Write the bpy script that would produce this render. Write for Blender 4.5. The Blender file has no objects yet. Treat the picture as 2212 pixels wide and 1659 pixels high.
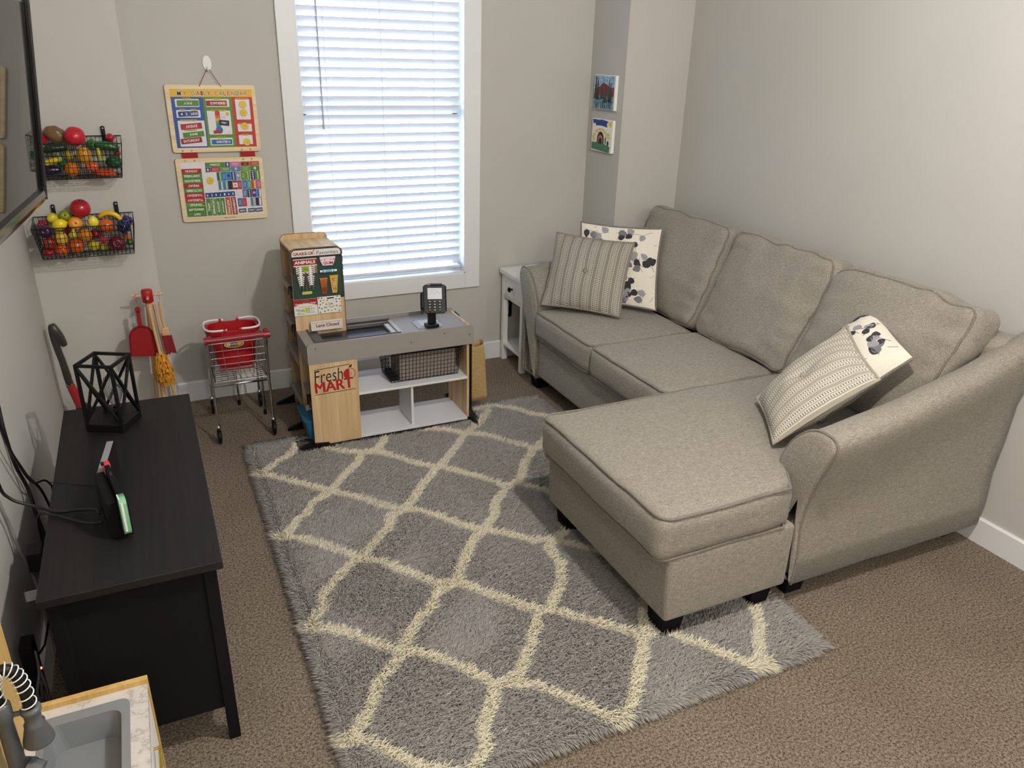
import bpy, bmesh, math, random
import numpy as np
from mathutils import Vector, Matrix, Euler, noise

# ------------------------------------------------------------------ camera, world, lights
scene = bpy.context.scene
COL = scene.collection
random.seed(7)
RNG = np.random.default_rng(11)
R = math.radians

XL, XR = -0.467, 2.819          # left / right wall planes
YB, YC = 4.112, 3.753           # window wall, front of the two corner chases
CXL, CXR = 0.008, 2.412         # inner sides of the chases
YF, ZC = -3.4, 2.62             # wall behind the camera, ceiling
FOCAL = 1671.35

yaw, pitch, roll = R(25.567), R(-23.209), R(1.574)
f_ = Vector((math.sin(yaw)*math.cos(pitch), math.cos(yaw)*math.cos(pitch), math.sin(pitch)))
r0 = Vector((math.cos(yaw), -math.sin(yaw), 0)); u0 = r0.cross(f_)
r_ = math.cos(roll)*r0 + math.sin(roll)*u0
u_ = -math.sin(roll)*r0 + math.cos(roll)*u0
cam = bpy.data.cameras.new('camera'); camo = bpy.data.objects.new('camera', cam); COL.objects.link(camo)
cam.lens = FOCAL/2212*36; cam.sensor_width = 36; cam.sensor_fit = 'HORIZONTAL'; cam.clip_start = 0.02
camo.matrix_world = Matrix(((r_.x, u_.x, -f_.x, 0), (r_.y, u_.y, -f_.y, 0), (r_.z, u_.z, -f_.z, 1.75), (0, 0, 0, 1)))
scene.camera = camo

w = bpy.data.worlds.new('daylight'); scene.world = w; w.use_nodes = True
bg = w.node_tree.nodes['Background']; bg.inputs[0].default_value = (0.62, 0.80, 1.0, 1); bg.inputs[1].default_value = 38.0
scene.view_settings.view_transform = 'Standard'; scene.view_settings.look = 'None'
scene.view_settings.gamma = 1; scene.view_settings.use_curve_mapping = False
scene.view_settings.exposure = -0.22
scene.cycles.max_bounces = 8; scene.cycles.diffuse_bounces = 4; scene.cycles.glossy_bounces = 4
scene.cycles.transmission_bounces = 6; scene.cycles.transparent_max_bounces = 8
scene.cycles.caustics_reflective = False; scene.cycles.caustics_refractive = False
scene.cycles.sample_clamp_indirect = 6

def lamp(name, loc, power, color, size, typ='AREA', rot=(0, 0, 0), sy=None, portal=False, spread=None):
    l = bpy.data.lights.new(name, typ); l.energy = power; l.color = color
    if typ == 'AREA':
        l.shape = 'RECTANGLE' if sy else 'DISK'; l.size = size
        if sy: l.size_y = sy
        if spread: l.spread = spread
        if portal: l.cycles.is_portal = True
    else:
        l.shadow_soft_size = size
    o = bpy.data.objects.new(name, l); o.location = loc; o.rotation_euler = rot; COL.objects.link(o); return o
WX0, WX1, WZ0, WZ1 = 0.770, 1.637, 0.560, 2.34      # window opening
lamp('daylight_portal', ((WX0+WX1)/2, YB+0.135, (WZ0+WZ1)/2), 1, (1, 1, 1), WX1-WX0, rot=(R(-90), 0, 0), sy=WZ1-WZ0, portal=True)
WARM = (1.0, 0.94, 0.865)
SPOTS = [(1.15, 0.98, 156), (2.1, -0.9, 30), (0.2, -0.9, 38), (2.1, -2.4, 40), (0.2, -2.4, 40), (1.15, -1.6, 30)]  # main lamp first; the others are unseen fill added to lift the walls
for k, (x, y, p) in enumerate(SPOTS):
    lamp('main_or_fill_bulb', (x, y, ZC-0.075), p, WARM, 0.055, 'POINT')

# ------------------------------------------------------------------ materials
def lin(c):
    if isinstance(c, str):
        c = tuple(int(c[i:i+2], 16)/255 for i in (0, 2, 4))
    return tuple((v/12.92 if v <= 0.04045 else ((v+0.055)/1.055)**2.4) for v in c) + (1,)
class MT:
    def __init__(s, name, color, rough=0.6, metal=0.0, spec=0.5, **kw):
        s.m = bpy.data.materials.new(name); s.m.use_nodes = True; s.nt = s.m.node_tree
        s.b = s.nt.nodes['Principled BSDF']
        s.b.inputs['Base Color'].default_value = lin(color)
        s.b.inputs['Roughness'].default_value = rough; s.b.inputs['Metallic'].default_value = metal
        s.b.inputs['Specular IOR Level'].default_value = spec
        for k, v in kw.items(): s.b.inputs[k.replace('_', ' ')].default_value = v
    def n(s, t, **kw):
        nd = s.nt.nodes.new(t)
        for k, v in kw.items():
            if k in nd.inputs and not hasattr(nd, k): nd.inputs[k].default_value = v
            elif hasattr(nd, k) and k not in ('Scale',): setattr(nd, k, v)
            else: nd.inputs[k].default_value = v
        return nd
    def l(s, a, b): s.nt.links.new(a, b)
    def coords(s, scale=(1, 1, 1), rot=(0, 0, 0), src='Object'):
        tc = s.nt.nodes.new('ShaderNodeTexCoord'); mp = s.nt.nodes.new('ShaderNodeMapping')
        mp.inputs['Scale'].default_value = scale; mp.inputs['Rotation'].default_value = rot
        s.l(tc.outputs[src], mp.inputs[0]); return mp.outputs[0]
    def noise(s, vec, scale, detail=2, rough=0.5):
        t = s.nt.nodes.new('ShaderNodeTexNoise'); t.inputs['Scale'].default_value = scale
        t.inputs['Detail'].default_value = detail; t.inputs['Roughness'].default_value = rough
        s.l(vec, t.inputs['Vector']); return t.outputs['Fac']
    def ramp(s, fac, stops):
        r = s.nt.nodes.new('ShaderNodeValToRGB'); cr = r.color_ramp
        while len(cr.elements) < len(stops): cr.elements.new(0.5)
        for e, (p, c) in zip(cr.elements, stops): e.position = p; e.color = lin(c)
        s.l(fac, r.inputs[0]); return r.outputs[0]
    def bump(s, h, strength=0.3, dist=0.002):
        b = s.nt.nodes.new('ShaderNodeBump'); b.inputs['Strength'].default_value = strength; b.inputs['Distance'].default_value = dist
        s.l(h, b.inputs['Height']); s.l(b.outputs[0], s.b.inputs['Normal']); return b
    def math(s, op, a, b=None):
        m = s.nt.nodes.new('ShaderNodeMath'); m.operation = op
        for i, v in enumerate((a, b)):
            if v is None: continue
            if isinstance(v, (int, float)): m.inputs[i].default_value = v
            else: s.l(v, m.inputs[i])
        return m.outputs[0]
_pm = {}
def P(color, rough=0.5, metal=0.0, **kw):
    """plain painted / moulded material with a touch of surface variation"""
    key = (color, rough, metal, tuple(sorted(kw.items())))
    if key not in _pm:
        t = MT('paint_' + str(color), color, rough, metal, **kw)
        v = t.coords(); nz = t.noise(v, 60, 2)
        t.bump(nz, 0.04, 0.001)
        _pm[key] = t.m
    return _pm[key]

def wall_mat():
    t = MT('greige_wall_paint', 'bebcb6', 0.85, spec=0.25)
    v = t.coords(); t.bump(t.noise(v, 260, 3), 0.10, 0.001)
    t.l(t.ramp(t.noise(v, 1.3, 2), [(0.3, 'bbb9b3'), (0.7, 'c0beb9')]), t.b.inputs['Base Color'])
    return t.m
M_wall = wall_mat()
M_ceil = P('ececea', 0.9)
M_trim = P('e2e4e6', 0.45)
def carpet_mat():
    t = MT('taupe_cut_pile_carpet', '8d8075', 0.95, spec=0.1)
    v = t.coords()
    fine = t.noise(v, 330, 3, 0.7); mid = t.noise(v, 130, 2, 0.6); big = t.noise(v, 3.0, 2)
    mix = t.math('ADD', t.math('MULTIPLY', fine, 0.55), t.math('MULTIPLY', mid, 0.45))
    col = t.ramp(mix, [(0.40, '4e443c'), (0.47, '857769'), (0.54, 'a69786'), (0.62, 'bfb09f')])
    mx = t.nt.nodes.new('ShaderNodeMixRGB'); mx.blend_type = 'MULTIPLY'; mx.inputs[0].default_value = 0.5
    t.l(col, mx.inputs[1]); t.l(t.ramp(big, [(0.3, 'd9d5d0'), (0.7, 'ffffff')]), mx.inputs[2])
    t.l(mx.outputs[0], t.b.inputs['Base Color'])
    t.bump(mix, 1.0, 0.012)
    return t.m
M_carpet = carpet_mat()
def fabric_mat(name, a, b, c, sc=1.0, bump=0.5):
    t = MT(name, b, 0.95, spec=0.12, Sheen_Weight=0.15)
    vx = t.coords((48*sc, 560*sc, 560*sc)); vy = t.coords((560*sc, 60*sc, 560*sc)); vz = t.coords((560*sc, 560*sc, 70*sc)); vo = t.coords()
    n1 = t.noise(vx, 1, 2, 0.6); n2 = t.noise(vy, 1, 2, 0.6); n3 = t.noise(vz, 1, 2, 0.6); n4 = t.noise(vo, 520*sc, 2)
    s = t.math('ADD', t.math('MULTIPLY', n1, 0.30), t.math('MULTIPLY', n2, 0.24))
    s = t.math('ADD', s, t.math('MULTIPLY', n3, 0.20)); s = t.math('ADD', s, t.math('MULTIPLY', n4, 0.26))
    t.l(t.ramp(s, [(0.40, a), (0.50, b), (0.60, c)]), t.b.inputs['Base Color'])
    t.bump(s, bump, 0.002)
    return t.m
M_sofa = fabric_mat('sofa_heather_weave', '69645b', '8b857b', 'aba59a')
M_pipe = fabric_mat('sofa_piping_weave', '5a554d', '777168', '918b80')
def wood_mat(name, a, b, c, axis=2, sc=1.0, rough=0.5, bump=0.05, stretch=14.0):
    t = MT(name, b, rough, spec=0.35)
    s = [stretch*2.2*sc]*3; s[axis] = 1.2*sc
    v = t.coords(tuple(s)); n1 = t.noise(v, 1.0, 4, 0.6)
    s2 = [stretch*14*sc]*3; s2[axis] = 4*sc
    n2 = t.noise(t.coords(tuple(s2)), 1.0, 2)
    m = t.math('ADD', t.math('MULTIPLY', n1, 0.7), t.math('MULTIPLY', n2, 0.3))
    t.l(t.ramp(m, [(0.35, a), (0.5, b), (0.65, c)]), t.b.inputs['Base Color']); t.bump(m, bump, 0.001)
    return t.m
M_maple = wood_mat('light_maple_laminate', 'b5966c', 'c9ac84', 'd8bf9b', 2, 1.0, 0.45)
M_maple_x = wood_mat('light_maple_laminate_cross', 'c3a070', 'd9bd91', 'e5cda8', 1, 1.0, 0.45)
M_blackwood = wood_mat('black_brown_wood_veneer', '0b0b0b', '121111', '1b1a19', 1, 1.6, 0.55, 0.25, 22.0)
M_pine = wood_mat('pale_birch', 'd6bd93', 'e3cda6', 'eddab8', 0, 1.4, 0.5, 0.03)
M_ply = wood_mat('kitchen_birch', 'b5924f', 'c8a768', 'd4b87f', 2, 0.8, 0.5, 0.03)
M_dowel = wood_mat('beech_dowel', 'b98f62', 'cfa87a', 'dcbb92', 2, 2.0, 0.5, 0.03)
M_blk = P('070708', 0.5, 0.0, Specular_IOR_Level=0.3); M_blkgloss = P('060607', 0.12); M_blkmat = P('080808', 0.8, 0.0, Specular_IOR_Level=0.2)
M_chrome = MT('chrome', 'c9cacb', 0.16, 1.0).m
M_grey = P('8f8985', 0.5); M_white = P('e8e8e6', 0.5)
M_shelfwhite = P('d9dade', 0.35)
M_red = P('a5141b', 0.35)
# ------------------------------------------------------------------ mesh helpers
ORG = {}
def frame_from(d, up=(0, 0, 1)):
    d = Vector(d).normalized(); up = Vector(up)
    if abs(d.dot(up)) > 0.98: up = Vector((0, 1, 0))
    x = up.cross(d).normalized(); y = d.cross(x)
    return Matrix((x, y, d)).transposed()
class MB:
    def __init__(s, M=None):
        s.v = []; s.f = []; s.fm = []; s.fs = []; s.mats = []; s.M = M
    def mi(s, m):
        if m not in s.mats: s.mats.append(m)
        return s.mats.index(m)
    def add(s, verts, faces, mat, smooth=False, M=None):
        o = len(s.v)
        for p in verts:
            p = Vector(p)
            if M is not None: p = M @ p
            if s.M is not None: p = s.M @ p
            s.v.append(p)
        k = s.mi(mat)
        for f in faces: s.f.append([i+o for i in f]); s.fm.append(k); s.fs.append(smooth)
    def addbm(s, bm, mat, smooth=False, M=None):
        bm.verts.ensure_lookup_table(); bm.verts.index_update()
        s.add([v.co.copy() for v in bm.verts], [[v.index for v in f.verts] for f in bm.faces], mat, smooth, M); bm.free()
    def box(s, lo, hi, mat, bev=0.0, M=None, seg=2):
        lo = Vector(lo); hi = Vector(hi)
        bm = bmesh.new(); bmesh.ops.create_cube(bm, size=1.0)
        for v in bm.verts: v.co = Vector(((lo[i]+hi[i])/2 + v.co[i]*(hi[i]-lo[i]) for i in range(3)))
        if bev > 0:
            bmesh.ops.bevel(bm, geom=list(bm.edges), offset=min(bev, 0.45*min(abs(hi[i]-lo[i]) for i in range(3))), segments=seg, affect='EDGES', profile=0.5)
        s.addbm(bm, mat, False, M)
    def bar(s, p0, p1, w, h, mat, bev=0.0, up=(0, 0, 1)):
        p0 = Vector(p0); p1 = Vector(p1); F = frame_from(p1-p0, up).to_4x4(); F.translation = (p0+p1)/2
        L = (p1-p0).length
        s.box((-w/2, -h/2, -L/2), (w/2, h/2, L/2), mat, bev, F)
    def cyl(s, p0, p1, r, mat, seg=16, r2=None, caps=True, smooth=True):
        r2 = r if r2 is None else r2
        p0 = Vector(p0); p1 = Vector(p1); F = frame_from(p1-p0)
        V = []; Fc = []
        for k, (p, rr) in enumerate(((p0, r), (p1, r2))):
            for i in range(seg):
                a = 2*math.pi*i/seg; V.append(p + F @ Vector((rr*math.cos(a), rr*math.sin(a), 0)))
        for i in range(seg): Fc.append((i, (i+1) % seg, seg+(i+1) % seg, seg+i))
        s.add(V, Fc, mat, smooth)
        if caps: s.add(V[:seg], [tuple(range(seg))[::-1]], mat); s.add(V[seg:], [tuple(range(seg))], mat)
    def tube(s, pts, r, mat, seg=8, closed=False, radii=None, flat=None):
        pts = [Vector(p) for p in pts]; n = len(pts); V = []; Fc = []; prev = None
        for i, p in enumerate(pts):
            if closed: d = pts[(i+1) % n]-pts[i-1]
            else: d = pts[min(i+1, n-1)]-pts[max(i-1, 0)]
            if d.length < 1e-9: d = Vector((0, 0, 1))
            d.normalize()
            if prev is None:
                up = Vector((0, 0, 1)) if abs(d.z) < 0.9 else Vector((0, 1, 0)); x = up.cross(d).normalized()
            else:
                x = (prev - d*prev.dot(d)).normalized()
            prev = x; y = d.cross(x); rr = radii[i] if radii else r
            for k in range(seg):
                a = 2*math.pi*(k+0.5)/seg; V.append(p + x*rr*math.cos(a)*(flat or 1) + y*rr*math.sin(a))
        m = n if closed else n-1
        for i in range(m):
            for k in range(seg):
                a = i*seg+k; b = i*seg+(k+1) % seg; c = ((i+1) % n)*seg+(k+1) % seg; d2 = ((i+1) % n)*seg+k
                Fc.append((a, b, c, d2))
        if not closed: Fc.append(tuple(range(seg))[::-1]); Fc.append(tuple(range((n-1)*seg, n*seg)))
        s.add(V, Fc, mat, seg > 4)
    def lathe(s, prof, mat, seg=24, M=None, fn=None, smooth=True):
        """prof: (r, z) from bottom to top"""
        V = []; Fc = []; n = len(prof)
        for (r, z) in prof:
            for k in range(seg):
                a = 2*math.pi*k/seg; p = Vector((r*math.cos(a), r*math.sin(a), z))
                if fn: p = fn(p, a)
                V.append(p)
        for i in range(n-1):
            for k in range(seg): Fc.append((i*seg+k, i*seg+(k+1) % seg, (i+1)*seg+(k+1) % seg, (i+1)*seg+k))
        if prof[0][0] > 1e-5: Fc.append(tuple(range(seg))[::-1])
        if prof[-1][0] > 1e-5: Fc.append(tuple(range((n-1)*seg, n*seg)))
        s.add(V, Fc, mat, smooth, M)
    def ell(s, c, r, mat, rot=(0, 0, 0), seg=20, rings=12, fn=None):
        if not hasattr(r, '__len__'): r = (r, r, r)
        M = Matrix.Translation(c) @ Euler(rot).to_matrix().to_4x4()
        prof = [(math.sin(math.pi*i/rings), -math.cos(math.pi*i/rings)) for i in range(rings+1)]
        def g(p, a):
            if fn: p = fn(p, a)
            return Vector((p.x*r[0], p.y*r[1], p.z*r[2]))
        s.lathe(prof, mat, seg, M, g)
    def prism(s, poly, h, mat, M=None, smooth_side=False):
        """poly in local xy, extruded from z=0 to z=h"""
        n = len(poly)
        V = [(p[0], p[1], 0) for p in poly] + [(p[0], p[1], h) for p in poly]
        s.add(V, [tuple(range(n))[::-1], tuple(range(n, 2*n))], mat, False, M)
        s.add(V, [(i, (i+1) % n, n+(i+1) % n, n+i) for i in range(n)], mat, smooth_side, M)
    def surf(s, fn, nu, nv, mat, smooth=True, cu=False, cv=False):
        V = [fn(i/(nu if cu else nu-1), j/(nv if cv else nv-1)) for i in range(nu) for j in range(nv)]
        Fc = []
        for i in range(nu if cu else nu-1):
            for j in range(nv if cv else nv-1):
                a = i*nv+j; b = ((i+1) % nu)*nv+j; c = ((i+1) % nu)*nv+(j+1) % nv; d = i*nv+(j+1) % nv
                Fc.append((a, b, c, d))
        s.add(V, Fc, mat, smooth)
    def soft(s, size, r, mat, warp=None, n=(10, 10, 6), puff=(0, 0, 0)):
        """rounded, puffed box centred on the origin; warp maps the local point to its place"""
        sx, sy, sz = (v/2 for v in size); V = {}; VL = []; Fc = []
        def vert(p):
            key = tuple(round(c, 6) for c in p)
            if key not in V:
                V[key] = len(VL)
                q = Vector((p[0]*sx, p[1]*sy, p[2]*sz)); inner = Vector((max(-sx+r, min(sx-r, q.x)), max(-sy+r, min(sy-r, q.y)), max(-sz+r, min(sz-r, q.z))))
                d = q-inner
                q = inner + (d.normalized()*r if d.length > 1e-9 else d)
                q.x += puff[0]*p[0]*(1-p[1]**2)*(1-p[2]**2); q.y += puff[1]*p[1]*(1-p[0]**2)*(1-p[2]**2)
                q.z += puff[2]*p[2]*(1-p[0]**2)*(1-p[1]**2)
                VL.append(warp(q, p) if warp else q)
            return V[key]
        def sp(k, m, half):
            # denser sampling near the edges
            e = min(0.98, r/half)
            t = [-1 + e*(1-math.cos(math.pi/2*i/3)) if False else -1+e*i/3 for i in range(3)]
            mid = [-1+e + (2-2*e)*i/(m) for i in range(m+1)]
            return t + mid + [-q for q in t[::-1]]
        ax = [sp(0, n[0], sx), sp(1, n[1], sy), sp(2, n[2], sz)]
        for a in range(3):
            b, c = (a+1) % 3, (a+2) % 3
            for sg in (-1, 1):
                for i in range(len(ax[b])-1):
                    for j in range(len(ax[c])-1):
                        q = []
                        for (bb, cc) in ((i, j), (i+1, j), (i+1, j+1), (i, j+1)):
                            p = [0, 0, 0]; p[a] = sg; p[b] = ax[b][bb]; p[c] = ax[c][cc]; q.append(vert(p))
                        Fc.append(q if sg > 0 else q[::-1])
        s.add(VL, Fc, mat, True)
    def build(s, name, parent=None, org=None, sm=None):
        o0 = ORG[parent.name] if parent is not None else Vector(org if org is not None else (0, 0, 0))
        me = bpy.data.meshes.new(name)
        me.from_pydata([tuple(v-o0) for v in s.v], [], s.f)
        for m in s.mats: me.materials.append(m)
        me.polygons.foreach_set('material_index', s.fm)
        me.polygons.foreach_set('use_smooth', s.fs)
        me.update()
        o = bpy.data.objects.new(name, me); COL.objects.link(o)
        if parent is not None: o.parent = parent
        else: o.location = o0
        ORG[o.name] = o0
        return o
def tag(o, label, cat, group=None):
    o['label'] = label; o['category'] = cat
    if group: o['group'] = group
    return o
def thing(name, label, cat, loc, group=None):
    o = bpy.data.objects.new(name, None); COL.objects.link(o); o.location = loc; o.empty_display_size = 0.05
    ORG[o.name] = Vector(loc); return tag(o, label, cat, group)
def struct(o): o['kind'] = 'structure'; return o
def lab(o, label): o['label'] = label; return o
def copy_thing(src, name_loc, label):
    c = src.copy(); COL.objects.link(c); c.location = name_loc; c['label'] = label
    for ch in src.children:
        d = ch.copy(); COL.objects.link(d); d.parent = c
        for g in ch.children:
            e = g.copy(); COL.objects.link(e); e.parent = d
    return c
def arc(c, r, a0, a1, n):
    return [(c[0]+r*math.cos(R(a0+(a1-a0)*i/n)), c[1]+r*math.sin(R(a0+(a1-a0)*i/n))) for i in range(n+1)]
def rrect(x0, y0, x1, y1, r, n=5, corners=(1, 1, 1, 1)):
    """counter-clockwise rounded rectangle; corners bl, br, tr, tl"""
    P_ = []
    for (cx, cy, a, on, px, py) in ((x0+r, y0+r, 180, corners[0], x0, y0), (x1-r, y0+r, 270, corners[1], x1, y0), (x1-r, y1-r, 0, corners[2], x1, y1), (x0+r, y1-r, 90, corners[3], x0, y1)):
        P_ += arc((cx, cy), r, a, a+90, n) if on else [(px, py)]
    return P_
def smooth(pts, k=6, closed=False):
    """Catmull-Rom"""
    pts = [Vector(p) for p in pts]; n = len(pts); out = []
    rng = range(n) if closed else range(n-1)
    for i in rng:
        g = (lambda j: pts[j % n]) if closed else (lambda j: pts[max(0, min(n-1, j))])
        p0, p1, p2, p3 = g(i-1), g(i), g(i+1), g(i+2)
        for t in range(k):
            t /= k
            out.append(0.5*((2*p1)+(p2-p0)*t+(2*p0-5*p1+4*p2-p3)*t*t+(3*p1-p0-3*p2+p3)*t**3))
    if not closed: out.append(pts[-1])
    return out

# lettering: glyph outlines of the built-in font, fitted to a box
_tx = {}
def glyphs(s, bold=0.0, shear=0.0):
    key = (s, bold, shear)
    if key in _tx: return _tx[key]
    cu = bpy.data.curves.new('lettering', 'FONT'); cu.body = s; cu.offset = bold; cu.shear = shear; cu.resolution_u = 3
    o = bpy.data.objects.new('lettering', cu); COL.objects.link(o)
    bpy.context.view_layer.update()
    me = o.to_mesh(); V = [v.co.copy() for v in me.vertices]; F = [list(p.vertices) for p in me.polygons]
    o.to_mesh_clear(); bpy.data.objects.remove(o); bpy.data.curves.remove(cu)
    x0 = min(v.x for v in V); x1 = max(v.x for v in V); y0 = min(v.y for v in V); y1 = max(v.y for v in V)
    V = [((v.x-x0)/(x1-x0)-0.5, (v.y-y0)/max(1e-6, y1-y0)-0.5) for v in V]
    _tx[key] = (V, F); return _tx[key]
class Panel:
    """flat printed face: local (u, v) on a plane, layers lifted off it by a fraction of a millimetre"""
    def __init__(s, mb, O, U, V, lift=0.0004):
        s.mb = mb; s.O = Vector(O); s.U = Vector(U); s.V = Vector(V); s.N = s.U.cross(s.V); s.lift = lift
    def p(s, u, v, k): return s.O + s.U*u + s.V*v + s.N*(k*s.lift)
    def poly(s, pts, mat, k=1): s.mb.add([s.p(u, v, k) for u, v in pts], [tuple(range(len(pts)))], mat)
    def _rot(s, pts, c, a):
        ca, sa = math.cos(R(a)), math.sin(R(a)); return [(c[0]+(x-c[0])*ca-(y-c[1])*sa, c[1]+(x-c[0])*sa+(y-c[1])*ca) for x, y in pts]
    def rect(s, u, v, w, h, mat, k=1, rot=0, r=0.0):
        q = rrect(u-w/2, v-h/2, u+w/2, v+h/2, r) if r else [(u-w/2, v-h/2), (u+w/2, v-h/2), (u+w/2, v+h/2), (u-w/2, v+h/2)]
        s.poly(s._rot(q, (u, v), rot), mat, k)
    def disc(s, u, v, r, mat, k=1, n=18, ry=None): s.poly([(u+r*math.cos(2*math.pi*i/n), v+(ry or r)*math.sin(2*math.pi*i/n)) for i in range(n)], mat, k)
    def line(s, a, b, w, mat, k=1):
        d = Vector((b[0]-a[0], b[1]-a[1])); d.normalize(); n = Vector((-d.y, d.x))*w/2
        s.poly([(a[0]-n.x, a[1]-n.y), (b[0]-n.x, b[1]-n.y), (b[0]+n.x, b[1]+n.y), (a[0]+n.x, a[1]+n.y)], mat, k)
    def text(s, t, u, v, w, h, mat, k=2, rot=0, bold=0.02, shear=0.0):
        V, F = glyphs(t, bold, shear)
        q = s._rot([(u+x*w, v+y*h) for x, y in V], (u, v), rot)
        s.mb.add([s.p(a, b, k) for a, b in q], F, mat)
# ------------------------------------------------------------------ the room
b = MB(); b.box((XL-0.1, YF-0.1, -0.05), (XR+0.1, YB+0.12, 0.0), M_carpet); struct(b.build('floor'))
b = MB(); b.box((XL-0.1, YF-0.1, ZC), (XR+0.1, YB+0.12, ZC+0.05), M_ceil); struct(b.build('ceiling'))
b = MB(); b.box((XL-0.1, YF-0.1, 0), (XL, YB+0.12, ZC), M_wall); struct(b.build('wall_left'))
b = MB(); b.box((XR, YF-0.1, 0), (XR+0.1, YB+0.12, ZC), M_wall); struct(b.build('wall_right'))
b = MB(); b.box((XL, YF-0.1, 0), (XR, YF, ZC), M_wall); struct(b.build('wall_front'))
b = MB()
b.box((XL, YB, 0), (WX0, YB+0.12, ZC), M_wall); b.box((WX1, YB, 0), (XR, YB+0.12, ZC), M_wall)
b.box((WX0, YB, 0), (WX1, YB+0.12, WZ0), M_wall); b.box((WX0, YB, WZ1), (WX1, YB+0.12, ZC), M_wall)
struct(b.build('wall_back'))
b = MB(); b.box((XL, YC, 0), (CXL, YB, ZC), M_wall); struct(b.build('wall_left_corner'))
b = MB(); b.box((CXR, YC, 0), (XR, YB, ZC), M_wall); struct(b.build('wall_right_corner'))
def base(name, p0, p1, inward):
    # baseboard with an eased top edge
    p0 = Vector(p0); p1 = Vector(p1); n = Vector(inward); d = (p1-p0).normalized(); t = 0.014; h = 0.108
    prof = [(0, 0), (t, 0), (t, h-0.006), (t-0.005, h), (0, h)]
    V = [p + n*a + Vector((0, 0, z)) for p in (p0, p1) for a, z in prof]
    b = MB(); b.add(V, [(0, 1, 2, 3, 4), (9, 8, 7, 6, 5)] + [(i, 5+i, 5+(i+1) % 5, (i+1) % 5) for i in range(5)], M_trim)
    struct(b.build(name))
base('baseboard_back', (CXL, YB, 0), (CXR, YB, 0), (0, -1, 0))
base('baseboard_left', (XL, YF, 0), (XL, YC, 0), (1, 0, 0))
base('baseboard_left_corner', (XL, YC, 0), (CXL+0.014, YC, 0), (0, -1, 0))
base('baseboard_left_return', (CXL, YC, 0), (CXL, YB, 0), (1, 0, 0))
base('baseboard_right', (XR, YF, 0), (XR, YC, 0), (-1, 0, 0))
base('baseboard_right_corner', (CXR-0.014, YC, 0), (XR, YC, 0), (0, -1, 0))
base('baseboard_right_return', (CXR, YC, 0), (CXR, YB, 0), (-1, 0, 0))
# window: casing, jambs, vinyl frame, glass
cw = 0.089; y0 = YB-0.018
b = MB()
b.box((WX0-cw, y0, WZ0-cw), (WX0, YB, WZ1+cw), M_trim, 0.002); b.box((WX1, y0, WZ0-cw), (WX1+cw, YB, WZ1+cw), M_trim, 0.002)
b.box((WX0, y0, WZ0-cw), (WX1, YB, WZ0), M_trim, 0.002); b.box((WX0, y0, WZ1), (WX1, YB, WZ1+cw), M_trim, 0.002)
struct(b.build('trim_1'))
b = MB(); jt = 0.006
b.box((WX0, YB-0.016, WZ0), (WX0+jt, YB+0.12, WZ1), M_trim); b.box((WX1-jt, YB-0.016, WZ0), (WX1, YB+0.12, WZ1), M_trim)
b.box((WX0, YB-0.016, WZ0), (WX1, YB+0.12, WZ0+jt), M_trim); b.box((WX0, YB-0.016, WZ1-jt), (WX1, YB+0.12, WZ1), M_trim)
f = 0.035
for (x0, x1, z0, z1) in ((WX0+jt, WX0+jt+f, WZ0+jt, WZ1-jt), (WX1-jt-f, WX1-jt, WZ0+jt, WZ1-jt), (WX0+jt, WX1-jt, WZ0+jt, WZ0+jt+f), (WX0+jt, WX1-jt, WZ1-jt-f, WZ1-jt), (WX0+jt, WX1-jt, 1.42, 1.46)):
    b.box((x0, YB+0.085, z0), (x1, YB+0.115, z1), M_white, 0.003)
wf = struct(b.build('window_1'))
t = MT('window_glass', 'ffffff', 0.0)
g1 = t.nt.nodes.new('ShaderNodeBsdfTransparent'); g2 = t.nt.nodes.new('ShaderNodeBsdfGlossy'); g2.inputs['Roughness'].default_value = 0.02
gm = t.nt.nodes.new('ShaderNodeMixShader'); fr = t.nt.nodes.new('ShaderNodeFresnel'); fr.inputs[0].default_value = 1.45
t.l(fr.outputs[0], gm.inputs[0]); t.l(g1.outputs[0], gm.inputs[1]); t.l(g2.outputs[0], gm.inputs[2]); t.l(gm.outputs[0], t.nt.nodes['Material Output'].inputs[0])
b = MB(); b.box((WX0+jt+f, YB+0.098, WZ0+jt+f), (WX1-jt-f, YB+0.102, WZ1-jt-f), t.m); b.build('glass_pane', wf)

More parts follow.
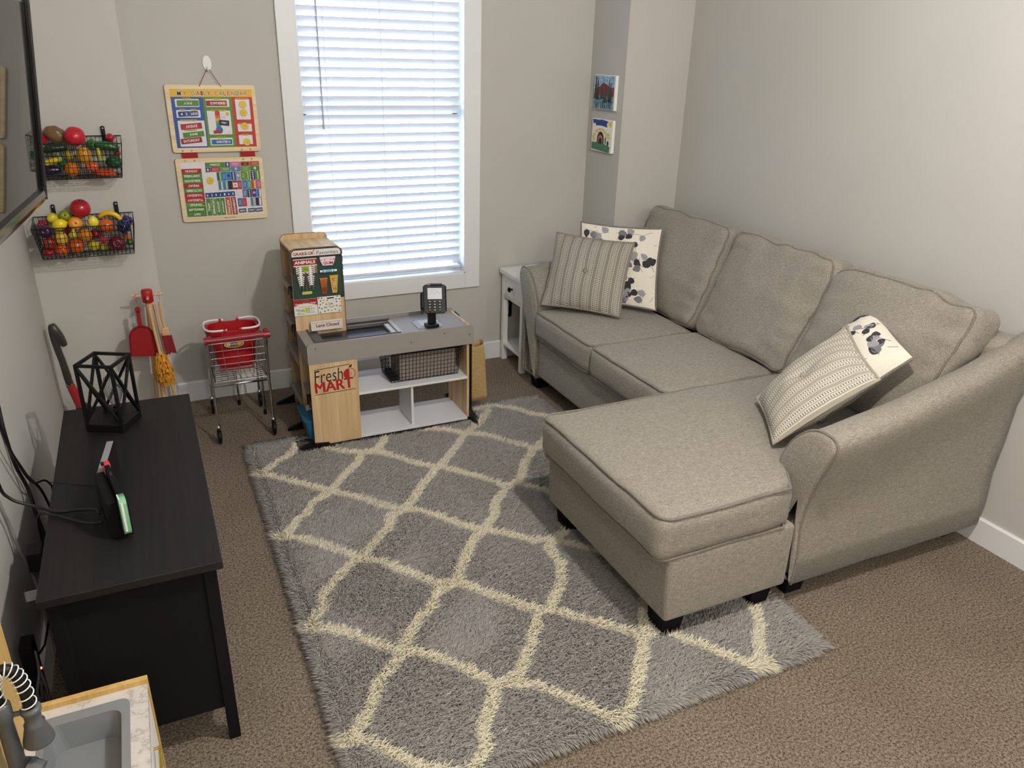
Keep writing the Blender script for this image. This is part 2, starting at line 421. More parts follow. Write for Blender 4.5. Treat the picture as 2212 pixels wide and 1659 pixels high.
# faux-wood blind, slats turned nearly shut
bl = thing('window_blind', 'white horizontal slat blind lowered over the window, tilt wand hanging at left', 'window blind', ((WX0+WX1)/2, YB+0.03, WZ0+0.02))
t = MT('blind_slat_vinyl', 'eceef2', 0.35, spec=0.4)
tr = t.nt.nodes.new('ShaderNodeBsdfTranslucent'); tr.inputs[0].default_value = (0.80, 0.86, 1.0, 1)
mx = t.nt.nodes.new('ShaderNodeMixShader'); mx.inputs[0].default_value = 0.10
out = t.nt.nodes['Material Output']; t.l(t.b.outputs[0], mx.inputs[1]); t.l(tr.outputs[0], mx.inputs[2]); t.l(mx.outputs[0], out.inputs[0])
M_slat = t.m
bx0, bx1 = WX0+0.014, WX1-0.022; yb = YB+0.030
b = MB(); z = WZ0+0.085; ns = 0; pitch_ = 0.0452; tilt = R(55)
while z < WZ1-0.07:
    V = []; n = 7
    for xx in (bx0, bx1):
        for k in range(n):
            a = (k/(n-1)-0.5)*0.051; crown = 0.003*(1-(2*k/(n-1)-1)**2)
            V.append((xx, yb-a*math.cos(tilt)-crown*math.sin(tilt), z+a*math.sin(tilt)-crown*math.cos(tilt)))
    n0 = len(V)
    V2 = [(x, y+0.0022, zz+0.0012) for x, y, zz in V]
    F1 = [(k, k+1, n+k+1, n+k) for k in range(n-1)]
    F2 = [(n0+n+k, n0+n+k+1, n0+k+1, n0+k) for k in range(n-1)]
    F3 = [(0, n, n0+n, n0), (n-1, n0+n-1, n0+2*n-1, 2*n-1)]
    b.add(V+V2, F1+F2+F3, M_slat, False)
    z += pitch_; ns += 1
b.build('slats', bl)
b = MB(); b.box((bx0, yb-0.026, WZ0+0.03), (bx1, yb+0.026, WZ0+0.046), M_slat, 0.004)
for xx in (0.906, 1.19, 1.47): b.box((xx-0.012, yb-0.030, WZ0+0.031), (xx+0.012, yb-0.026, WZ0+0.042), M_white, 0.001); b.tube([(xx-0.01, yb-0.031, WZ0+0.045), (xx+0.005, yb-0.033, WZ0+0.034), (xx+0.014, yb-0.033, WZ0+0.044)], 0.0012, M_white, 5)
b.build('bottom_rail', bl)
b = MB(); b.box((bx0, yb-0.03, WZ1-0.06), (bx1, yb+0.03, WZ1-0.008), M_white, 0.003); b.build('headrail', bl)
for xx in (0.906, 1.19, 1.47):
    b = MB()
    for dy in (-0.021, 0.021): b.cyl((xx, yb+dy, WZ0+0.04), (xx, yb+dy, WZ1-0.03), 0.0011, M_white, 6)
    b.build('ladder_cord', bl)
b = MB(); b.cyl((0.874, yb-0.036, 1.385), (0.873, yb-0.036, WZ1-0.06), 0.0042, P('b9b9c2', 0.3), 8); b.cyl((0.874, yb-0.036, 1.37), (0.874, yb-0.036, 1.40), 0.006, P('b9b9c2', 0.3), 8); b.build('tilt_wand', bl)

# ceiling downlight over the rug; the rear ones are unseen, added as fill
M_glow = bpy.data.materials.new('downlight_lens'); M_glow.use_nodes = True
M_glow.node_tree.nodes['Principled BSDF'].inputs['Emission Color'].default_value = (1, 0.86, 0.7, 1); M_glow.node_tree.nodes['Principled BSDF'].inputs['Emission Strength'].default_value = 3
for k, (x, y, p) in enumerate(SPOTS):
    d = thing('main_or_fill_downlight', 'round white recessed ceiling downlight '+('over the rug', 'added as unseen fill behind the sofa end on the right', 'added as unseen fill over the left side behind the kitchen', 'added as unseen fill in the far right rear corner', 'added as unseen fill in the far left rear corner', 'added as unseen fill in the middle of the rear ceiling')[k], 'ceiling light', (x, y, ZC-0.01), 'recessed downlights')
    b = MB(); b.lathe([(0.066, ZC-0.006), (0.085, ZC-0.006), (0.088, ZC-0.001), (0.066, ZC-0.001)], M_white, 28, Matrix.Translation((x, y, 0))); b.build('trim_ring', d)
    b = MB(); b.lathe([(0.0, ZC-0.003), (0.066, ZC-0.003)], M_glow, 28, Matrix.Translation((x, y, 0))); b.build('lens', d)
# outlets
def outlet(label, O, U, V):
    b = MB(); pn = Panel(b, O, U, V, 0.001); q = Vector(O); n = pn.N
    pts = rrect(-0.036, -0.058, 0.036, 0.058, 0.004)
    Mx = Matrix((tuple(pn.U)+(q.x,), tuple(pn.V)+(q.y,), tuple(n)+(q.z,), (0, 0, 0, 1)))
    b.prism(pts, 0.005, M_white, Mx)
    for dv in (-0.02, 0.02):
        pn.rect(0, dv, 0.026, 0.028, M_white, 6, 0, 0.008)
        for du in (-0.006, 0.006): pn.rect(du, dv+0.003, 0.002, 0.008, M_blk, 7)
    tag(b.build('wall_outlet', org=O), label, 'outlet')
outlet('white wall outlet behind the white side table', (1.915, YB, 0.31), (1, 0, 0), (0, 0, 1))
outlet('white outlet low on the left wall beside the black media console', (XL, 2.17, 0.30), (0, 0.55, 0), (0, 0, 0.8))
# ------------------------------------------------------------------ sofa with chaise
SY0, SY1 = 1.482, 3.742        # outer faces of the near / far arm tops
sofa = thing('chaise_sofa', 'large heather beige sectional sofa with chaise along the right wall', 'sofa', (2.1, 2.6, 0))
def wrink(p, s=9.0, a=0.003):
    return Vector((noise.noise(p*s), noise.noise(p*s+Vector((7, 3, 1))), noise.noise(p*s+Vector((2, 9, 4)))))*a
# base frame: seat rail and chaise box
b = MB()
def bw(q, p): return Vector((2.29, 2.615, 0.21))+q
b.soft((0.90, 2.06, 0.23), 0.02, M_sofa, bw, (6, 12, 3))
b.build('seat_frame', sofa)
b = MB()
def cb(q, p):
    v = Vector((1.547, 1.955, 0.215))+q
    v.x += 0.012*(0 if q.x > 0 else 1)*(0.5-(q.z/0.23))   # front panel leans out a little towards the top
    return v
b.soft((0.514, 0.80, 0.245), 0.015, M_sofa, cb, (6, 8, 3))
b.build('chaise_base', sofa)
def piping(pts, r=0.0055, name='piping', parent=None):
    b = MB(); b.tube(pts, r, M_pipe, 7); return b.build(name, parent)
# seat cushions
def seat(name, cx, cy, cz, sx, sy, sz, r=0.04, puff=0.022, yfun=None, seed=0):
    def wp(q, p):
        v = Vector((cx+q.x, cy+q.y, cz+q.z))
        if yfun: v = yfun(v, p)
        return v + wrink(v+Vector((seed, 0, 0)), 6, 0.006) + wrink(v+Vector((seed, 0, 0)), 22, 0.0015)
    b = MB(); b.soft((sx, sy, sz), r, M_sofa, wp, (12, 14, 4), (0.008, 0.0, puff)); o = b.build(name, sofa)
    hx, hy, hz = sx/2, sy/2, sz/2; k = r*0.30
    for zz in (hz-k*0.8, -hz+k*0.8):
        pth = []
        def at(x, y):
            p = (x/hx, y/hy, zz/hz); q = Vector((x, y, zz)); return wp(q, p) + Vector((0, 0, 0.002 if zz > 0 else -0.002))
        c = hx-k*0.8; d = hy-k*0.8; rr = r*1.0
        L = [(c-0.05, d)] + [(-c+rr+(c*2-rr*2)*(1-t/10), d) for t in range(11)] + [(-c+rr+rr*math.cos(R(a)), d-rr+rr*math.sin(R(a))) for a in (110, 130, 150, 170)] \
            + [(-c, d-rr-(2*d-2*rr)*t/14) for t in range(15)] + [(-c+rr+rr*math.cos(R(a)), -d+rr+rr*math.sin(R(a))) for a in (190, 210, 230, 250)] + [(-c+rr+(c*2-rr*2)*t/10, -d) for t in range(11)] + [(c-0.05, -d)]
        piping([at(x, y) for x, y in L], parent=o)
    return o
seat('seat_cushion', 2.12, 3.235, 0.405, 0.62, 0.60, 0.155, seed=1)
seat('seat_cushion', 2.12, 2.640, 0.408, 0.63, 0.60, 0.160, seed=5)
def chaise_y(v, p):
    # the near side steps back around the arm
    t = max(0.0, min(1.0, (v.x-1.745)/0.10)); t = t*t*(3-2*t)
    lo = 1.548 + 0.152*t; hi = 2.345; f0 = (v.y-1.548)/(hi-1.548)
    v.y = lo + f0*(hi-lo); return v
seat('chaise_cushion', 1.86, (1.548+2.345)/2, 0.413, 1.24, 2.345-1.548, 0.162, 0.045, 0.020, chaise_y, 9)
# arms: flared section swept from front to back, rising and thickening
prof = [(0.075, 0.085), (0.070, 0.20), (0.080, 0.31), (0.070, 0.41), (0.045, 0.50), (0.018, 0.575), (0.000, 0.635), (0.006, 0.662), (0.030, 0.674), (0.075, 0.674), (0.115, 0.658), (0.150, 0.628), (0.180, 0.590), (0.205, 0.535), (0.216, 0.46), (0.218, 0.085)]
def arm(sign, y_out):
    def pt(i, x):
        o, z = prof[i]; t = max(0.0, (x-1.82)/0.96); rise = 0.215*(t**1.5)
        kz = max(0.0, min(1.0, (z-0.30)/0.36)); z2 = z + rise*kz
        o2 = o + 0.012*math.sin(math.pi*t)*kz*0 + 0.02*t*(1 if o < 0.07 and z > 0.4 else 0)
        return Vector((x, y_out+sign*o2, z2))
    b = MB(); xs = [1.835]+[1.85+0.95*i/16 for i in range(17)]; n = len(prof)
    V = []; F = []
    for x in xs:
        for i in range(n):
            v = pt(i, x); V.append(v+wrink(v, 5, 0.004))
    for a in range(len(xs)-1):
        for i in range(n):
            q = (a*n+i, a*n+(i+1) % n, (a+1)*n+(i+1) % n, (a+1)*n+i); F.append(q if sign > 0 else q[::-1])
    F.append(tuple(range((len(xs)-1)*n, len(xs)*n)))
    b.add(V, F, M_sofa, True); a = b.build('arm', sofa)
    # front panel, slightly domed, with welt all round
    b = MB(); out = [pt(i, 1.835) for i in range(n)]
    fine = smooth([(p.x, p.y, p.z) for p in out], 4)
    c = Vector((1.835, sum(p.y for p in out)/n, 0.42))
    rings = [(1.0, 0.0), (0.985, -0.010), (0.93, -0.018), (0.6, -0.022)]
    V = []; F = []; m = len(fine)
    for s_, dx in rings:
        for p in fine: q = c+(p-c)*s_; q.x = 1.835+dx; V.append(q)
    V.append(Vector((1.811, c.y, c.z)))
    for r in range(len(rings)-1):
        for i in range(m-1): F.append((r*m+i, (r+1)*m+i, (r+1)*m+i+1, r*m+i+1))
    for i in range(m-1): F.append(((len(rings)-1)*m+i, len(V)-1, (len(rings)-1)*m+i+1))
    if sign > 0: F = [f[::-1] for f in F]
    F = [f[::-1] for f in F]
    b.add(V, F, M_sofa, True); fp = b.build('arm_front', sofa)
    piping([p+Vector((-0.004, 0, 0)) for p in fine], 0.0055, parent=fp)
arm(1, SY0); arm(-1, SY1)
# back frame and back cushions
b = MB()
def bk(q, p):
    v = Vector((2.70, 2.612, 0.475))+q; v.x += 0.05*(q.z/0.78); return v
b.soft((0.15, 2.08, 0.77), 0.04, M_sofa, bk, (3, 12, 6)); b.build('back_frame', sofa)
def backc(cy, wd, seed, tw=0.0, wtop=0.0, dy=0.0, ht=0.54):
    base_ = Vector((2.475, cy, 0.455)); lean = R(20); up = Vector((math.sin(lean), 0, math.cos(lean))); fw = Vector((math.cos(lean), 0, -math.sin(lean)))
    def wp(q, p):
        h = q.z+ht/2; t = h/ht
        wsc = 1.0 + wtop*t
        taper = 1.0 - 0.10*t
        v = base_ + up*h + fw*(q.x*taper) + Vector((0, 1, 0))*(q.y*wsc + dy*t)
        v.z += 0.012*(1-p[1]**2)*(1 if p[2] > 0.3 else 0)*max(0, p[2])
        v.z += 0.022*noise.noise(Vector((q.y*8+seed, 0, 3)))*max(0.0, p[2])
        # gathers running in from the short sides
        e = max(0.0, (abs(p[1])-0.45)/0.55); g = math.sin(q.z*70+4*noise.noise(Vector((q.z*9, seed, p[1]*2))))*0.0075*e*(1-abs(p[1])**10)
        v -= fw*(g if p[0] < 0 else 0)
        return v + wrink(v+Vector((seed, 0, 0)), 5, 0.018) + wrink(v+Vector((seed, 0, 0)), 14, 0.006)
    sx, sy = 0.20, wd
    b = MB(); b.soft((sx, sy, ht), 0.055, M_sofa, wp, (5, 22, 26), (0.045, 0.012, 0.0)); o = b.build('back_cushion', sofa)
    hx, hy, hz = sx/2, sy/2, ht/2
    for xx in (-hx+0.018, hx-0.018):
        L = []; c = hy-0.016; d = hz-0.016; rr = 0.045
        corners = ((c-rr, d-rr, 0), (-c+rr, d-rr, 90), (-c+rr, -d+rr, 180), (c-rr, -d+rr, 270))
        for k, (a_, z_, st) in enumerate(corners):
            for q_ in range(6):
                an = R(st+90*q_/5); L.append((a_+rr*math.cos(an), z_+rr*math.sin(an)))
            nx = corners[(k+1) % 4]; e0 = L[-1]; an = R(nx[2]); e1 = (nx[0]+rr*math.cos(an), nx[1]+rr*math.sin(an))
            for q_ in range(1, 14): L.append((e0[0]+(e1[0]-e0[0])*q_/14, e0[1]+(e1[1]-e0[1])*q_/14))
        pts = [wp(Vector((xx, y, z)), (xx/hx, y/hy, z/hz)) for y, z in L]
        bb = MB(); bb.tube(pts, 0.0055, M_pipe, 7, closed=True); bb.build('piping', o)
    return o
backc(3.275, 0.655, 3, 0, 0.07, 0.02)
backc(2.615, 0.625, 11, 0, 0.04, -0.02)
backc(1.985, 0.640, 23, 0, 0.04, -0.03, 0.53)
# block feet
for (x, y) in ((1.365, 1.63), (1.365, 2.275), (1.735, 1.63), (1.90, 1.635), (2.74, 1.66), (1.90, 3.60), (2.74, 3.55)):
    b = MB(); w0, w1 = 0.036, 0.046
    zf_ = 0.0085 if (x < 1.76 and y < 2.4) else 0.004
    V = [(x+sx*w0, y+sy*w0, zf_) for sx, sy in ((-1, -1), (1, -1), (1, 1), (-1, 1))]+[(x+sx*w1, y+sy*w1, 0.105) for sx, sy in ((-1, -1), (1, -1), (1, 1), (-1, 1))]
    b.add(V, [(3, 2, 1, 0), (4, 5, 6, 7), (0, 1, 5, 4), (1, 2, 6, 5), (2, 3, 7, 6), (3, 0, 4, 7)], M_blkmat); b.build('leg', sofa)

# ------------------------------------------------------------------ throw pillows
def stripe_mat(name, dark, light, mid):
    t = MT(name, light, 0.95, spec=0.1)
    tc = t.nt.nodes.new('ShaderNodeUVMap'); sp = t.nt.nodes.new('ShaderNodeSeparateXYZ'); t.l(tc.outputs[0], sp.inputs[0])
    u, v = sp.outputs[0], sp.outputs[1]
    # wide bands across u
    fu = t.math('FRACT', t.math('MULTIPLY', u, 8.0))
    band = t.ramp(fu, [(0.0, mid), (0.16, light), (0.20, mid), (0.26, dark), (0.42, light), (0.46, mid), (0.54, light), (0.58, dark), (0.74, mid), (0.80, light), (0.84, mid)])
    for nd in t.nt.nodes:
        if nd.bl_idname == 'ShaderNodeValToRGB': nd.color_ramp.interpolation = 'CONSTANT'
    # ladder stitches along v inside the dark bands
    fv = t.math('FRACT', t.math('ADD', t.math('MULTIPLY', v, 44.0), t.math('MULTIPLY', u, 5.0)))
    st = t.math('GREATER_THAN', fv, 0.52); on = t.math('MULTIPLY', st, t.math('MULTIPLY', t.math('LESS_THAN', t.math('ABSOLUTE', t.math('SUBTRACT', t.math('ABSOLUTE', t.math('SUBTRACT', fu, 0.5)), 0.16)), 0.085), 1.0))
    mx = t.nt.nodes.new('ShaderNodeMixRGB'); t.l(on, mx.inputs[0]); t.l(band, mx.inputs[1]); mx.inputs[2].default_value = lin(light)
    t.l(mx.outputs[0], t.b.inputs['Base Color']); t.bump(t.math('ADD', on, t.noise(t.coords(), 300, 2)), 0.35, 0.0015)
    return t.m
M_str1 = stripe_mat('grey_ladder_stripe', '5f594f', 'c4c0b6', '857f74')
M_str2 = stripe_mat('cream_ladder_stripe', '807a6d', 'd6d2c8', 'a39c8e')
M_floral = fabric_mat('floral_ground_cotton', 'd5cfc0', 'e3ddcf', 'ece7db', 1.0, 0.2)
M_leafd = P('2e2f35', 0.9); M_leafm = P('6f7076', 0.9); M_leafl = P('96959a', 0.9); M_stem = P('55555b', 0.9)
def pillow(C, th, face_mat, back_mat, label, name='throw_pillow', leaves=0, button=False, uv_rot=False, pipe_mat=None, seed=0, droop=0.0):
    """C: four corners in order (face seen from outside counter-clockwise); th: full thickness"""
    C = [Vector(c) for c in C]; ctr = sum(C, Vector())/4
    N = ((C[2]-C[0]).cross(C[3]-C[1])).normalized()
    if N.dot(ctr-Vector((0, 0, 1.75))) > 0: N = -N   # face towards the room
    org = Vector((ctr.x, ctr.y, min(c.z for c in C)))
    root = thing(name, label, 'throw pillow', org)
    n = 29
    def P_(u, v, sgn, lift=0.0):
        # sides bow inwards, corners keep their ears
        a, b_ = 2*u-1, 2*v-1
        pin = 0.055
        a2 = a*(1-pin*(1-b_**2)*abs(a)**2); b2 = b_*(1-pin*(1-a**2)*abs(b_)**2)
        uu, vv = (a2+1)/2, (b2+1)/2
        q = (C[0]*(1-uu)+C[1]*uu)*(1-vv) + (C[3]*(1-uu)+C[2]*uu)*vv
        h = max(0.0, (1-abs(a)**2.2))**0.62*max(0.0, (1-abs(b_)**2.2))**0.62
        if button and sgn > 0: h *= 1-0.28*math.exp(-((a**2+b_**2)/0.03))
        q = q + N*(sgn*h*th/2)
        wv = 0.007*noise.noise(Vector((u*4+seed, v*4, sgn)))+0.003*noise.noise(Vector((u*11+seed, v*11, sgn)))
        q = q + N*wv*(0.3+h) + N*lift; q.z -= droop*(1-v)*0
        return q
    for sgn, nm, mt in ((1, 'front_cover', face_mat), (-1, 'back_cover', back_mat)):
        V = []; F = []; UV = []
        for i in range(n):
            for j in range(n): V.append(P_(i/(n-1), j/(n-1), sgn))
        for i in range(n-1):
            for j in range(n-1): F.append((i*n+j, (i+1)*n+j, (i+1)*n+j+1, i*n+j+1))
        a = V[F[400][0]]; nn = (V[F[400][1]]-V[F[400][0]]).cross(V[F[400][3]]-V[F[400][0]])
        if nn.dot(N)*sgn < 0: F = [f[::-1] for f in F]
        b = MB(); b.add(V, F, mt, True); o = b.build(nm, root)
        uvl = o.data.uv_layers.new(name='UVMap')
        for lp in o.data.loops:
            i, j = divmod(lp.vertex_index, n); uvl.data[lp.index].uv = (j/(n-1), i/(n-1)) if uv_rot else (i/(n-1), j/(n-1))
        if sgn > 0: front = o
    per = []
    for (u0, v0, u1, v1) in ((0, 0, 1, 0), (1, 0, 1, 1), (1, 1, 0, 1), (0, 1, 0, 0)):
        for k in range(18): t = k/18; per.append(P_(u0+(u1-u0)*t, v0+(v1-v0)*t, 1))
    b = MB(); b.tube(per, 0.0055, pipe_mat or face_mat, 7, closed=True); b.build('piping', root)
    if button:
        b = MB(); c = P_(0.5, 0.5, 1); F_ = frame_from(N).to_4x4(); F_.translation = c
        b.lathe([(0, -0.002), (0.012, 0.0), (0.013, 0.004), (0.009, 0.008), (0, 0.009)], face_mat, 14, F_); b.build('button', root)
    if leaves:
        rnd = random.Random(seed+5); b = MB()
        def leaf(u, v, ang, L, W, mt):
            m = 9; pts = []
            for k in range(m+1):
                t = k/m; wv = W*math.sin(math.pi*t**0.7)**0.8 if 0 < t < 1 else 0; pts.append((t*L, wv))
            V = []; ca, sa = math.cos(ang), math.sin(ang)
            for x, y in pts:
                for yy in (y, 0, -y): V.append((u+x*ca-yy*sa, v+x*sa+yy*ca))
            if any(not (0.015 < a < 0.985 and 0.015 < c < 0.985) for a, c in V): return
            F = []
            for k in range(m):
                for q in (0, 1): F.append((k*3+q, k*3+3+q, k*3+4+q, k*3+1+q))
            V3 = [P_(a, c, 1, 0.0012) for a, c in V]
            fn = (V3[F[6][1]]-V3[F[6][0]]).cross(V3[F[6][3]]-V3[F[6][0]])
            if fn.dot(N) < 0: F = [f[::-1] for f in F]
            b.add(V3, F, mt, True)
        g = 7
        for i in range(g):
            for j in range(g):
                u = (i+0.15+0.5*rnd.random())/g; v = (j+0.15+0.5*rnd.random())/g; an = rnd.uniform(0, 6.28)
                stem = [(u+t*0.17*math.cos(an+0.5*t), v+t*0.17*math.sin(an+0.5*t)) for t in [k/8 for k in range(9)]]
                stem = [s_ for s_ in stem if 0.03 < s_[0] < 0.97 and 0.03 < s_[1] < 0.97]
                if len(stem) > 2: b.tube([P_(a, c, 1, 0.0005) for a, c in stem], 0.0009, M_stem, 4)
                for k in range(2):
                    t = 0.15+0.5*k; ux, vx = u+t*0.17*math.cos(an+0.5*t), v+t*0.17*math.sin(an+0.5*t)
                    L = rnd.uniform(0.085, 0.12); leaf(ux, vx, an+rnd.choice((-1, 1))*rnd.uniform(0.5, 1.1), L, L*rnd.uniform(0.34, 0.46), rnd.choice((M_leafd, M_leafd, M_leafm, M_leafl)))
        b.build('leaf_print', front)
    return root
pillow([(1.835, 3.50, 0.520), (2.115, 3.17, 0.520), (2.275, 3.33, 0.855), (1.995, 3.66, 0.862)], 0.13, M_str1, M_str1, 'grey ladder-striped throw pillow with a centre button at the window end of the sofa', button=True, seed=2)
pillow([(2.03, 3.50, 0.520), (2.355, 3.195, 0.520), (2.455, 3.345, 0.915), (2.13, 3.64, 0.915)], 0.08, M_floral, M_sofa, 'leaf-patterned throw pillow standing behind the grey striped one', leaves=1, seed=8, pipe_mat=M_pipe)
pillow([(1.855, 1.765, 0.525), (2.100, 1.60, 0.795), (2.320, 1.955, 0.838), (2.035, 2.06, 0.545)], 0.15, M_str2, M_str2, 'cream and grey striped throw pillow leaning on the near arm above the chaise', button=True, uv_rot=True, seed=14)
pillow([(2.15, 1.84, 0.52), (2.40, 1.71, 0.79), (2.545, 2.04, 0.87), (2.32, 2.20, 0.545)], 0.15, M_floral, M_sofa, 'leaf-patterned throw pillow tucked behind the cream striped one', leaves=1, seed=21, pipe_mat=M_pipe)
# ------------------------------------------------------------------ shag rug with a trellis of cream yarn
RX0, RX1, RY0, RY1 = 0.272, 1.790, 1.335, 3.440
RUGL = [
[(0.278,3.162),(0.421,3.007),(0.531,2.882),(0.627,2.791),(0.704,2.685),(0.771,2.621),(0.843,2.591),(0.894,2.522),(0.952,2.429),(1.013,2.364),(1.090,2.310),(1.155,2.234),(1.246,2.201)],
[(0.754,3.174),(0.826,3.130),(0.902,3.037),(0.949,2.965),(1.026,2.905),(1.106,2.821),(1.177,2.736),(1.231,2.652),(1.301,2.636),(1.352,2.581),(1.395,2.511),(1.50,2.40),(1.60,2.33),(1.70,2.22),(1.79,2.15)],
[(1.08,3.30),(1.174,3.252),(1.260,3.174),(1.358,3.108),(1.412,3.019),(1.506,2.907),(1.568,2.874),(1.66,2.79),(1.79,2.68)],
[(1.421,3.413),(1.508,3.418),(1.594,3.363),(1.656,3.260),(1.735,3.181),(1.79,3.15)],
[(0.266,2.656),(0.352,2.583),(0.423,2.501),(0.483,2.425),(0.535,2.368),(0.600,2.326),(0.634,2.254),(0.691,2.193),(0.726,2.137),(0.816,2.099),(0.859,2.020),(0.925,1.953),(0.975,1.884),(1.044,1.844),(1.117,1.767),(1.178,1.705),(1.236,1.644),(1.259,1.600)],
[(0.50,3.40),(0.437,3.273),(0.370,3.225),(0.323,3.172),(0.278,3.162)],
[(1.0,3.42),(0.93,3.36),(0.880,3.268),(0.821,3.163),(0.752,3.167),(0.695,3.077),(0.639,3.014),(0.548,2.901),(0.501,2.856),(0.444,2.818),(0.407,2.749),(0.359,2.711),(0.313,2.642),(0.266,2.656)],
[(0.50,3.40),(0.60,3.28),(0.68,3.20),(0.752,3.167)],[(1.0,3.42),(1.08,3.30)],
[(1.471,3.373),(1.368,3.245),(1.257,3.166),(1.156,3.042),(1.056,2.929),(0.981,2.858),(0.907,2.779),(0.816,2.663),(0.760,2.625),(0.709,2.599),(0.683,2.531),(0.627,2.478),(0.550,2.386),(0.514,2.378),(0.435,2.303),(0.363,2.222),(0.348,2.152),(0.298,2.100),(0.270,2.095)],
[(1.79,3.2),(1.751,3.146),(1.624,2.983),(1.516,2.911),(1.408,2.799),(1.315,2.665),(1.230,2.619),(1.136,2.530),(1.096,2.438),(1.020,2.367),(0.939,2.304),(0.881,2.217),(0.818,2.130),(0.816,2.099),(0.729,2.086),(0.678,2.011),(0.625,1.978),(0.553,1.896),(0.525,1.842),(0.486,1.804),(0.427,1.762),(0.390,1.700),(0.344,1.639),(0.307,1.604),(0.273,1.600)],
[(1.79,2.66),(1.70,2.58),(1.58,2.47),(1.47,2.36),(1.36,2.26),(1.246,2.201),(1.195,2.165),(1.195,2.104),(1.196,2.056),(1.154,1.966),(1.048,1.852),(0.996,1.837),(0.925,1.744),(0.858,1.667),(0.809,1.611),(0.738,1.612),(0.693,1.547),(0.638,1.478),(0.616,1.402),(0.575,1.373),(0.535,1.345)],
[(1.246,2.201),(1.34,2.10),(1.44,2.0),(1.55,1.90),(1.66,1.78),(1.739,1.657)],
[(0.270,2.095),(0.357,2.022),(0.439,1.937),(0.489,1.882),(0.532,1.847),(0.579,1.823),(0.637,1.754),(0.692,1.684),(0.733,1.614),(0.797,1.587),(0.850,1.557),(0.885,1.505),(0.937,1.448),(0.971,1.392),(1.003,1.345)],
[(0.273,1.600),(0.333,1.562),(0.377,1.506),(0.412,1.455),(0.460,1.406),(0.533,1.351)],
[(1.54,1.95),(1.44,1.84),(1.34,1.72),(1.259,1.600),(1.181,1.511),(1.114,1.427),(1.061,1.373),(1.003,1.345)],
[(1.739,1.657),(1.691,1.577),(1.644,1.493),(1.573,1.419),(1.534,1.367)],
[(1.259,1.600),(1.331,1.619),(1.371,1.545),(1.419,1.485),(1.461,1.421),(1.479,1.383),(1.520,1.358),(1.561,1.355)],
]
rug = thing('area_rug', 'grey shag area rug with a cream trellis pattern on the carpet', 'rug', ((RX0+RX1)/2, (RY0+RY1)/2, 0.0))
b = MB(); b.box((RX0, RY0, 0.001), (RX1, RY1, 0.008), P('b9b2a6', 0.9)); b.box((RX0-0.003, RY0-0.003, 0.001), (RX1+0.003, RY1+0.003, 0.006), P('cfc9bf', 0.9)); b.build('backing', rug)
# pile: three-sided yarn ends, tufted close together and brushed in patches
def fieldnoise(x, y, seed, s):
    r = np.random.default_rng(seed); out = np.zeros_like(x)
    for k in range(5):
        a = r.uniform(0, 2*np.pi); f = s*(0.6+0.9*r.random()); ph = r.uniform(0, 6.28)
        out += np.sin((x*np.cos(a)+y*np.sin(a))*f+ph+1.3*np.sin((y*np.cos(a)-x*np.sin(a))*f*0.7+ph*2))
    return out/5
step = 0.0062
gx, gy = np.meshgrid(np.arange(RX0+0.002, RX1, step), np.arange(RY0+0.002, RY1, step)); gx = gx.ravel(); gy = gy.ravel(); N0 = len(gx)
per = 3
x = np.repeat(gx, per)+RNG.normal(0, 0.0026, N0*per); y = np.repeat(gy, per)+RNG.normal(0, 0.0026, N0*per)
x = np.clip(x, RX0, RX1); y = np.clip(y, RY0, RY1); n = len(x)
seg = np.array([(a[0], a[1], c[0], c[1]) for l in RUGL for a, c in zip(l[:-1], l[1:])])
dmin = np.full(n, 9.0)
wx = x+0.006*fieldnoise(x, y, 3, 60); wy = y+0.006*fieldnoise(x, y, 4, 60)
for (ax, ay, bx, by) in seg:
    dx, dy = bx-ax, by-ay; L2 = dx*dx+dy*dy
    t = np.clip(((wx-ax)*dx+(wy-ay)*dy)/L2, 0, 1)
    dmin = np.minimum(dmin, np.hypot(wx-ax-t*dx, wy-ay-t*dy))
cream = dmin < 0.019+0.003*fieldnoise(x, y, 5, 40)
# brushing: mostly combed towards the camera side, with swept patches and foot tracks
sweep = fieldnoise(x, y, 8, 5.5)+0.5*fieldnoise(x, y, 9, 13)
sw_ = np.clip((sweep-0.25+RNG.normal(0, 0.10, n))/0.45, 0, 1); ang = np.radians(-80)+0.7*fieldnoise(x, y, 6, 4)+2.2*sw_
edge = np.minimum.reduce([x-RX0, RX1-x, y-RY0, RY1-y]); e = np.clip(1-edge/0.035, 0, 1)
ox = np.where(RX1-x < 0.035, 1.0, 0)-np.where(x-RX0 < 0.035, 1.0, 0); oy = np.where(RY1-y < 0.035, 1.0, 0)-np.where(y-RY0 < 0.035, 1.0, 0)
clump = 0.6*fieldnoise(x, y, 12, 190)+0.7*np.sin(y*330+2.2*fieldnoise(x, y, 13, 25)+1.5*fieldnoise(x, y, 14, 90))
ang += 0.9*clump+RNG.normal(0, 0.45, n)
L = 0.023+0.006*RNG.random(n)+0.0045*clump; L *= np.where(cream, 1.12, 1.0)*(1+0.35*e)
lean = np.clip(0.62+0.25*np.abs(sweep)+RNG.normal(0, 0.18, n)+0.30*sw_+0.7*e, 0.15, 1.35)
dxv = np.cos(ang)*(1-e)+ox*e*0.9; dyv = np.sin(ang)*(1-e)+oy*e*0.9
hn = np.hypot(dxv, dyv)+1e-6; dxv /= hn; dyv /= hn
hx = np.sin(lean)*L; hz = np.cos(lean)*L
r0_ = 0.0019+0.0007*RNG.random(n); tw = RNG.uniform(0, 6.28, n)
co = np.zeros((n, 7, 3), np.float32)
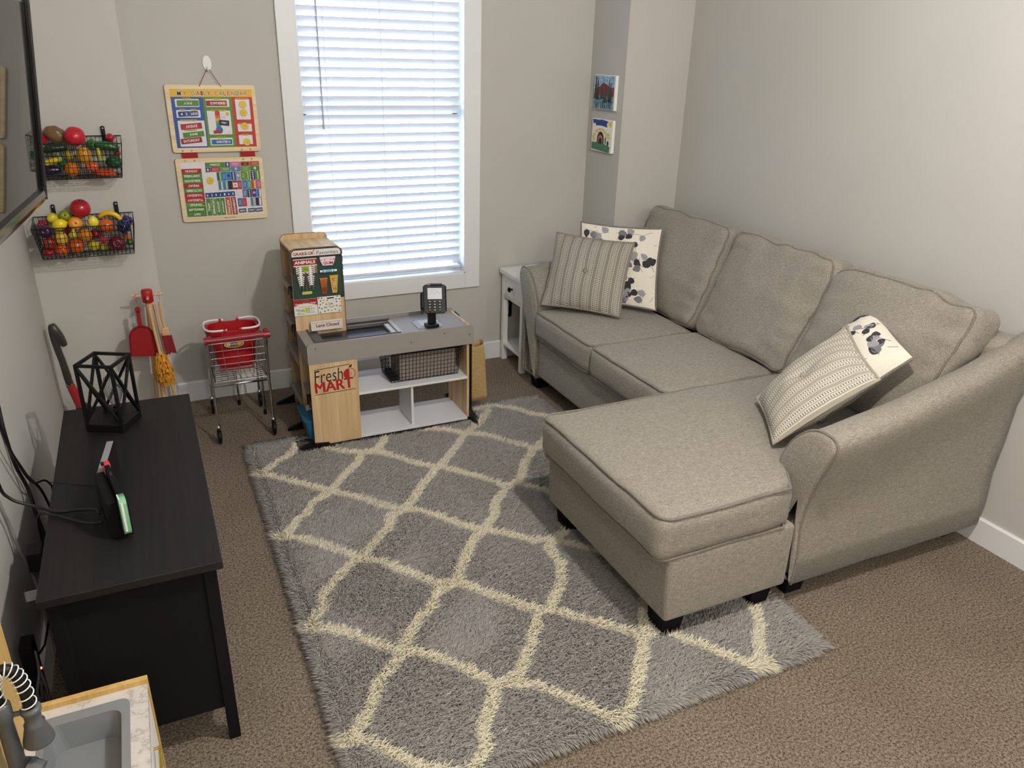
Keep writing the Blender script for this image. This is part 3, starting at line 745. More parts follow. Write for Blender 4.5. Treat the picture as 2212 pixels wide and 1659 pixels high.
for k in range(3):
    a = tw+k*2.094
    co[:, k, 0] = x+r0_*np.cos(a); co[:, k, 1] = y+r0_*np.sin(a); co[:, k, 2] = 0.006
    co[:, 3+k, 0] = x+hx*dxv*0.42+0.95*r0_*np.cos(a); co[:, 3+k, 1] = y+hx*dyv*0.42+0.95*r0_*np.sin(a); co[:, 3+k, 2] = 0.006+hz*0.62
co[:, 6, 0] = x+hx*dxv; co[:, 6, 1] = y+hx*dyv; co[:, 6, 2] = 0.006+hz*0.98
# the rug dents where the sofa feet and play counter stand
def press(m, zmax): co[:, :, 2] = np.where(m[:, None], np.minimum(co[:, :, 2], zmax), co[:, :, 2])
for (fx, fy) in ((1.365, 1.63), (1.365, 2.275), (1.735, 1.63)): press((np.abs(x-fx) < 0.05) & (np.abs(y-fy) < 0.05), 0.0078)
press((np.abs(x-0.94) < 0.46) & (y > 3.288), 0.014); press((x > 0.48) & (x < 0.65) & (y > 3.28), 0.014); press((np.abs(x-1.358) < 0.014) & (y > 3.225), 0.012)
me = bpy.data.meshes.new('pile')
me.vertices.add(n*7); me.vertices.foreach_set('co', (co-np.array([*ORG['area_rug']], np.float32)).astype(np.float32).ravel())
pat = []; 
for k in range(3): pat.append((k, (k+1) % 3, 3+(k+1) % 3, 3+k))
quads = np.array(pat); tris = np.array([(3+k, 3+(k+1) % 3, 6) for k in range(3)])
base_i = (np.arange(n)*7)[:, None, None]
q = (quads[None]+base_i).reshape(-1, 4); t3 = (tris[None]+base_i).reshape(-1, 3)
loops = np.concatenate([q.ravel(), t3.ravel()]).astype(np.int32)
me.loops.add(len(loops)); me.loops.foreach_set('vertex_index', loops)
me.polygons.add(len(q)+len(t3))
me.polygons.foreach_set('loop_start', np.concatenate([np.arange(len(q))*4, len(q)*4+np.arange(len(t3))*3]).astype(np.int32))
me.polygons.foreach_set('use_smooth', np.ones(len(q)+len(t3), bool))
me.update(calc_edges=True)
g1 = np.array(lin('8f8b87')[:3]); g2 = np.array(lin('aba7a2')[:3]); c1 = np.array(lin('ddd5bd')[:3]); c2 = np.array(lin('ece5cf')[:3])
m = RNG.random(n)[:, None]
colr = np.where(cream[:, None], c1+(c2-c1)*m, g1+(g2-g1)*m)
stray = RNG.random(n) < 0.012; colr[stray] = np.array(lin('cfcac2')[:3])
ca = me.color_attributes.new('yarn', 'FLOAT_COLOR', 'POINT')
cc = np.ones((n, 7, 4), np.float32); cc[:, :, :3] = colr[:, None, :]; ca.data.foreach_set('color', cc.ravel())
t = MT('shag_yarn', 'b0aaa2', 0.8, spec=0.25, Sheen_Weight=0.3); at = t.nt.nodes.new('ShaderNodeVertexColor'); at.layer_name = 'yarn'
t.l(at.outputs[0], t.b.inputs['Base Color'])
me.materials.append(t.m)
po = bpy.data.objects.new('pile', me); COL.objects.link(po); po.parent = rug; po['kind'] = 'stuff'
# ------------------------------------------------------------------ white side table between sofa and window wall
tx0, tx1, ty0, ty1, tz = 1.868, 2.385, 3.795, 4.085, 0.572
st = thing('side_table', 'narrow white side table with a drawer and black knob beside the sofa arm', 'side table', ((tx0+tx1)/2, (ty0+ty1)/2, 0))
b = MB(); b.box((tx0-0.012, ty0-0.012, tz-0.028), (tx1, ty1+0.01, tz), M_white, 0.003); b.build('tabletop', st)
for (x, y) in ((tx0, ty0), (tx0, ty1-0.032), (tx1-0.04, ty0), (tx1-0.04, ty1-0.032)):
    b = MB(); b.box((x, y, 0.002), (x+0.032, y+0.032, tz-0.028), M_white, 0.002); b.build('leg', st)
b = MB(); b.box((tx0+0.03, ty0+0.004, tz-0.165), (tx1-0.02, ty0+0.018, tz-0.028), M_white); b.box((tx0+0.03, ty1-0.018, tz-0.165), (tx1-0.02, ty1-0.004, tz-0.028), M_white)
b.box((tx1-0.02, ty0+0.01, tz-0.165), (tx1-0.008, ty1-0.01, tz-0.028), M_white); b.box((tx0+0.012, ty0+0.03, tz-0.175), (tx0+0.03, ty1-0.03, tz-0.155), M_white); b.build('apron', st)
b = MB(); b.box((tx0+0.002, ty0+0.034, tz-0.152), (tx0+0.018, ty1-0.034, tz-0.032), M_white, 0.0015); dr = b.build('drawer', st)
b = MB(); c = Vector((tx0+0.002, (ty0+ty1)/2, tz-0.093)); F = frame_from((-1, 0, 0)).to_4x4(); F.translation = c
b.lathe([(0.006, 0), (0.005, 0.01), (0.014, 0.016), (0.015, 0.022), (0.009, 0.027), (0, 0.028)], M_blkmat, 16, F); lab(b.build('knob', dr), 'round black knob')
b = MB(); b.box((tx0+0.004, ty0+0.004, 0.095), (tx1-0.01, ty1-0.004, 0.111), M_white, 0.002); b.build('shelf', st)

# ------------------------------------------------------------------ two small painted canvases on the corner chase
def canvas(z0, z1, y0, y1, label, paint):
    org = (CXR, (y0+y1)/2, z0); t_ = thing('painted_canvas', label, 'painting', org, 'small paintings on the corner wall')
    b = MB(); b.box((CXR-0.018, y0, z0), (CXR-0.001, y1, z1), P('efece6', 0.85), 0.0015); b.build('stretched_canvas', t_)
    b = MB(); pn = Panel(b, (CXR-0.0185, y1, z0), (0, -1, 0), (0, 0, 1), 0.0003); paint(pn, y1-y0, z1-z0); b.build('paint', t_)
rp = random.Random(4)
def blot(pn, u, v, ru, rv, mat, k, jag=0.25, n=22):
    pn.poly([(u+ru*math.cos(6.283*i/n)*(1+rp.uniform(-jag, jag)), v+rv*math.sin(6.283*i/n)*(1+rp.uniform(-jag, jag))) for i in range(n)], mat, k)
def paint1(pn, W, H):
    sky = MT('painted_sky', '5f9bc4', 0.5); n_ = sky.noise(sky.coords((30, 30, 60)), 1, 4, 0.7)
    sky.l(sky.ramp(n_, [(0.3, '2d74ad'), (0.5, '8fb9cf'), (0.65, 'd5e0e2')]), sky.b.inputs['Base Color'])
    wat = MT('painted_water', '5e8291', 0.5); n_ = wat.noise(wat.coords((60, 60, 24)), 1, 4, 0.7)
    wat.l(wat.ramp(n_, [(0.3, '22313b'), (0.5, '5e8a9c'), (0.68, 'a9c6cc')]), wat.b.inputs['Base Color'])
    fst = MT('painted_forest', '27312f', 0.5); n_ = fst.noise(fst.coords((90, 90, 30)), 1, 4, 0.7)
    fst.l(fst.ramp(n_, [(0.35, '141a1c'), (0.55, '34403c'), (0.7, '55605c')]), fst.b.inputs['Base Color'])
    pn.rect(W/2-0.004, H/2, W-0.014, H-0.008, sky.m, 1); pn.rect(W/2-0.004, H*0.22, W-0.014, H*0.42, wat.m, 2)
    pn.poly([(0.008, 0.42*H), (W-0.012, 0.40*H), (W-0.012, 0.68*H), (W*0.8, 0.62*H), (W*0.6, 0.74*H), (W*0.42, 0.78*H), (W*0.28, 0.66*H), (0.008, 0.60*H)], P('7a3038', 0.6), 3)
    for (u, w_, h0, h1) in ((0.10, 0.10, 0.3, 0.99), (0.2, 0.08, 0.28, 0.9), (0.72, 0.07, 0.25, 0.95), (0.8, 0.1, 0.22, 0.7), (0.56, 0.12, 0.2, 0.6), (0.40, 0.09, 0.3, 0.62)):
        for j in range(6):
            t0 = h0+(h1-h0)*j/6; ww = w_*(1-j/7)*W; pn.poly([(u*W-ww, t0*H), (u*W+ww, t0*H), (u*W, min(0.985, t0+0.2)*H)], fst.m, 4+j*0.2)
    for j in range(7): u = W*(0.3+0.085*j); pn.line((u, 0.03*H), (u+rp.uniform(-0.006, 0.006), 0.03*H+rp.uniform(0.03, 0.06)), 0.004, P('191c2a'), 6)
    for j in range(9): u = W*(0.28+0.07*j); pn.line((u, 0.012*H), (u+0.004, 0.06*H), 0.0022, P('dfe3e2'), 7)
def paint2(pn, W, H):
    blu = P('1c3f87', 0.5); yel = P('d9c64a', 0.5); gr = P('3f7a5c', 0.5)
    pn.poly([(0.006, 0.97*H), (0.06*W, 0.83*H), (0.16*W, 0.86*H), (0.2*W, 0.78*H), (0.45*W, 0.80*H), (0.75*W, 0.77*H), (0.72*W, 0.88*H), (0.8*W, 0.95*H), (0.5*W, 0.985*H), (0.3*W, 0.965*H)], blu, 1)
    blot(pn, 0.88*W, 0.87*H, 0.07*W, 0.09*H, yel, 1)
    for (u, v) in ((0.10, 0.42), (0.14, 0.5), (0.24, 0.6), (0.34, 0.66), (0.45, 0.68), (0.56, 0.67), (0.66, 0.6), (0.74, 0.52), (0.82, 0.56), (0.84, 0.46), (0.12, 0.34)): blot(pn, u*W, v*H, 0.08*W, 0.045*H, P('d6cc7c', 0.5), 1+u*0.5)
    pn.poly([(0.006, 0.04*H), (0.9*W, 0.01*H), (0.93*W, 0.19*H), (0.7*W, 0.24*H), (0.3*W, 0.27*H), (0.006, 0.26*H)], gr, 2.5)
    for (s_, m_, k) in ((1.0, P('2a1420', 0.5), 3), (0.72, P('c5803d', 0.5), 3.5), (0.5, P('201226', 0.5), 4)):
        pn.poly([(0.45*W-0.17*W*s_, 0.24*H)] + [(0.45*W+0.17*W*s_*math.cos(R(a)), 0.36*H*1.0+0.26*H*s_*math.sin(R(a))-0.06*H*(1-s_)*2) for a in range(180, -1, -20)] + [(0.45*W+0.17*W*s_, 0.24*H)], m_, k)
    blot(pn, 0.70*W, 0.36*H, 0.035*W, 0.12*H, gr, 4, 0.15); blot(pn, 0.82*W, 0.29*H, 0.045*W, 0.08*H, P('15151a', 0.5), 4, 0.1)
canvas(1.468, 1.648, 3.811, 4.035, 'small canvas of dark trees and red hills, upper of two on the corner wall', paint1)
canvas(1.243, 1.418, 3.811, 4.031, 'small canvas of a blue cloud and dark arch, lower of two on the corner wall', paint2)
# ------------------------------------------------------------------ black media console along the left wall
KX0, KX1, KY0, KY1, KZ = -0.352, 0.046, 1.706, 2.792, 0.590
mc = thing('media_console', 'low black wood-grain media console along the left wall under the television', 'tv stand', ((KX0+KX1)/2, (KY0+KY1)/2, 0))
b = MB(); b.box((KX0, KY0, KZ-0.022), (KX1, KY1, KZ), M_blackwood, 0.0015); b.build('top', mc)
for (x, y) in ((KX1-0.047, KY0+0.018), (KX1-0.047, KY1-0.05), (KX0+0.012, KY0+0.018), (KX0+0.012, KY1-0.05)):
    b = MB(); b.box((x, y, 0.002), (x+0.03, y+0.03, KZ-0.022), M_blkmat, 0.001); b.build('leg', mc)
for y in (KY0+0.024, KY1-0.042):
    b = MB(); b.box((KX0+0.042, y, 0.115), (KX1-0.047, y+0.016, KZ-0.022), M_blkmat); b.build('side_panel', mc)
b = MB(); b.box((KX0+0.02, KY0+0.05, 0.13), (KX0+0.026, KY1-0.05, KZ-0.022), M_blkmat); b.build('back_panel', mc)
b = MB(); b.box((KX0+0.03, KY0+0.045, 0.115), (KX1-0.03, KY1-0.045, 0.133), M_blkmat); b.build('bottom_shelf', mc)
b = MB(); b.box((KX0+0.03, KY0+0.045, 0.34), (KX1-0.05, KY1-0.045, 0.356), M_blkmat); b.build('shelf', mc)
for (ya, yb_) in ((KY0+0.05, KY0+0.53), (KY1-0.53, KY1-0.05)):
    b = MB(); b.box((KX1-0.034, ya, 0.137), (KX1-0.016, yb_, KZ-0.026), M_blkmat, 0.001); d = b.build('door', mc)
    yh = yb_-0.03 if ya < 2.2 else ya+0.03
    b = MB(); b.bar((KX1-0.004, yh, 0.34), (KX1-0.004, yh, 0.44), 0.008, 0.008, M_blk, 0.001)
    for zz in (0.35, 0.43): b.cyl((KX1-0.016, yh, zz), (KX1-0.004, yh, zz), 0.003, M_blk, 8)
    b.build('handle', d)

# ------------------------------------------------------------------ black geometric lantern with a glass bulb
la = R(-27); lc = Vector((-0.276, 2.591, KZ)); LM = Matrix.Translation(lc) @ Matrix.Rotation(la, 4, 'Z')
S = 0.122; Hh = 0.232
lt = thing('candle_lantern', 'black open-frame geometric lantern with crossed bars on the media console', 'lantern', tuple(LM @ Vector((S/2, S/2, 0))))
b = MB(LM); b.box((0, 0, 0.0005), (S, S, 0.026), M_blk, 0.0015); b.build('base', lt)
b = MB(LM); t_ = 0.0095
for (x, y) in ((0, 0), (S, 0), (S, S), (0, S)):
    x = min(max(x, t_/2), S-t_/2); y = min(max(y, t_/2), S-t_/2); b.bar((x, y, 0.02), (x, y, Hh), t_, t_, M_blk, 0.001)
c4 = [(t_/2, t_/2), (S-t_/2, t_/2), (S-t_/2, S-t_/2), (t_/2, S-t_/2)]
for k in range(4):
    a, c = c4[k], c4[(k+1) % 4]
    b.bar((a[0], a[1], Hh-t_/2), (c[0], c[1], Hh-t_/2), t_, t_, M_blk, 0.001)
    b.bar((a[0], a[1], 0.03), (c[0], c[1], Hh-t_), 0.008, 0.008, M_blk, 0.001); b.bar((c[0], c[1], 0.03), (a[0], a[1], Hh-t_), 0.008, 0.008, M_blk, 0.001)
b.build('frame', lt)
t = MT('bulb_glass', 'dfe6e4', 0.03); g1 = t.nt.nodes.new('ShaderNodeBsdfTransparent'); g1.inputs[0].default_value = (0.80, 0.84, 0.85, 1)
g2 = t.nt.nodes.new('ShaderNodeBsdfGlossy'); g2.inputs['Roughness'].default_value = 0.03; gm = t.nt.nodes.new('ShaderNodeMixShader'); lw = t.nt.nodes.new('ShaderNodeLayerWeight'); lw.inputs[0].default_value = 0.30
ad_ = t.math('MINIMUM', t.math('ADD', lw.outputs['Fresnel'], 0.14), 0.6); t.l(ad_, gm.inputs[0]); t.l(g1.outputs[0], gm.inputs[1]); t.l(g2.outputs[0], gm.inputs[2]); t.l(gm.outputs[0], t.nt.nodes['Material Output'].inputs[0]); M_glass = t.m
bc = LM @ Vector((S*0.60, S*0.56, 0.0268))
bt = thing('light_bulb', 'clear glass bulb standing inside the black lantern', 'light bulb', tuple(bc))
b = MB(Matrix.Translation(bc)); b.lathe([(0.014, 0.0), (0.016, 0.004), (0.0145, 0.03), (0.012, 0.034)], M_blkgloss, 18); b.build('socket', bt)
b = MB(Matrix.Translation(bc)); b.lathe([(0.011, 0.034), (0.013, 0.045), (0.024, 0.075), (0.031, 0.10), (0.031, 0.118), (0.022, 0.138), (0.009, 0.147), (0.0, 0.148)], M_glass, 24); b.build('globe', bt)
b = MB(Matrix.Translation(bc)); b.tube([(0, 0, 0.034), (-0.002, 0, 0.06), (0.006, 0, 0.10), (0.0, 0.004, 0.115), (-0.006, 0, 0.10), (0.002, 0, 0.062)], 0.0005, M_chrome, 5); b.build('filament', bt)

# ------------------------------------------------------------------ handheld console standing in its dock
A_ = Vector((-0.228, 2.085, KZ)); Bn = Vector((-0.196, 1.905, KZ)); dv = (Bn-A_).normalized(); DM = Matrix((( -dv.y, dv.x*-1*-1, 0, 0), (0, 0, 0, 0), (0, 0, 0, 0), (0, 0, 0, 1)))
ex = dv; ey = Vector((-dv.y, dv.x, 0)); ey = ey if ey.x > 0 else -ey          # ex: towards the camera, ey: towards the room
DM = Matrix(((ex.x, ey.x, 0, A_.x), (ex.y, ey.y, 0, A_.y), (0, 0, 1, KZ), (0, 0, 0, 1)))
dk = thing('console_dock', 'black upright dock holding a handheld game console on the media console', 'game console dock', tuple(DM @ Vector((0.09, 0.02, 0))))
b = MB(DM); b.box((0, 0, 0.0005), (0.180, 0.026, 0.104), M_blkmat, 0.003); b.box((0.0, 0.020, 0.0005), (0.180, 0.050, 0.012), M_blkmat, 0.002); b.box((0, 0.044, 0.0005), (0.180, 0.050, 0.088), M_blkmat, 0.0015)
b.build('shell', dk)
hc = thing('handheld_console', 'black handheld game console with a red grip and a pale green grip', 'game console', tuple(DM @ Vector((0.09, 0.036, 0.014))))
b = MB(DM); b.box((0.004, 0.0285, 0.014), (0.176, 0.0415, 0.122), M_blkmat, 0.002); b.box((0.05, 0.032, 0.1222), (0.075, 0.038, 0.1228), M_blkgloss); b.build('tablet', hc)
for (nm, x0, x1, mt, lb) in (('red', -0.035, 0.004, P('d2333f', 0.35), 'red left grip'), ('green', 0.176, 0.212, P('7fb58c', 0.3), 'pale green right grip')):
    b = MB(DM)
    pts = rrect(x0, 0.016, x1, 0.120, 0.016, 6, (1, 0, 0, 1) if nm == 'red' else (0, 1, 1, 0))
    Mx = DM @ Matrix(((1, 0, 0, 0), (0, 0, -1, 0.0435), (0, 1, 0, 0), (0, 0, 0, 1))); b2 = MB()
    b2.prism([(p[0], p[1]) for p in pts], 0.0165, mt, Mx, True)
    if nm == 'green': b2.box((0.178, 0.0272, 0.1195), (0.206, 0.0300, 0.1212), M_white, 0, DM); b2.box((0.2115, 0.030, 0.03), (0.2130, 0.035, 0.112), M_white, 0, DM)
    else: b2.ell(DM @ Vector((-0.014, 0.040, 0.108)), (0.006, 0.006, 0.006), M_blk); b2.box((-0.010, 0.022, 0.1195), (0.002, 0.030, 0.128), M_blk, 0.002, DM)
    lab(b2.build('side_grip', hc), lb)
# small box behind, grey strip along its top edge
gb = thing('game_case', 'slim black case with a plain grey top edge behind the handheld console', 'game case', (-0.215, 2.19, KZ))
pa, pb = Vector((-0.2255, 2.088, 0)), Vector((-0.2005, 2.30, 0)); dd = (pb-pa).normalized(); nn = Vector((dd.y, -dd.x, 0))
GM = Matrix(((dd.x, nn.x, 0, pa.x), (dd.y, nn.y, 0, pa.y), (0, 0, 1, KZ), (0, 0, 0, 1)))
b = MB(GM); b.box((0, 0, 0.0005), (0.213, 0.022, 0.09), M_blkmat, 0.001); b.build('case', gb)
b = MB(GM); b.box((0.002, 0.001, 0.0895), (0.211, 0.018, 0.0912), P('8d8f92', 0.5)); lab(b.build('grey_edge', gb), 'grey top edge')

# ------------------------------------------------------------------ television on the left wall, turned and tilted a little
tc = Vector((-0.290, 2.885, 1.283)); yw = R(-5.02); tl = R(5.93)
TM = Matrix.Translation(tc) @ Matrix.Rotation(yw, 4, 'Z') @ Matrix.Rotation(tl, 4, 'Y')
# local: x out of the screen, -y along the screen towards the camera, z up
TW, TH = 1.02, 0.576
tv = thing('television', 'large wall-mounted flat television, tilted down, dark glossy screen', 'television', (-0.36, 2.37, 1.28))
M_tvb = MT('tv_bezel', '08080a', 0.10, spec=0.8).m
t = MT('tv_screen_glass', '040506', 0.035, spec=0.5, IOR=1.45); M_scr = t.m
M_tvs = MT('tv_dark_chrome_edge', '77787a', 0.10, 1.0).m
b = MB(TM); b.box((-0.035, -TW, -0.002), (-0.006, 0.0, TH), M_blkmat, 0.004); b.box((-0.07, -TW*0.78, 0.08), (-0.035, -TW*0.22, TH*0.7), M_blkmat, 0.01); b.build('housing', tv)
b = MB(TM); b.box((-0.006, -TW+0.010, 0.030), (-0.0005, -0.012, TH-0.010), M_scr); b.build('screen', tv)
b = MB(TM)
b.box((-0.010, -0.006, 0.0), (0.0085, -0.0015, TH), M_tvb, 0.001); b.box((-0.010, -0.0015, 0.0), (0.013, 0.0, TH), M_tvs, 0.0005); b.box((-0.010, -TW, 0.0), (0.002, -TW+0.010, TH), M_tvb, 0.001); b.box((-0.010, -TW, TH-0.010), (0.002, 0.0, TH), M_tvs, 0.001)
b.box((-0.010, -TW, 0.028), (0.009, -0.001, 0.032), M_tvb); b.build('bezel', tv)
b = MB(TM)
V = []; pr = [(0.009, 0.028), (0.011, 0.012), (0.008, 0.0), (0.000, -0.012), (-0.012, -0.016), (-0.03, -0.012), (-0.035, 0.02)]
for y in (-TW, 0.0): V += [(x, y, z) for x, z in pr]
n = len(pr); b.add(V, [(i, i+1, n+i+1, n+i) for i in range(n-1)] + [tuple(range(n))[::-1], tuple(range(n, 2*n))], M_tvs, False); lab(b.build('bottom_edge', tv), 'curved dark chrome bottom edge')
b = MB(); mid = TM @ Vector((-0.06, -TW/2, 0.36)); b.bar(mid, (XL+0.02, mid.y+0.02, mid.z), 0.06, 0.05, M_blkmat, 0.003); b.box((XL+0.001, mid.y-0.1, mid.z-0.12), (XL+0.02, mid.y+0.14, mid.z+0.12), M_blkmat, 0.002); b.build('wall_bracket', tv)

# ------------------------------------------------------------------ cables on the left wall
def cable(pts, r, mat, label, k=8, cat='cable'):
    p = smooth(pts, k); lo = min(p, key=lambda q: q.z)
    b = MB(); b.tube(p, r, mat, 8); return tag(b.build('cable', org=lo), label, cat)
xw = XL+0.012
TVb = TM @ Vector((-0.035, -0.62, 0.05))
M_cab = P('0d0d0e', 0.5); M_cabg = P('8d8b87', 0.6)
cable([(-0.42, 2.33, 1.33), (-0.452, 2.37, 1.05), (-0.458, 2.405, 0.82), (-0.458, 2.395, 0.72), (-0.457, 2.417, 0.60), (-0.445, 2.44, 0.50), (-0.435, 2.42, 0.40), (-0.41, 2.40, 0.22), (-0.40, 2.40, 0.10)], 0.0052, M_cab, 'thick black power cable hanging straight down behind the media console')
cable([(-0.42, 2.29, 1.33), (-0.44, 2.27, 1.0), (-0.444, 2.29, 0.78), (-0.444, 2.33, 0.69), (-0.442, 2.40, 0.60), (-0.44, 2.46, 0.53), (-0.42, 2.50, 0.45), (-0.40, 2.50, 0.32)], 0.0038, M_cab, 'black cable with a kink running down the wall behind the lantern')
cable([(-0.42, 2.25, 1.33), (-0.432, 2.22, 1.02), (-0.434, 2.23, 0.82), (-0.434, 2.32, 0.66), (-0.430, 2.44, 0.52), (-0.41, 2.55, 0.46), (-0.39, 2.56, 0.38), (-0.392, 2.54, 0.25)], 0.0032, M_cab, 'thin black cable joining the others on the left wall')
cable([(-0.42, 2.18, 1.33), (-0.45, 2.10, 0.95), (-0.45, 2.13, 0.70), (-0.435, 2.14, 0.635), (-0.38, 2.13, 0.602), (-0.33, 2.09, 0.597), (-0.28, 2.07, 0.602), (-0.235, 2.02, 0.622), (-0.222, 1.99, 0.625)], 0.0042, M_cab, 'black cable looping from the wall over the console top into the dock')
cable([(-0.385, 2.15, 0.25), (-0.385, 2.12, 0.50), (-0.375, 2.10, 0.59), (-0.34, 2.075, 0.599), (-0.29, 2.03, 0.597), (-0.25, 1.985, 0.605), (-0.218, 1.965, 0.612)], 0.0036, M_cab, 'black cable rising over the back edge of the console to the dock')
cable([(-0.42, 2.12, 1.33), (-0.455, 2.03, 0.95), (-0.452, 2.10, 0.65), (-0.452, 2.14, 0.56), (-0.45, 2.17, 0.45), (-0.446, 2.225, 0.32), (-0.44, 2.21, 0.20), (-0.43, 2.13, 0.10)], 0.0048, M_cabg, 'grey cable drooping down the left wall past the console')
cable([(-0.20, 2.20, 0.5935), (-0.26, 2.22, 0.592), (-0.345, 2.27, 0.5925), (-0.3565, 2.28, 0.590), (-0.360, 2.285, 0.57), (-0.362, 2.28, 0.45)], 0.0010, M_cab, 'hair-thin dark wire lying across the console top')
# power strip and plug behind the console
ps = thing('power_strip', 'black power strip with a small red light hanging behind the console', 'power strip', (-0.405, 1.89, 0.22))
b = MB(); b.box((-0.445, 1.86, 0.16), (-0.415, 1.915, 0.36), M_blkmat, 0.004); b.build('housing', ps)
t = MT('red_indicator', 'ff3020', 0.4); t.b.inputs['Emission Color'].default_value = (1, 0.12, 0.05, 1); t.b.inputs['Emission Strength'].default_value = 6
b = MB(); b.ell((-0.413, 1.885, 0.27), (0.003, 0.0035, 0.0035), t.m, seg=10, rings=6); lab(b.build('indicator_light', ps), 'glowing red light')
cable([(-0.40, 1.80, 0.30), (-0.41, 1.78, 0.20), (-0.40, 1.80, 0.12), (-0.37, 1.79, 0.04), (-0.39, 1.74, 0.012), (-0.34, 1.66, 0.010)], 0.004, P('2c2c2c', 0.6), 'dark cable tangle hanging behind the near end of the console')
cable([(-0.405, 1.84, 0.36), (-0.40, 1.80, 0.33), (-0.41, 1.77, 0.28), (-0.40, 1.80, 0.23), (-0.41, 1.83, 0.27), (-0.40, 1.81, 0.32), (-0.39, 1.78, 0.24), (-0.40, 1.75, 0.10), (-0.39, 1.73, 0.012)], 0.0036, P('3a3a3a', 0.6), 'looped dark cable beside the power strip')
ad = thing('power_adapter', 'small black plug adapter between the wall and the console back edge', 'adapter', (-0.395, 2.06, 0.46))
b = MB(); b.box((-0.415, 2.035, 0.46), (-0.375, 2.085, 0.52), M_blk, 0.004); b.build('body', ad)
b = MB(); b.tube([(-0.395, 2.06, 0.46), (-0.40, 2.06, 0.30), (-0.43, 2.07, 0.20), (-0.456, 2.08, 0.16)], 0.003, M_cab, 7); b.build('cord', ad)

# ------------------------------------------------------------------ toy vacuum in the corner behind the console
vc = thing('toy_vacuum', 'grey toy upright vacuum with a hooked handle leaning in the left corner', 'toy vacuum', (-0.37, 3.62, 0))
M_vac = P('35312e', 0.3)
b = MB()
hp = [(-0.442, 0.644), (-0.429, 0.651), (-0.416, 0.651), (-0.402, 0.625), (-0.391, 0.594), (-0.386, 0.567), (-0.386, 0.556), (-0.402, 0.549), (-0.411, 0.556), (-0.409, 0.52), (-0.404, 0.487), (-0.396, 0.385), (-0.422, 0.382), (-0.430, 0.477), (-0.438, 0.538), (-0.444, 0.601)]
sm2 = [(p.x, p.z) for p in smooth([(x, 0, z) for x, z in hp], 3, closed=True)]; cxp = sum(p[0] for p in sm2)/len(sm2)
m_ = len(sm2); lay = [(3.583, 0.80), (3.587, 0.95), (3.594, 1.0), (3.606, 1.0), (3.613, 0.95), (3.617, 0.80)]
V = []
for yy, k_ in lay:
    for q, (x, z) in enumerate(sm2):
        a_, c_ = sm2[q-1], sm2[(q+1) % m_]; nx, nz = (c_[1]-a_[1]), -(c_[0]-a_[0]); l_ = math.hypot(nx, nz) or 1; V.append((x+nx/l_*(1-k_)*0.02, yy, z+nz/l_*(1-k_)*0.02))
F = [tuple(range(m_)), tuple(range(5*m_, 6*m_))[::-1]]
for r in range(5): F += [(r*m_+q, (r+1)*m_+q, (r+1)*m_+(q+1) % m_, r*m_+(q+1) % m_) for q in range(m_)]
b.add(V, F, M_vac, True); b.build('handle', vc)
b = MB(); b.cyl((-0.409, 3.602, 0.390), (-0.408, 3.602, 0.372), 0.017, M_chrome, 16); b.cyl((-0.408, 3.602, 0.372), (-0.385, 3.615, 0.262), 0.017, P('a32a2c', 0.2), 16, 0.021); b.build('dust_canister', vc)
b = MB(); b.cyl((-0.385, 3.615, 0.262), (-0.375, 3.62, 0.235), 0.024, M_vac, 18, 0.034); b.cyl((-0.37, 3.62, 0.235), (-0.368, 3.62, 0.222), 0.037, P('d9a92c', 0.35), 18); b.build('collar', vc)
b = MB(); b.soft((0.11, 0.15, 0.12), 0.035, M_vac, lambda q, p: Vector((-0.345, 3.61, 0.155))+q, (4, 4, 4)); b.build('motor_body', vc)
b = MB(); b.soft((0.20, 0.13, 0.055), 0.02, P('6a625c', 0.4), lambda q, p: Vector((-0.335, 3.58, 0.060))+q, (5, 4, 3)); b.box((-0.43, 3.52, 0.028), (-0.24, 3.64, 0.038), P('d9a92c', 0.35), 0.003)
b.build('floor_head', vc)
for x in (-0.42, -0.25):
    b = MB(); b.cyl((x-0.008, 3.64, 0.028), (x+0.008, 3.64, 0.028), 0.026, M_blk, 16); b.build('wheel', vc)

# ------------------------------------------------------------------ toy kitchen in the near left corner
kz = 0.460; kx0, kx1, ky0, ky1 = -0.372, -0.147, 0.80, 1.500
kt = thing('toy_kitchen', 'wooden toy kitchen with marble-look counter and grey basin at the near left', 'toy kitchen', ((kx0+kx1)/2, (ky0+ky1)/2, 0))
t = MT('marble_print', 'c4bfbb', 0.35); v = t.coords(); n1 = t.noise(v, 9, 5, 0.65)
ms = t.nt.nodes.new('ShaderNodeMath'); ms.operation = 'SUBTRACT'; t.l(n1, ms.inputs[0]); ms.inputs[1].default_value = 0.5; ab = t.math('ABSOLUTE', ms.outputs[0])
t.l(t.ramp(ab, [(0.0, 'a29c9a'), (0.010, 'b9b3b0'), (0.03, 'c6c1be'), (0.12, 'cdc9c6')]), t.b.inputs['Base Color']); M_marble = t.m
sx0, sx1, sy0, sy1 = -0.345, -0.186, 1.06, 1.468     # basin opening
def slab(mb, x0, x1, y0, y1, z0, z1, hx0, hx1, hy0, hy1, mat):
    for (a, c, d, e) in ((x0, hx0, y0, y1), (hx1, x1, y0, y1), (hx0, hx1, y0, hy0), (hx0, hx1, hy1, y1)): mb.box((a, d, z0), (c, e, z1), mat)
b = MB(); slab(b, kx0, kx1, ky0, ky1, kz-0.012, kz, sx0, sx1, sy0, sy1, M_marble); b.build('countertop', kt)
M_basin = P('7c8083', 0.4)
b = MB()
o_ = rrect(sx0-0.004, sy0-0.004, sx1+0.004, sy1+0.004, 0.018, 6); i1 = rrect(sx0+0.008, sy0+0.008, sx1-0.012, sy1-0.022, 0.022, 6); i2 = rrect(sx0+0.016, sy0+0.016, sx1-0.018, sy1-0.03, 0.026, 6)
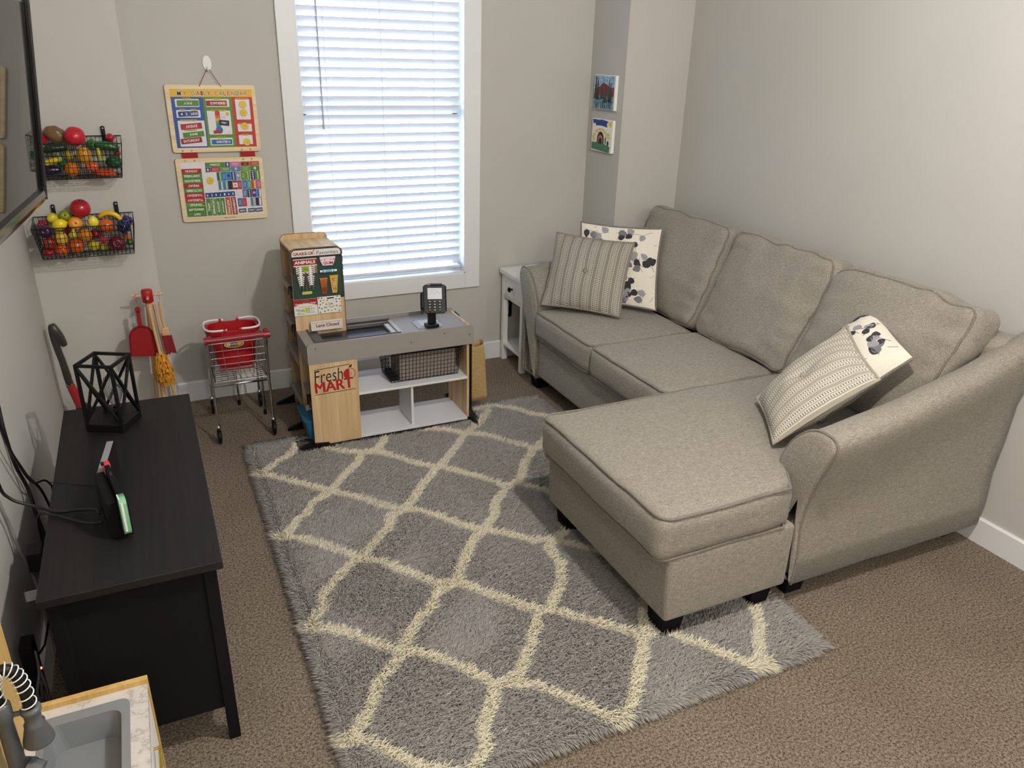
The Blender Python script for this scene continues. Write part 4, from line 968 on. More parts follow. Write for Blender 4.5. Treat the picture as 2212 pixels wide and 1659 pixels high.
m = len(o_); V = [(p[0], p[1], kz+0.003) for p in o_]+[(p[0], p[1], kz+0.003) for p in i1]+[(p[0], p[1], kz-0.06) for p in i2]+[(p[0], p[1], kz-0.001) for p in o_]
F = [(i, (i+1) % m, m+(i+1) % m, m+i) for i in range(m)]+[(m+i, m+(i+1) % m, 2*m+(i+1) % m, 2*m+i) for i in range(m)]+[(3*m+i, 3*m+(i+1) % m, (i+1) % m, i) for i in range(m)]+[tuple(range(2*m, 3*m))]
b.add(V, F, M_basin); b.cyl((-0.262, 1.25, kz-0.06), (-0.262, 1.25, kz-0.057), 0.016, P('5f6366', 0.4), 18); b.build('basin', kt)
b = MB(); b.box((kx0-0.016, ky1, kz-0.45), (kx1+0.002, ky1+0.013, kz+0.014), M_ply, 0.0015); b.build('side_panel', kt)
b = MB(); b.box((kx0-0.016, ky0-0.013, 0.01), (kx1+0.002, ky0, kz+0.014), M_ply, 0.0015); b.build('side_panel', kt)
b = MB(); b.box((kx0-0.016, ky0-0.013, 0.01), (kx0-0.004, ky1+0.012, 0.96), M_ply, 0.0015); b.build('back_board', kt)
b = MB(); b.box((kx0-0.002, ky0, 0.05), (kx1-0.012, ky1, 0.062), M_ply); b.build('bottom_board', kt)
for (ya, yb_) in ((ky0+0.01, 1.145), (1.155, ky1-0.008)):
    b = MB(); b.box((kx1-0.012, ya, 0.06), (kx1-0.001, yb_, kz-0.018), M_white, 0.001); d = b.build('door', kt)
    b = MB(); ym = (ya+yb_)/2; b.bar((kx1+0.012, ym-0.05, 0.40), (kx1+0.012, ym+0.05, 0.40), 0.007, 0.007, P('b99a4d', 0.3, 0.8), 0.002)
    for yy in (ym-0.045, ym+0.045): b.cyl((kx1-0.001, yy, 0.40), (kx1+0.012, yy, 0.40), 0.0028, P('b99a4d', 0.3, 0.8), 8)
    b.build('handle', d)
# spring-neck faucet beside the basin
M_fau = P('4f5357', 0.4)
fa = thing('toy_faucet', 'dark grey toy spring-neck faucet on the toy kitchen counter', 'toy faucet', (-0.352, 1.20, kz))
fy = 1.27
b = MB(); b.lathe([(0.022, 0), (0.0225, 0.006), (0.020, 0.012), (0.018, 0.05), (0.020, 0.052), (0.018, 0.06), (0.0145, 0.075), (0.0125, 0.20), (0.016, 0.205), (0.016, 0.235), (0.012, 0.24)], M_fau, 20, Matrix.Translation((-0.351, fy, kz+0.0008))); b.build('stem', fa)
b = MB(); b.cyl((-0.335, fy-0.01, kz+0.095), (-0.315, fy-0.02, kz+0.085), 0.018, M_fau, 16); b.cyl((-0.345, fy, kz+0.085), (-0.33, fy-0.012, kz+0.09), 0.02, M_fau, 16); b.build('lever', fa)
hose = smooth([(-0.351, fy, kz+0.235), (-0.352, fy, kz+0.275), (-0.342, fy, kz+0.303), (-0.329, fy, kz+0.308), (-0.317, fy, kz+0.293), (-0.311, fy, kz+0.262), (-0.3095, fy, kz+0.218)], 8)
b = MB(); b.tube(hose, 0.0095, M_blk, 12); b.build('hose', fa)
b = MB(); sp = []; turns = 15; nn_ = turns*14
for i in range(nn_+1):
    t_ = i/nn_*(len(hose)-1); k = min(int(t_), len(hose)-2); fr_ = t_-k; p = hose[k].lerp(hose[k+1], fr_); d = (hose[k+1]-hose[k]).normalized()
    x_ = Vector((0, 1, 0)); y_ = d.cross(x_).normalized(); a = 2*math.pi*i/14; sp.append(p+(x_*math.cos(a)+y_*math.sin(a))*0.0125)
b.tube(sp, 0.0013, M_white, 5); lab(b.build('spring', fa), 'white coil around the black hose')
b = MB(); b.lathe([(0.0, 0.0), (0.022, 0.0), (0.025, 0.002), (0.0255, 0.006), (0.0165, 0.040), (0.017, 0.044), (0.0135, 0.047), (0.0135, 0.066), (0.0165, 0.070), (0.0165, 0.078), (0.010, 0.080)], M_fau, 22, Matrix.Translation((-0.3095, fy, kz+0.137))); b.build('spray_head', fa)
b = MB(); b.bar((-0.351, fy, kz+0.212), (-0.3095, fy, kz+0.207), 0.006, 0.008, M_fau, 0.001); b.build('bracket', fa)
# ------------------------------------------------------------------ toy supermarket checkout
DX0, DX1, DY0, DY1 = 0.562, 1.366, 3.304, 3.602
co_ = thing('play_checkout', 'wooden play supermarket checkout with grey counter and tall display tower under the window', 'play checkout', (0.95, 3.55, 0))
ZT, ZA = 0.514, 0.527
b = MB()
tr0, tr1, tr2, tr3 = 0.612, 1.012, 3.360, 3.560
slab(b, DX0+0.006, DX1-0.006, DY0+0.01, DY1-0.01, ZT-0.012, ZT, tr0, tr1, tr2, tr3, M_grey); b.build('counter_top', co_)
def apron(name, y, z0, z1, x0, x1, r=0.016, th=0.010, mat=M_grey):
    b = MB(); Mx = Matrix(((1, 0, 0, 0), (0, 0, 1, y), (0, 1, 0, 0), (0, 0, 0, 1)))
    b.prism(rrect(x0, z0, x1, z1, r, 5, (0, 0, 1, 1))[::-1], th, mat, Mx); return b.build(name, co_)
fa_ = apron('front_apron', DY0, 0.430, ZA, DX0, DX1)
b = MB()
for (x, z) in ((1.047, 0.478), (1.214, 0.501), (1.344, 0.480), (0.60, 0.505)):
    F = frame_from((0, -1, 0)).to_4x4(); F.translation = (x, DY0, z); b.lathe([(0.004, 0), (0.0035, 0.0012), (0, 0.0014)], P('5b5753', 0.4), 10, F)
b.build('screw_cap', fa_)
apron('rear_apron', DY1-0.010, 0.43, ZA+0.004, 0.79, DX1)
b = MB(); b.box((DX0, DY0+0.010, 0.430), (DX0+0.010, 3.548, ZT+0.002), M_grey); b.build('side_apron', co_)
b = MB(); b.box((DX1-0.018, DY0+0.010, 0.030), (DX1-0.006, DY1-0.012, ZT+0.002), M_maple); b.box((DX1-0.0185, DY0+0.0095, 0.03), (DX1-0.0055, DY0+0.0105, 0.43), M_blk); b.build('side_panel', co_)
b = MB(); b.box((DX1-0.030, DY0+0.014, 0.030), (DX1-0.018, DY1-0.02, 0.43), M_maple); b.build('side_panel', co_)
# scanner belt
b = MB(); M_belt = P('23252a', 0.25)
b.box((tr0-0.006, tr2-0.004, ZT-0.002), (tr1+0.004, tr2+0.004, ZT+0.004), P('33343a', 0.4), 0.001); b.box((tr0-0.006, tr3-0.006, ZT-0.002), (tr1+0.004, tr3+0.004, ZT+0.008), P('33343a', 0.4), 0.001)
b.box((tr0-0.006, tr2, ZT-0.002), (tr0+0.004, tr3, ZT+0.004), P('33343a', 0.4), 0.001)
b.box((tr0, tr2, ZT-0.030), (tr0+0.045, tr3, ZT-0.010), P('4c4c50', 0.4), 0.001)
b.build('belt_tray', co_)
b = MB(); b.box((tr0+0.045, tr2+0.004, ZT-0.030), (tr1-0.03, tr3-0.004, ZT-0.024), M_belt); b.cyl((tr0+0.045, tr2+0.004, ZT-0.028), (tr0+0.045, tr3-0.004, ZT-0.028), 0.006, M_belt, 12); b.build('belt', co_)
b = MB(); b.box((tr1-0.032, tr2+0.02, ZT-0.026), (tr1-0.006, tr3-0.025, ZT-0.008), P('c3c5ca', 0.35), 0.004); b.box((tr1-0.006, tr2, ZT-0.012), (tr1+0.012, tr3, ZT+0.0006), P('a9a5a4', 0.4)); b.build('belt_end', co_)
# pay-card plate and slip
b = MB(); b.prism(rrect(1.108, 3.366, 1.232, 3.505, 0.012), 0.0025, P('85807d', 0.25), Matrix.Translation((0, 0, ZT))); b.prism(rrect(1.135, 3.40, 1.205, 3.485, 0.006), 0.001, P('c9cbc9', 0.3), Matrix.Translation((0, 0, ZT+0.0026)))
for (x, y) in ((1.120, 3.378), (1.220, 3.378), (1.120, 3.49), (1.220, 3.49)): b.cyl((x, y, ZT+0.0025), (x, y, ZT+0.004), 0.003, P('5b5753', 0.4), 10)
b.build('scanner_plate', co_)
# front panel with the shop sign
b = MB(); b.box((DX0+0.002, DY0+0.001, 0.022), (0.786, DY0+0.012, 0.430), M_maple, 0.0008); b.box((DX0+0.0012, DY0+0.002, 0.022), (DX0+0.002, DY0+0.012, 0.430), M_blk)
for (x, z) in ((0.600, 0.262), (0.741, 0.262), (0.608, 0.05), (0.758, 0.06)): b.cyl((x, DY0+0.0005, z), (x, DY0+0.001, z), 0.0035, P('b98f5e', 0.5), 10)
fp = b.build('front_panel', co_)
M_mred = P('a3181d', 0.45); M_ink = P('141012', 0.5)
b = MB(); pn = Panel(b, (0, DY0+0.0008, 0), (1, 0, 0), (0, 0, 1), 0.0003)
pn.line((0.584, 0.4025), (0.747, 0.4105), 0.003, M_ink); pn.line((0.582, 0.2805), (0.770, 0.2845), 0.003, M_ink)
pn.text('Fresh', 0.649, 0.369, 0.132, 0.062, M_ink, 2, 2, -0.004, 0.12)
[pn.text('MART', 0.672+dx_, 0.317+dz_, 0.174, 0.050, M_mred, 2+kk*0.3, 2, 0.0) for kk, (dx_, dz_) in enumerate(((0, 0), (-0.0022, 0), (0.0022, 0), (-0.0011, 0.0011), (0.0011, -0.0011), (0, 0.0011)))]
ac = (0.748, 0.365)
pn.poly([(ac[0]-0.003+0.001*math.sin(i), ac[1]+0.026*math.sin(R(a)))for i, a in enumerate((90, 0, -90))] + [(ac[0]-0.006+0.024*math.cos(R(a)), ac[1]-0.001+0.026*math.sin(R(a))) for a in range(265, 90, -12)], M_mred, 2)
ring = [(ac[0]-0.002+0.026*math.cos(R(a)), ac[1]+0.027*math.sin(R(a))) for a in range(-88, 92, 10)]
for p, q in zip(ring[:-1], ring[1:]): pn.line(p, q, 0.0026, M_mred, 3)
pn.poly([(0.744, 0.394), (0.748, 0.404), (0.758, 0.410), (0.759, 0.402), (0.753, 0.395)], M_ink, 3)
for (u, v) in ((0.7535, 0.369), (0.7545, 0.363), (0.7525, 0.358)): pn.disc(u, v, 0.0016, M_ink, 3, 8)
lab(b.build('shop_sign', fp), 'red and black Fresh MART lettering with a halved red apple')
# shelves under the counter
b = MB(); b.box((0.786, DY0+0.004, 0.246), (DX1-0.030, DY1-0.03, 0.258), M_shelfwhite, 0.001); b.build('shelf', co_)
b = MB(); b.box((0.786, DY0+0.004, 0.022), (DX1-0.030, DY1-0.03, 0.034), M_shelfwhite, 0.001); b.build('shelf', co_)
b = MB(); b.box((1.046, DY0+0.022, 0.034), (1.058, DY1-0.07, 0.246), M_shelfwhite, 0.0008); b.build('divider', co_)
b = MB(); b.box((0.774, DY0+0.012, 0.022), (0.786, DY1-0.03, 0.430), M_maple); b.build('side_panel', co_)
# tower
b = MB(); Mx = Matrix(((1, 0, 0, 0), (0, 0, 1, 3.874), (0, 1, 0, 0), (0, 0, 0, 1)))
b.prism(rrect(0.574, 0.022, 0.803, 0.903, 0.030, 6, (0, 0, 1, 1))[::-1], 0.011, M_maple, Mx); bp = b.build('back_board', co_)
b = MB(); rim = rrect(0.5735, 0.022, 0.8035, 0.9035, 0.030, 6, (0, 0, 1, 1)); b.tube([(x, 3.8745, z) for x, z in rim], 0.0012, M_blk, 4, closed=True); b.build('edge_band', bp)
b = MB(); b.add([(0.572, 3.556, 0.893), (0.798, 3.556, 0.893), (0.803, 3.874, 0.876), (0.574, 3.874, 0.876), (0.572, 3.556, 0.882), (0.798, 3.556, 0.882), (0.803, 3.874, 0.865), (0.574, 3.874, 0.865)], [(0, 1, 2, 3), (7, 6, 5, 4), (0, 4, 5, 1), (1, 5, 6, 2), (2, 6, 7, 3), (3, 7, 4, 0)], M_maple_x); b.build('roof_board', co_)
b = MB(); b.box((0.786, 3.556, 0.022), (0.797, 3.874, 0.88), M_maple); b.build('side_panel', co_)
Mx = Matrix(((1, 0, 0, 0), (0, 0, 1, 3.545), (0, 1, 0, 0), (0, 0, 0, 1)))
b = MB(); b.prism(rrect(0.562, 0.022, 0.799, 0.905, 0.026, 6, (0, 0, 1, 1))[::-1], 0.011, M_maple, Mx); tp = b.build('display_board', co_)
b = MB(); rim = rrect(0.5615, 0.022, 0.7995, 0.9055, 0.026, 6, (0, 0, 1, 1)); b.tube([(x, 3.5455, z) for x, z in rim], 0.0016, M_blk, 4, closed=True); b.build('edge_band', tp)
M_dg = P('1c3a30', 0.6); M_wp = P('dcd9d2', 0.5)
b = MB(); pn = Panel(b, (0, 3.5445, 0), (1, 0, 0), (0, 0, 1), 0.0003)
pn.poly(rrect(0.5635, 0.660, 0.7975, 0.9035, 0.026, 6, (0, 0, 1, 1)), P('101613', 0.5), 1); pn.rect(0.680, 0.762, 0.226, 0.19, M_dg, 2)
pn.poly(rrect(0.5695, 0.868, 0.7925, 0.898, 0.018, 5, (0, 0, 1, 1)), M_wp, 2)
pn.text('GRAB', 0.601, 0.881, 0.050, 0.015, M_mred, 3, 0, 0.03); pn.text('&', 0.634, 0.882, 0.014, 0.016, M_ink, 3, 0, 0.0); pn.text('G', 0.650, 0.882, 0.014, 0.015, M_mred, 3, 0, 0.03)
pn.poly([(0.665+0.007*math.cos(R(a)), 0.882+0.008*math.sin(R(a))) for a in range(90, 271, 15)], M_mred, 3)
rg = [(0.666+0.007*math.cos(R(a)), 0.882+0.008*math.sin(R(a))) for a in range(-90, 91, 20)]
for p, q in zip(rg[:-1], rg[1:]): pn.line(p, q, 0.0012, M_mred, 3)
pn.poly([(0.667, 0.889), (0.669, 0.895), (0.673, 0.897), (0.672, 0.892)], M_ink, 3)
pn.text('Favorites', 0.731, 0.881, 0.100, 0.017, M_ink, 3, 0, -0.004, 0.15)
b.build('printed_header', tp)
def stock(name, label, cat, loc, draw):
    b = MB(); draw(b); return tag(b.build(name, org=loc), label, cat)
YP = 3.5430
def mag(b):
    b.box((0.5725, YP-0.004, 0.786), (0.680, YP, 0.858), P('3d2b22', 0.3), 0.0005)
    pn = Panel(b, (0, YP-0.0042, 0), (1, 0, 0), (0, 0, 1), 0.0003)
    pn.rect(0.6262, 0.857, 0.1075, 0.004, M_wp, 1); pn.rect(0.6262, 0.842, 0.1075, 0.026, P('8e1b22', 0.35), 1); pn.text('ANIMALS', 0.6255, 0.8425, 0.094, 0.015, P('f0ece4', 0.4), 2, 0, 0.03)
    pn.rect(0.6262, 0.8265, 0.1075, 0.005, M_wp, 1); pn.rect(0.670, 0.806, 0.018, 0.034, P('8b6b4a', 0.5), 1.5)
    # the cover shows two zebra heads, cut out below the page edge
    K_, W_ = P('15141a', 0.4), P('e7e6e4', 0.4)
    for sg, cx in ((-1, 0.603), (1, 0.648)):
        hd = [(cx-0.020, 0.8235), (cx+0.020, 0.8235), (cx+0.0195, 0.795), (cx+0.015, 0.765), (cx+0.010, 0.735), (cx+0.007, 0.712), (cx-0.007, 0.712), (cx-0.010, 0.735), (cx-0.015, 0.765), (cx-0.0195, 0.795)]
        pn.poly(hd[::-1], W_, 2)
        for j in range(11):
            v = 0.820-j*0.0098; hw = 0.0195 if v > 0.79 else 0.0195-(0.79-v)*0.16
            pn.line((cx-hw*0.98, v-0.004), (cx-hw*0.25, v+0.002), 0.0036, K_, 3); pn.line((cx+hw*0.25, v+0.002), (cx+hw*0.98, v-0.004), 0.0036, K_, 3)
        pn.rect(cx, 0.722, 0.014, 0.020, P('2a2320', 0.4), 4, 0, 0.004)
        for s2 in (-1, 1): pn.disc(cx+s2*0.0135, 0.783, 0.0034, P('0c0c10', 0.3), 5, 12, 0.0045)
    pn.poly([(0.620, 0.703), (0.631, 0.703), (0.631, 0.76), (0.6255, 0.80), (0.620, 0.76)], P('4d382b', 0.5), 1.8)
    pn.disc(0.6265, 0.8105, 0.0155, P('8fa62c', 0.4), 5, 22); pn.text('Travel', 0.6265, 0.8105, 0.018, 0.007, P('39451a', 0.4), 6, 0, 0.0)
    pn.poly(rrect(0.602, 0.691, 0.648, 0.705, 0.004), P('a9c25e', 0.4), 5)
stock('toy_magazine', 'toy magazine reading ANIMALS with two zebra heads on the checkout tower', 'toy magazine', (0.626, YP, 0.786), mag)
def gum(b):
    pts = [(0.696, 0.843), (0.6935, 0.860), (0.766, 0.860), (0.763, 0.843), (0.752, 0.820), (0.706, 0.820)]
    Mx = Matrix(((1, 0, 0, 0), (0, 0, 1, YP-0.006), (0, 1, 0, 0), (0, 0, 0, 1))); b.prism(pts[::-1] if False else pts, 0.006, P('e8dadc', 0.4), Mx)
    pn = Panel(b, (0, YP-0.0062, 0), (1, 0, 0), (0, 0, 1), 0.0003); pn.rect(0.730, 0.8475, 0.066, 0.009, P('d97b93', 0.4), 1)
    pn.text('BUBBLE', 0.728, 0.8465, 0.052, 0.010, P('f4eef0', 0.4), 2, 0, 0.02); pn.text('GUM', 0.731, 0.832, 0.044, 0.014, P('a8203e', 0.4), 2, 0, 0.03)
stock('toy_gum_pack', 'pink toy pack reading BUBBLE GUM at the top right of the checkout tower', 'toy gum', (0.73, YP, 0.82), gum)
def tube_(b):
    b.cyl((0.690, YP-0.009, 0.7945), (0.768, YP-0.009, 0.7945), 0.0055, P('e9ecec', 0.3), 14); b.cyl((0.700, YP-0.009, 0.7945), (0.756, YP-0.009, 0.7945), 0.0080, P('5f9db8', 0.3), 16); b.cyl((0.7095, YP-0.009, 0.7945), (0.7125, YP-0.009, 0.7945), 0.0083, P('dfe7e8', 0.3), 16)
    b.cyl((0.745, YP-0.009, 0.7945), (0.748, YP-0.009, 0.7945), 0.0083, P('dfe7e8', 0.3), 16)
stock('toy_mint_tube', 'pale blue toy tube lying under the bubble gum pack', 'toy candy', (0.73, YP-0.009, 0.786), tube_)
def bar(b, x, w0, z1, mat, word, wm, patches):
    Mx = Matrix(((1, 0, 0, 0), (0, 0, 1, YP-0.006), (0, 1, 0, 0), (0, 0, 0, 1)))
    b.prism([(x-w0/2, z1), (x-w0*0.27, 0.686), (x+w0*0.27, 0.686), (x+w0/2, z1)], 0.006, mat, Mx)
    pn = Panel(b, (0, YP-0.0062, 0), (1, 0, 0), (0, 0, 1), 0.0003)
    for q in patches: pn.poly(q, wm[1], 1)
    return pn
def bar1(b):
    pn = bar(b, 0.705, 0.036, 0.761, P('a85a26', 0.35), '', (None, P('7a2a1a', 0.4)), [[(0.694, 0.718), (0.716, 0.718), (0.713, 0.690), (0.697, 0.690)]])
    pn.rect(0.705, 0.7595, 0.034, 0.003, P('d8a070', 0.4), 2); pn.text('CHOCO', 0.705, 0.727, 0.024, 0.007, P('6a1f14', 0.4), 2, 0, 0.0)
stock('toy_candy_bar', 'brown orange toy candy bar on the left of two on the checkout tower', 'toy candy', (0.705, YP, 0.686), bar1)
def bar2(b):
    pn = bar(b, 0.753, 0.040, 0.771, P('caa23e', 0.35), '', (None, P('dcbb5c', 0.4)), [])
    for i, (u, v) in enumerate(((0.752, 0.75), (0.753, 0.735), (0.751, 0.72), (0.753, 0.707))): pn.disc(u, v, 0.0075, P('8a3a1c', 0.4), 1, 9)
    pn.text('CANDY', 0.7525, 0.728, 0.055, 0.012, P('f1e3b0', 0.4), 2, 82, 0.02)
stock('toy_candy_bar', 'yellow toy candy bar with brown lettering on the right of two on the checkout tower', 'toy candy', (0.753, YP, 0.686), bar2)
def hours(b):
    b.box((0.560, YP-0.004, 0.589), (0.668, YP, 0.668), P('e2e0da', 0.4), 0.0005)
    pn = Panel(b, (0, YP-0.0042, 0), (1, 0, 0), (0, 0, 1), 0.0003)
    pn.poly([(0.560, 0.668), (0.560, 0.636)] + [(0.560+0.108*t/10, 0.636+0.010*math.sin(math.pi*t/10)) for t in range(1, 10)] + [(0.668, 0.636), (0.668, 0.668)], P('9a1b22', 0.4), 1)
    pn.rect(0.616, 0.660, 0.030, 0.007, P('7d5b3e', 0.5), 3, 0, 0.003)
    pn.text('Open Every Day!', 0.614, 0.6465, 0.096, 0.009, P('f2ede6', 0.4), 3, 2, 0.03); pn.text('Monday-Friday', 0.614, 0.631, 0.058, 0.006, P('6c665d', 0.4), 2, 0, 0.0)
    pn.disc(0.612, 0.615, 0.020, P('c9d65b', 0.4), 2, 18, 0.009); T_ = P('2c7d72', 0.4)
    pn.text('9:00 a.m.', 0.586, 0.618, 0.036, 0.010, T_, 3, 0, 0.01); pn.text('9:00 p.m.', 0.634, 0.621, 0.044, 0.010, T_, 3, 0, 0.01)
    pn.text('Saturday & Sunday', 0.612, 0.610, 0.072, 0.006, P('6c665d', 0.4), 3, 0, 0.0); pn.text('7:00 a.m.', 0.588, 0.599, 0.038, 0.008, T_, 3, 0, 0.01); pn.text('5:30 p.m.', 0.635, 0.602, 0.044, 0.008, T_, 3, 0, 0.01)
stock('hours_card', 'red and white card reading Open Every Day! on the checkout tower', 'sign', (0.614, YP, 0.589), hours)
def gift(b):
    b.box((0.670, YP-0.0045, 0.590), (0.779, YP, 0.671), P('e4e1d8', 0.4), 0.0005)
    pn = Panel(b, (0, YP-0.0047, 0), (1, 0, 0), (0, 0, 1), 0.0003); pn.rect(0.730, 0.663, 0.034, 0.006, P('1b1b1b', 0.5), 3, 2, 0.0028)
    cs = [P(c, 0.4) for c in ('8e1f27', '2e4f8b', '3c6b48', 'b98d3f', '5d6f3a', 'c8b98a', '7a3f2b')]; rr_ = random.Random(5)
    spots = [(0.676, 0.667), (0.689, 0.665), (0.683, 0.652), (0.698, 0.655), (0.716, 0.653), (0.745, 0.652), (0.763, 0.668), (0.757, 0.655), (0.772, 0.654), (0.681, 0.635), (0.694, 0.642), (0.758, 0.642), (0.775, 0.640), (0.676, 0.62), (0.687, 0.614), (0.700, 0.60), (0.716, 0.604), (0.733, 0.601), (0.750, 0.605), (0.764, 0.608), (0.774, 0.620), (0.757, 0.623), (0.679, 0.597), (0.770, 0.597)]
    for i, (u, v) in enumerate(spots): pn.disc(u, v, 0.0034, cs[i % 7], 2, 12)
    pn.text('A Gift', 0.7225, 0.635, 0.036, 0.010, P('222222', 0.4), 3, 2, 0.0); pn.text('for You!', 0.722, 0.620, 0.048, 0.010, P('222222', 0.4), 3, 2, 0.0)
stock('gift_card', 'white card with coloured dots reading A Gift for You! on the checkout tower', 'sign', (0.725, YP, 0.590), gift)
def lane(b):
    b.box((0.627, 3.520, ZT), (0.777, 3.528, 0.560), P('d9d6d0', 0.45), 0.001); pn = Panel(b, (0, 3.5198, 0), (1, 0, 0), (0, 0, 1), 0.0003)
    pn.line((0.633, 0.553), (0.771, 0.553), 0.0012, P('5d5854', 0.5)); pn.text('Lane Closed', 0.705, 0.5395, 0.108, 0.017, P('93171e', 0.4), 2, 0, 0.02)
stock('lane_sign', 'small upright sign reading Lane Closed standing on the checkout counter', 'sign', (0.70, 3.524, ZT), lane)
# open left side of the tower: shelves with black clips
for (z, clip) in ((0.695, 1), (0.505, 1), (0.345, 0), (0.120, 0)):
    b = MB(); b.box((0.570, 3.557, z-0.012), (0.786, 3.874, z), M_grey); b.box((0.562, 3.557, z-0.018), (0.571, 3.874, z+0.006), P('a39c97', 0.5)); sh_ = b.build('shelf', co_)
    if clip:
        b = MB(); b.box((0.560, 3.575, z+0.004), (0.60, 3.66, z+0.007), M_blk); b.box((0.5575, 3.575, z-0.028), (0.5605, 3.60, z+0.007), M_blk); b.box((0.5575, 3.64, z-0.028), (0.5605, 3.66, z+0.007), M_blk); b.build('clip', sh_)
b = MB(); b.box((0.572, DY0+0.014, 0.240), (0.774, 3.545, 0.252), M_grey); sh_ = b.build('shelf', co_)
b = MB(); b.box((0.560, 3.315, 0.252), (0.60, 3.385, 0.256), M_blk); b.box((0.556, 3.315, 0.215), (0.560, 3.33, 0.256), M_blk); b.box((0.556, 3.365, 0.215), (0.560, 3.385, 0.256), M_blk); b.build('clip', sh_)
b = MB(); b.box((0.564, DY0+0.014, 0.030), (0.774, 3.545, 0.040), M_grey); b.build('shelf', co_)
# black fin feet
def foot(p0, p1, hgt):
    p0 = Vector(p0); p1 = Vector(p1); d = (p1-p0); n = Vector((-d.y, d.x, 0)).normalized()*0.007
    V = []
    for s_ in (-1, 1): V += [p0+n*s_+Vector((0, 0, 0.0)), p0+n*s_+Vector((0, 0, 0.010)), p1+n*s_+Vector((0, 0, hgt)), p1+n*s_]
    b = MB(); b.add(V, [(0, 1, 2, 3), (7, 6, 5, 4), (0, 4, 5, 1), (1, 5, 6, 2), (2, 6, 7, 3), (3, 7, 4, 0)], M_blk); b.build('foot', co_)
foot((0.496, 3.300, 0.018), (0.560, 3.310, 0.018), 0.030); foot((0.63, 3.297, 0.022), (0.56, 3.302, 0.018), 0.020); foot((0.480, 3.550, 0.004), (0.563, 3.550, 0.004), 0.045); foot((0.480, 3.880, 0.004), (0.575, 3.880, 0.004), 0.045)
foot((DX1-0.006, 3.235, 0.016), (DX1-0.012, 3.312, 0.016), 0.060); foot((DX1-0.012, 3.66, 0.004), (DX1-0.012, 3.59, 0.004), 0.050); foot((0.84, 3.880, 0.004), (0.80, 3.880, 0.004), 0.045)
# card reader
cr = thing('card_reader', 'black toy card reader with keypad on a post on the checkout counter', 'card reader', (1.176, 3.375, ZT))
b = MB(); b.box((1.144, 3.352, ZT+0.004), (1.206, 3.400, ZT+0.020), M_blk, 0.003); b.box((1.158, 3.362, ZT+0.02), (1.194, 3.390, 0.598), M_blk, 0.004); b.build('post', cr)
RM = Matrix.Translation((1.196, 3.385, 0.655)) @ Matrix.Rotation(R(-18), 4, 'Z') @ Matrix.Rotation(R(-28), 4, 'X') @ Matrix.Rotation(R(0), 4, 'Y')
# local: x right, z up the face, -y out of the face
b = MB(RM); pts = rrect(-0.052, -0.072, 0.052, 0.066, 0.012, 5)
b.prism([(x, z) for x, z in pts][::-1], 0.022, M_blk, Matrix(((1, 0, 0, 0), (0, 0, 1, -0.011), (0, 1, 0, 0), (0, 0, 0, 1))))
b.box((-0.056, -0.016, -0.062), (-0.050, 0.018, 0.058), M_blk, 0.003); b.box((0.050, -0.016, -0.062), (0.056, 0.014, 0.058), M_blk, 0.003); b.box((-0.030, -0.016, 0.058), (0.036, 0.012, 0.070), M_blk, 0.003); b.box((-0.026, -0.016, -0.075), (0.026, -0.006, -0.060), M_blk, 0.003)
b.box((-0.036, -0.017, 0.060), (-0.020, -0.013, 0.069), P('55565a', 0.3), 0.001)
b.build('housing', cr)
b = MB(RM); b.box((-0.034, -0.0135, -0.006), (0.034, -0.0108, 0.048), P('cdcfd6', 0.2)); pn = Panel(b, RM @ Vector((0, -0.0137, 0.021)), RM.to_3x3() @ Vector((1, 0, 0)), RM.to_3x3() @ Vector((0, 0, 1)), 0.0003)
mbM = b.M; b.M = None
for (a_, c_) in (((-0.024, -0.006), (-0.012, 0.01)), ((-0.012, 0.01), (0.0, -0.004)), ((0.0, -0.004), (0.012, 0.012)), ((0.012, 0.012), (0.024, -0.002)), ((-0.026, 0.017), (0.006, 0.017))): pn.line(a_, c_, 0.0014, P('8e93a0', 0.4))
b.build('screen', cr)
b = MB(RM)
for r_i in range(4):
    for c_i in range(3):
        u, v = -0.024+c_i*0.024, -0.018-r_i*0.0135
        col = 'b9b9bb' if r_i < 3 else ('b94a48', 'b9b9bb', '58a06a')[c_i]
        b.box((u-0.0085, -0.0145, v-0.0042), (u+0.0085, -0.011, v+0.0042), M_blk, 0.001); b.box((u-0.004, -0.0150, v-0.0018), (u+0.004, -0.0145, v+0.0018), P(col, 0.4))
b.build('keypad', cr)
b = MB(RM); b.soft((0.022, 0.05, 0.085), 0.009, M_blk, lambda q, p: Vector((-0.058, 0.012, -0.012))+q, (2, 3, 4)); b.box((-0.066, -0.004, -0.075), (-0.056, 0.004, -0.030), M_blk, 0.003); b.build('side_scanner', cr)
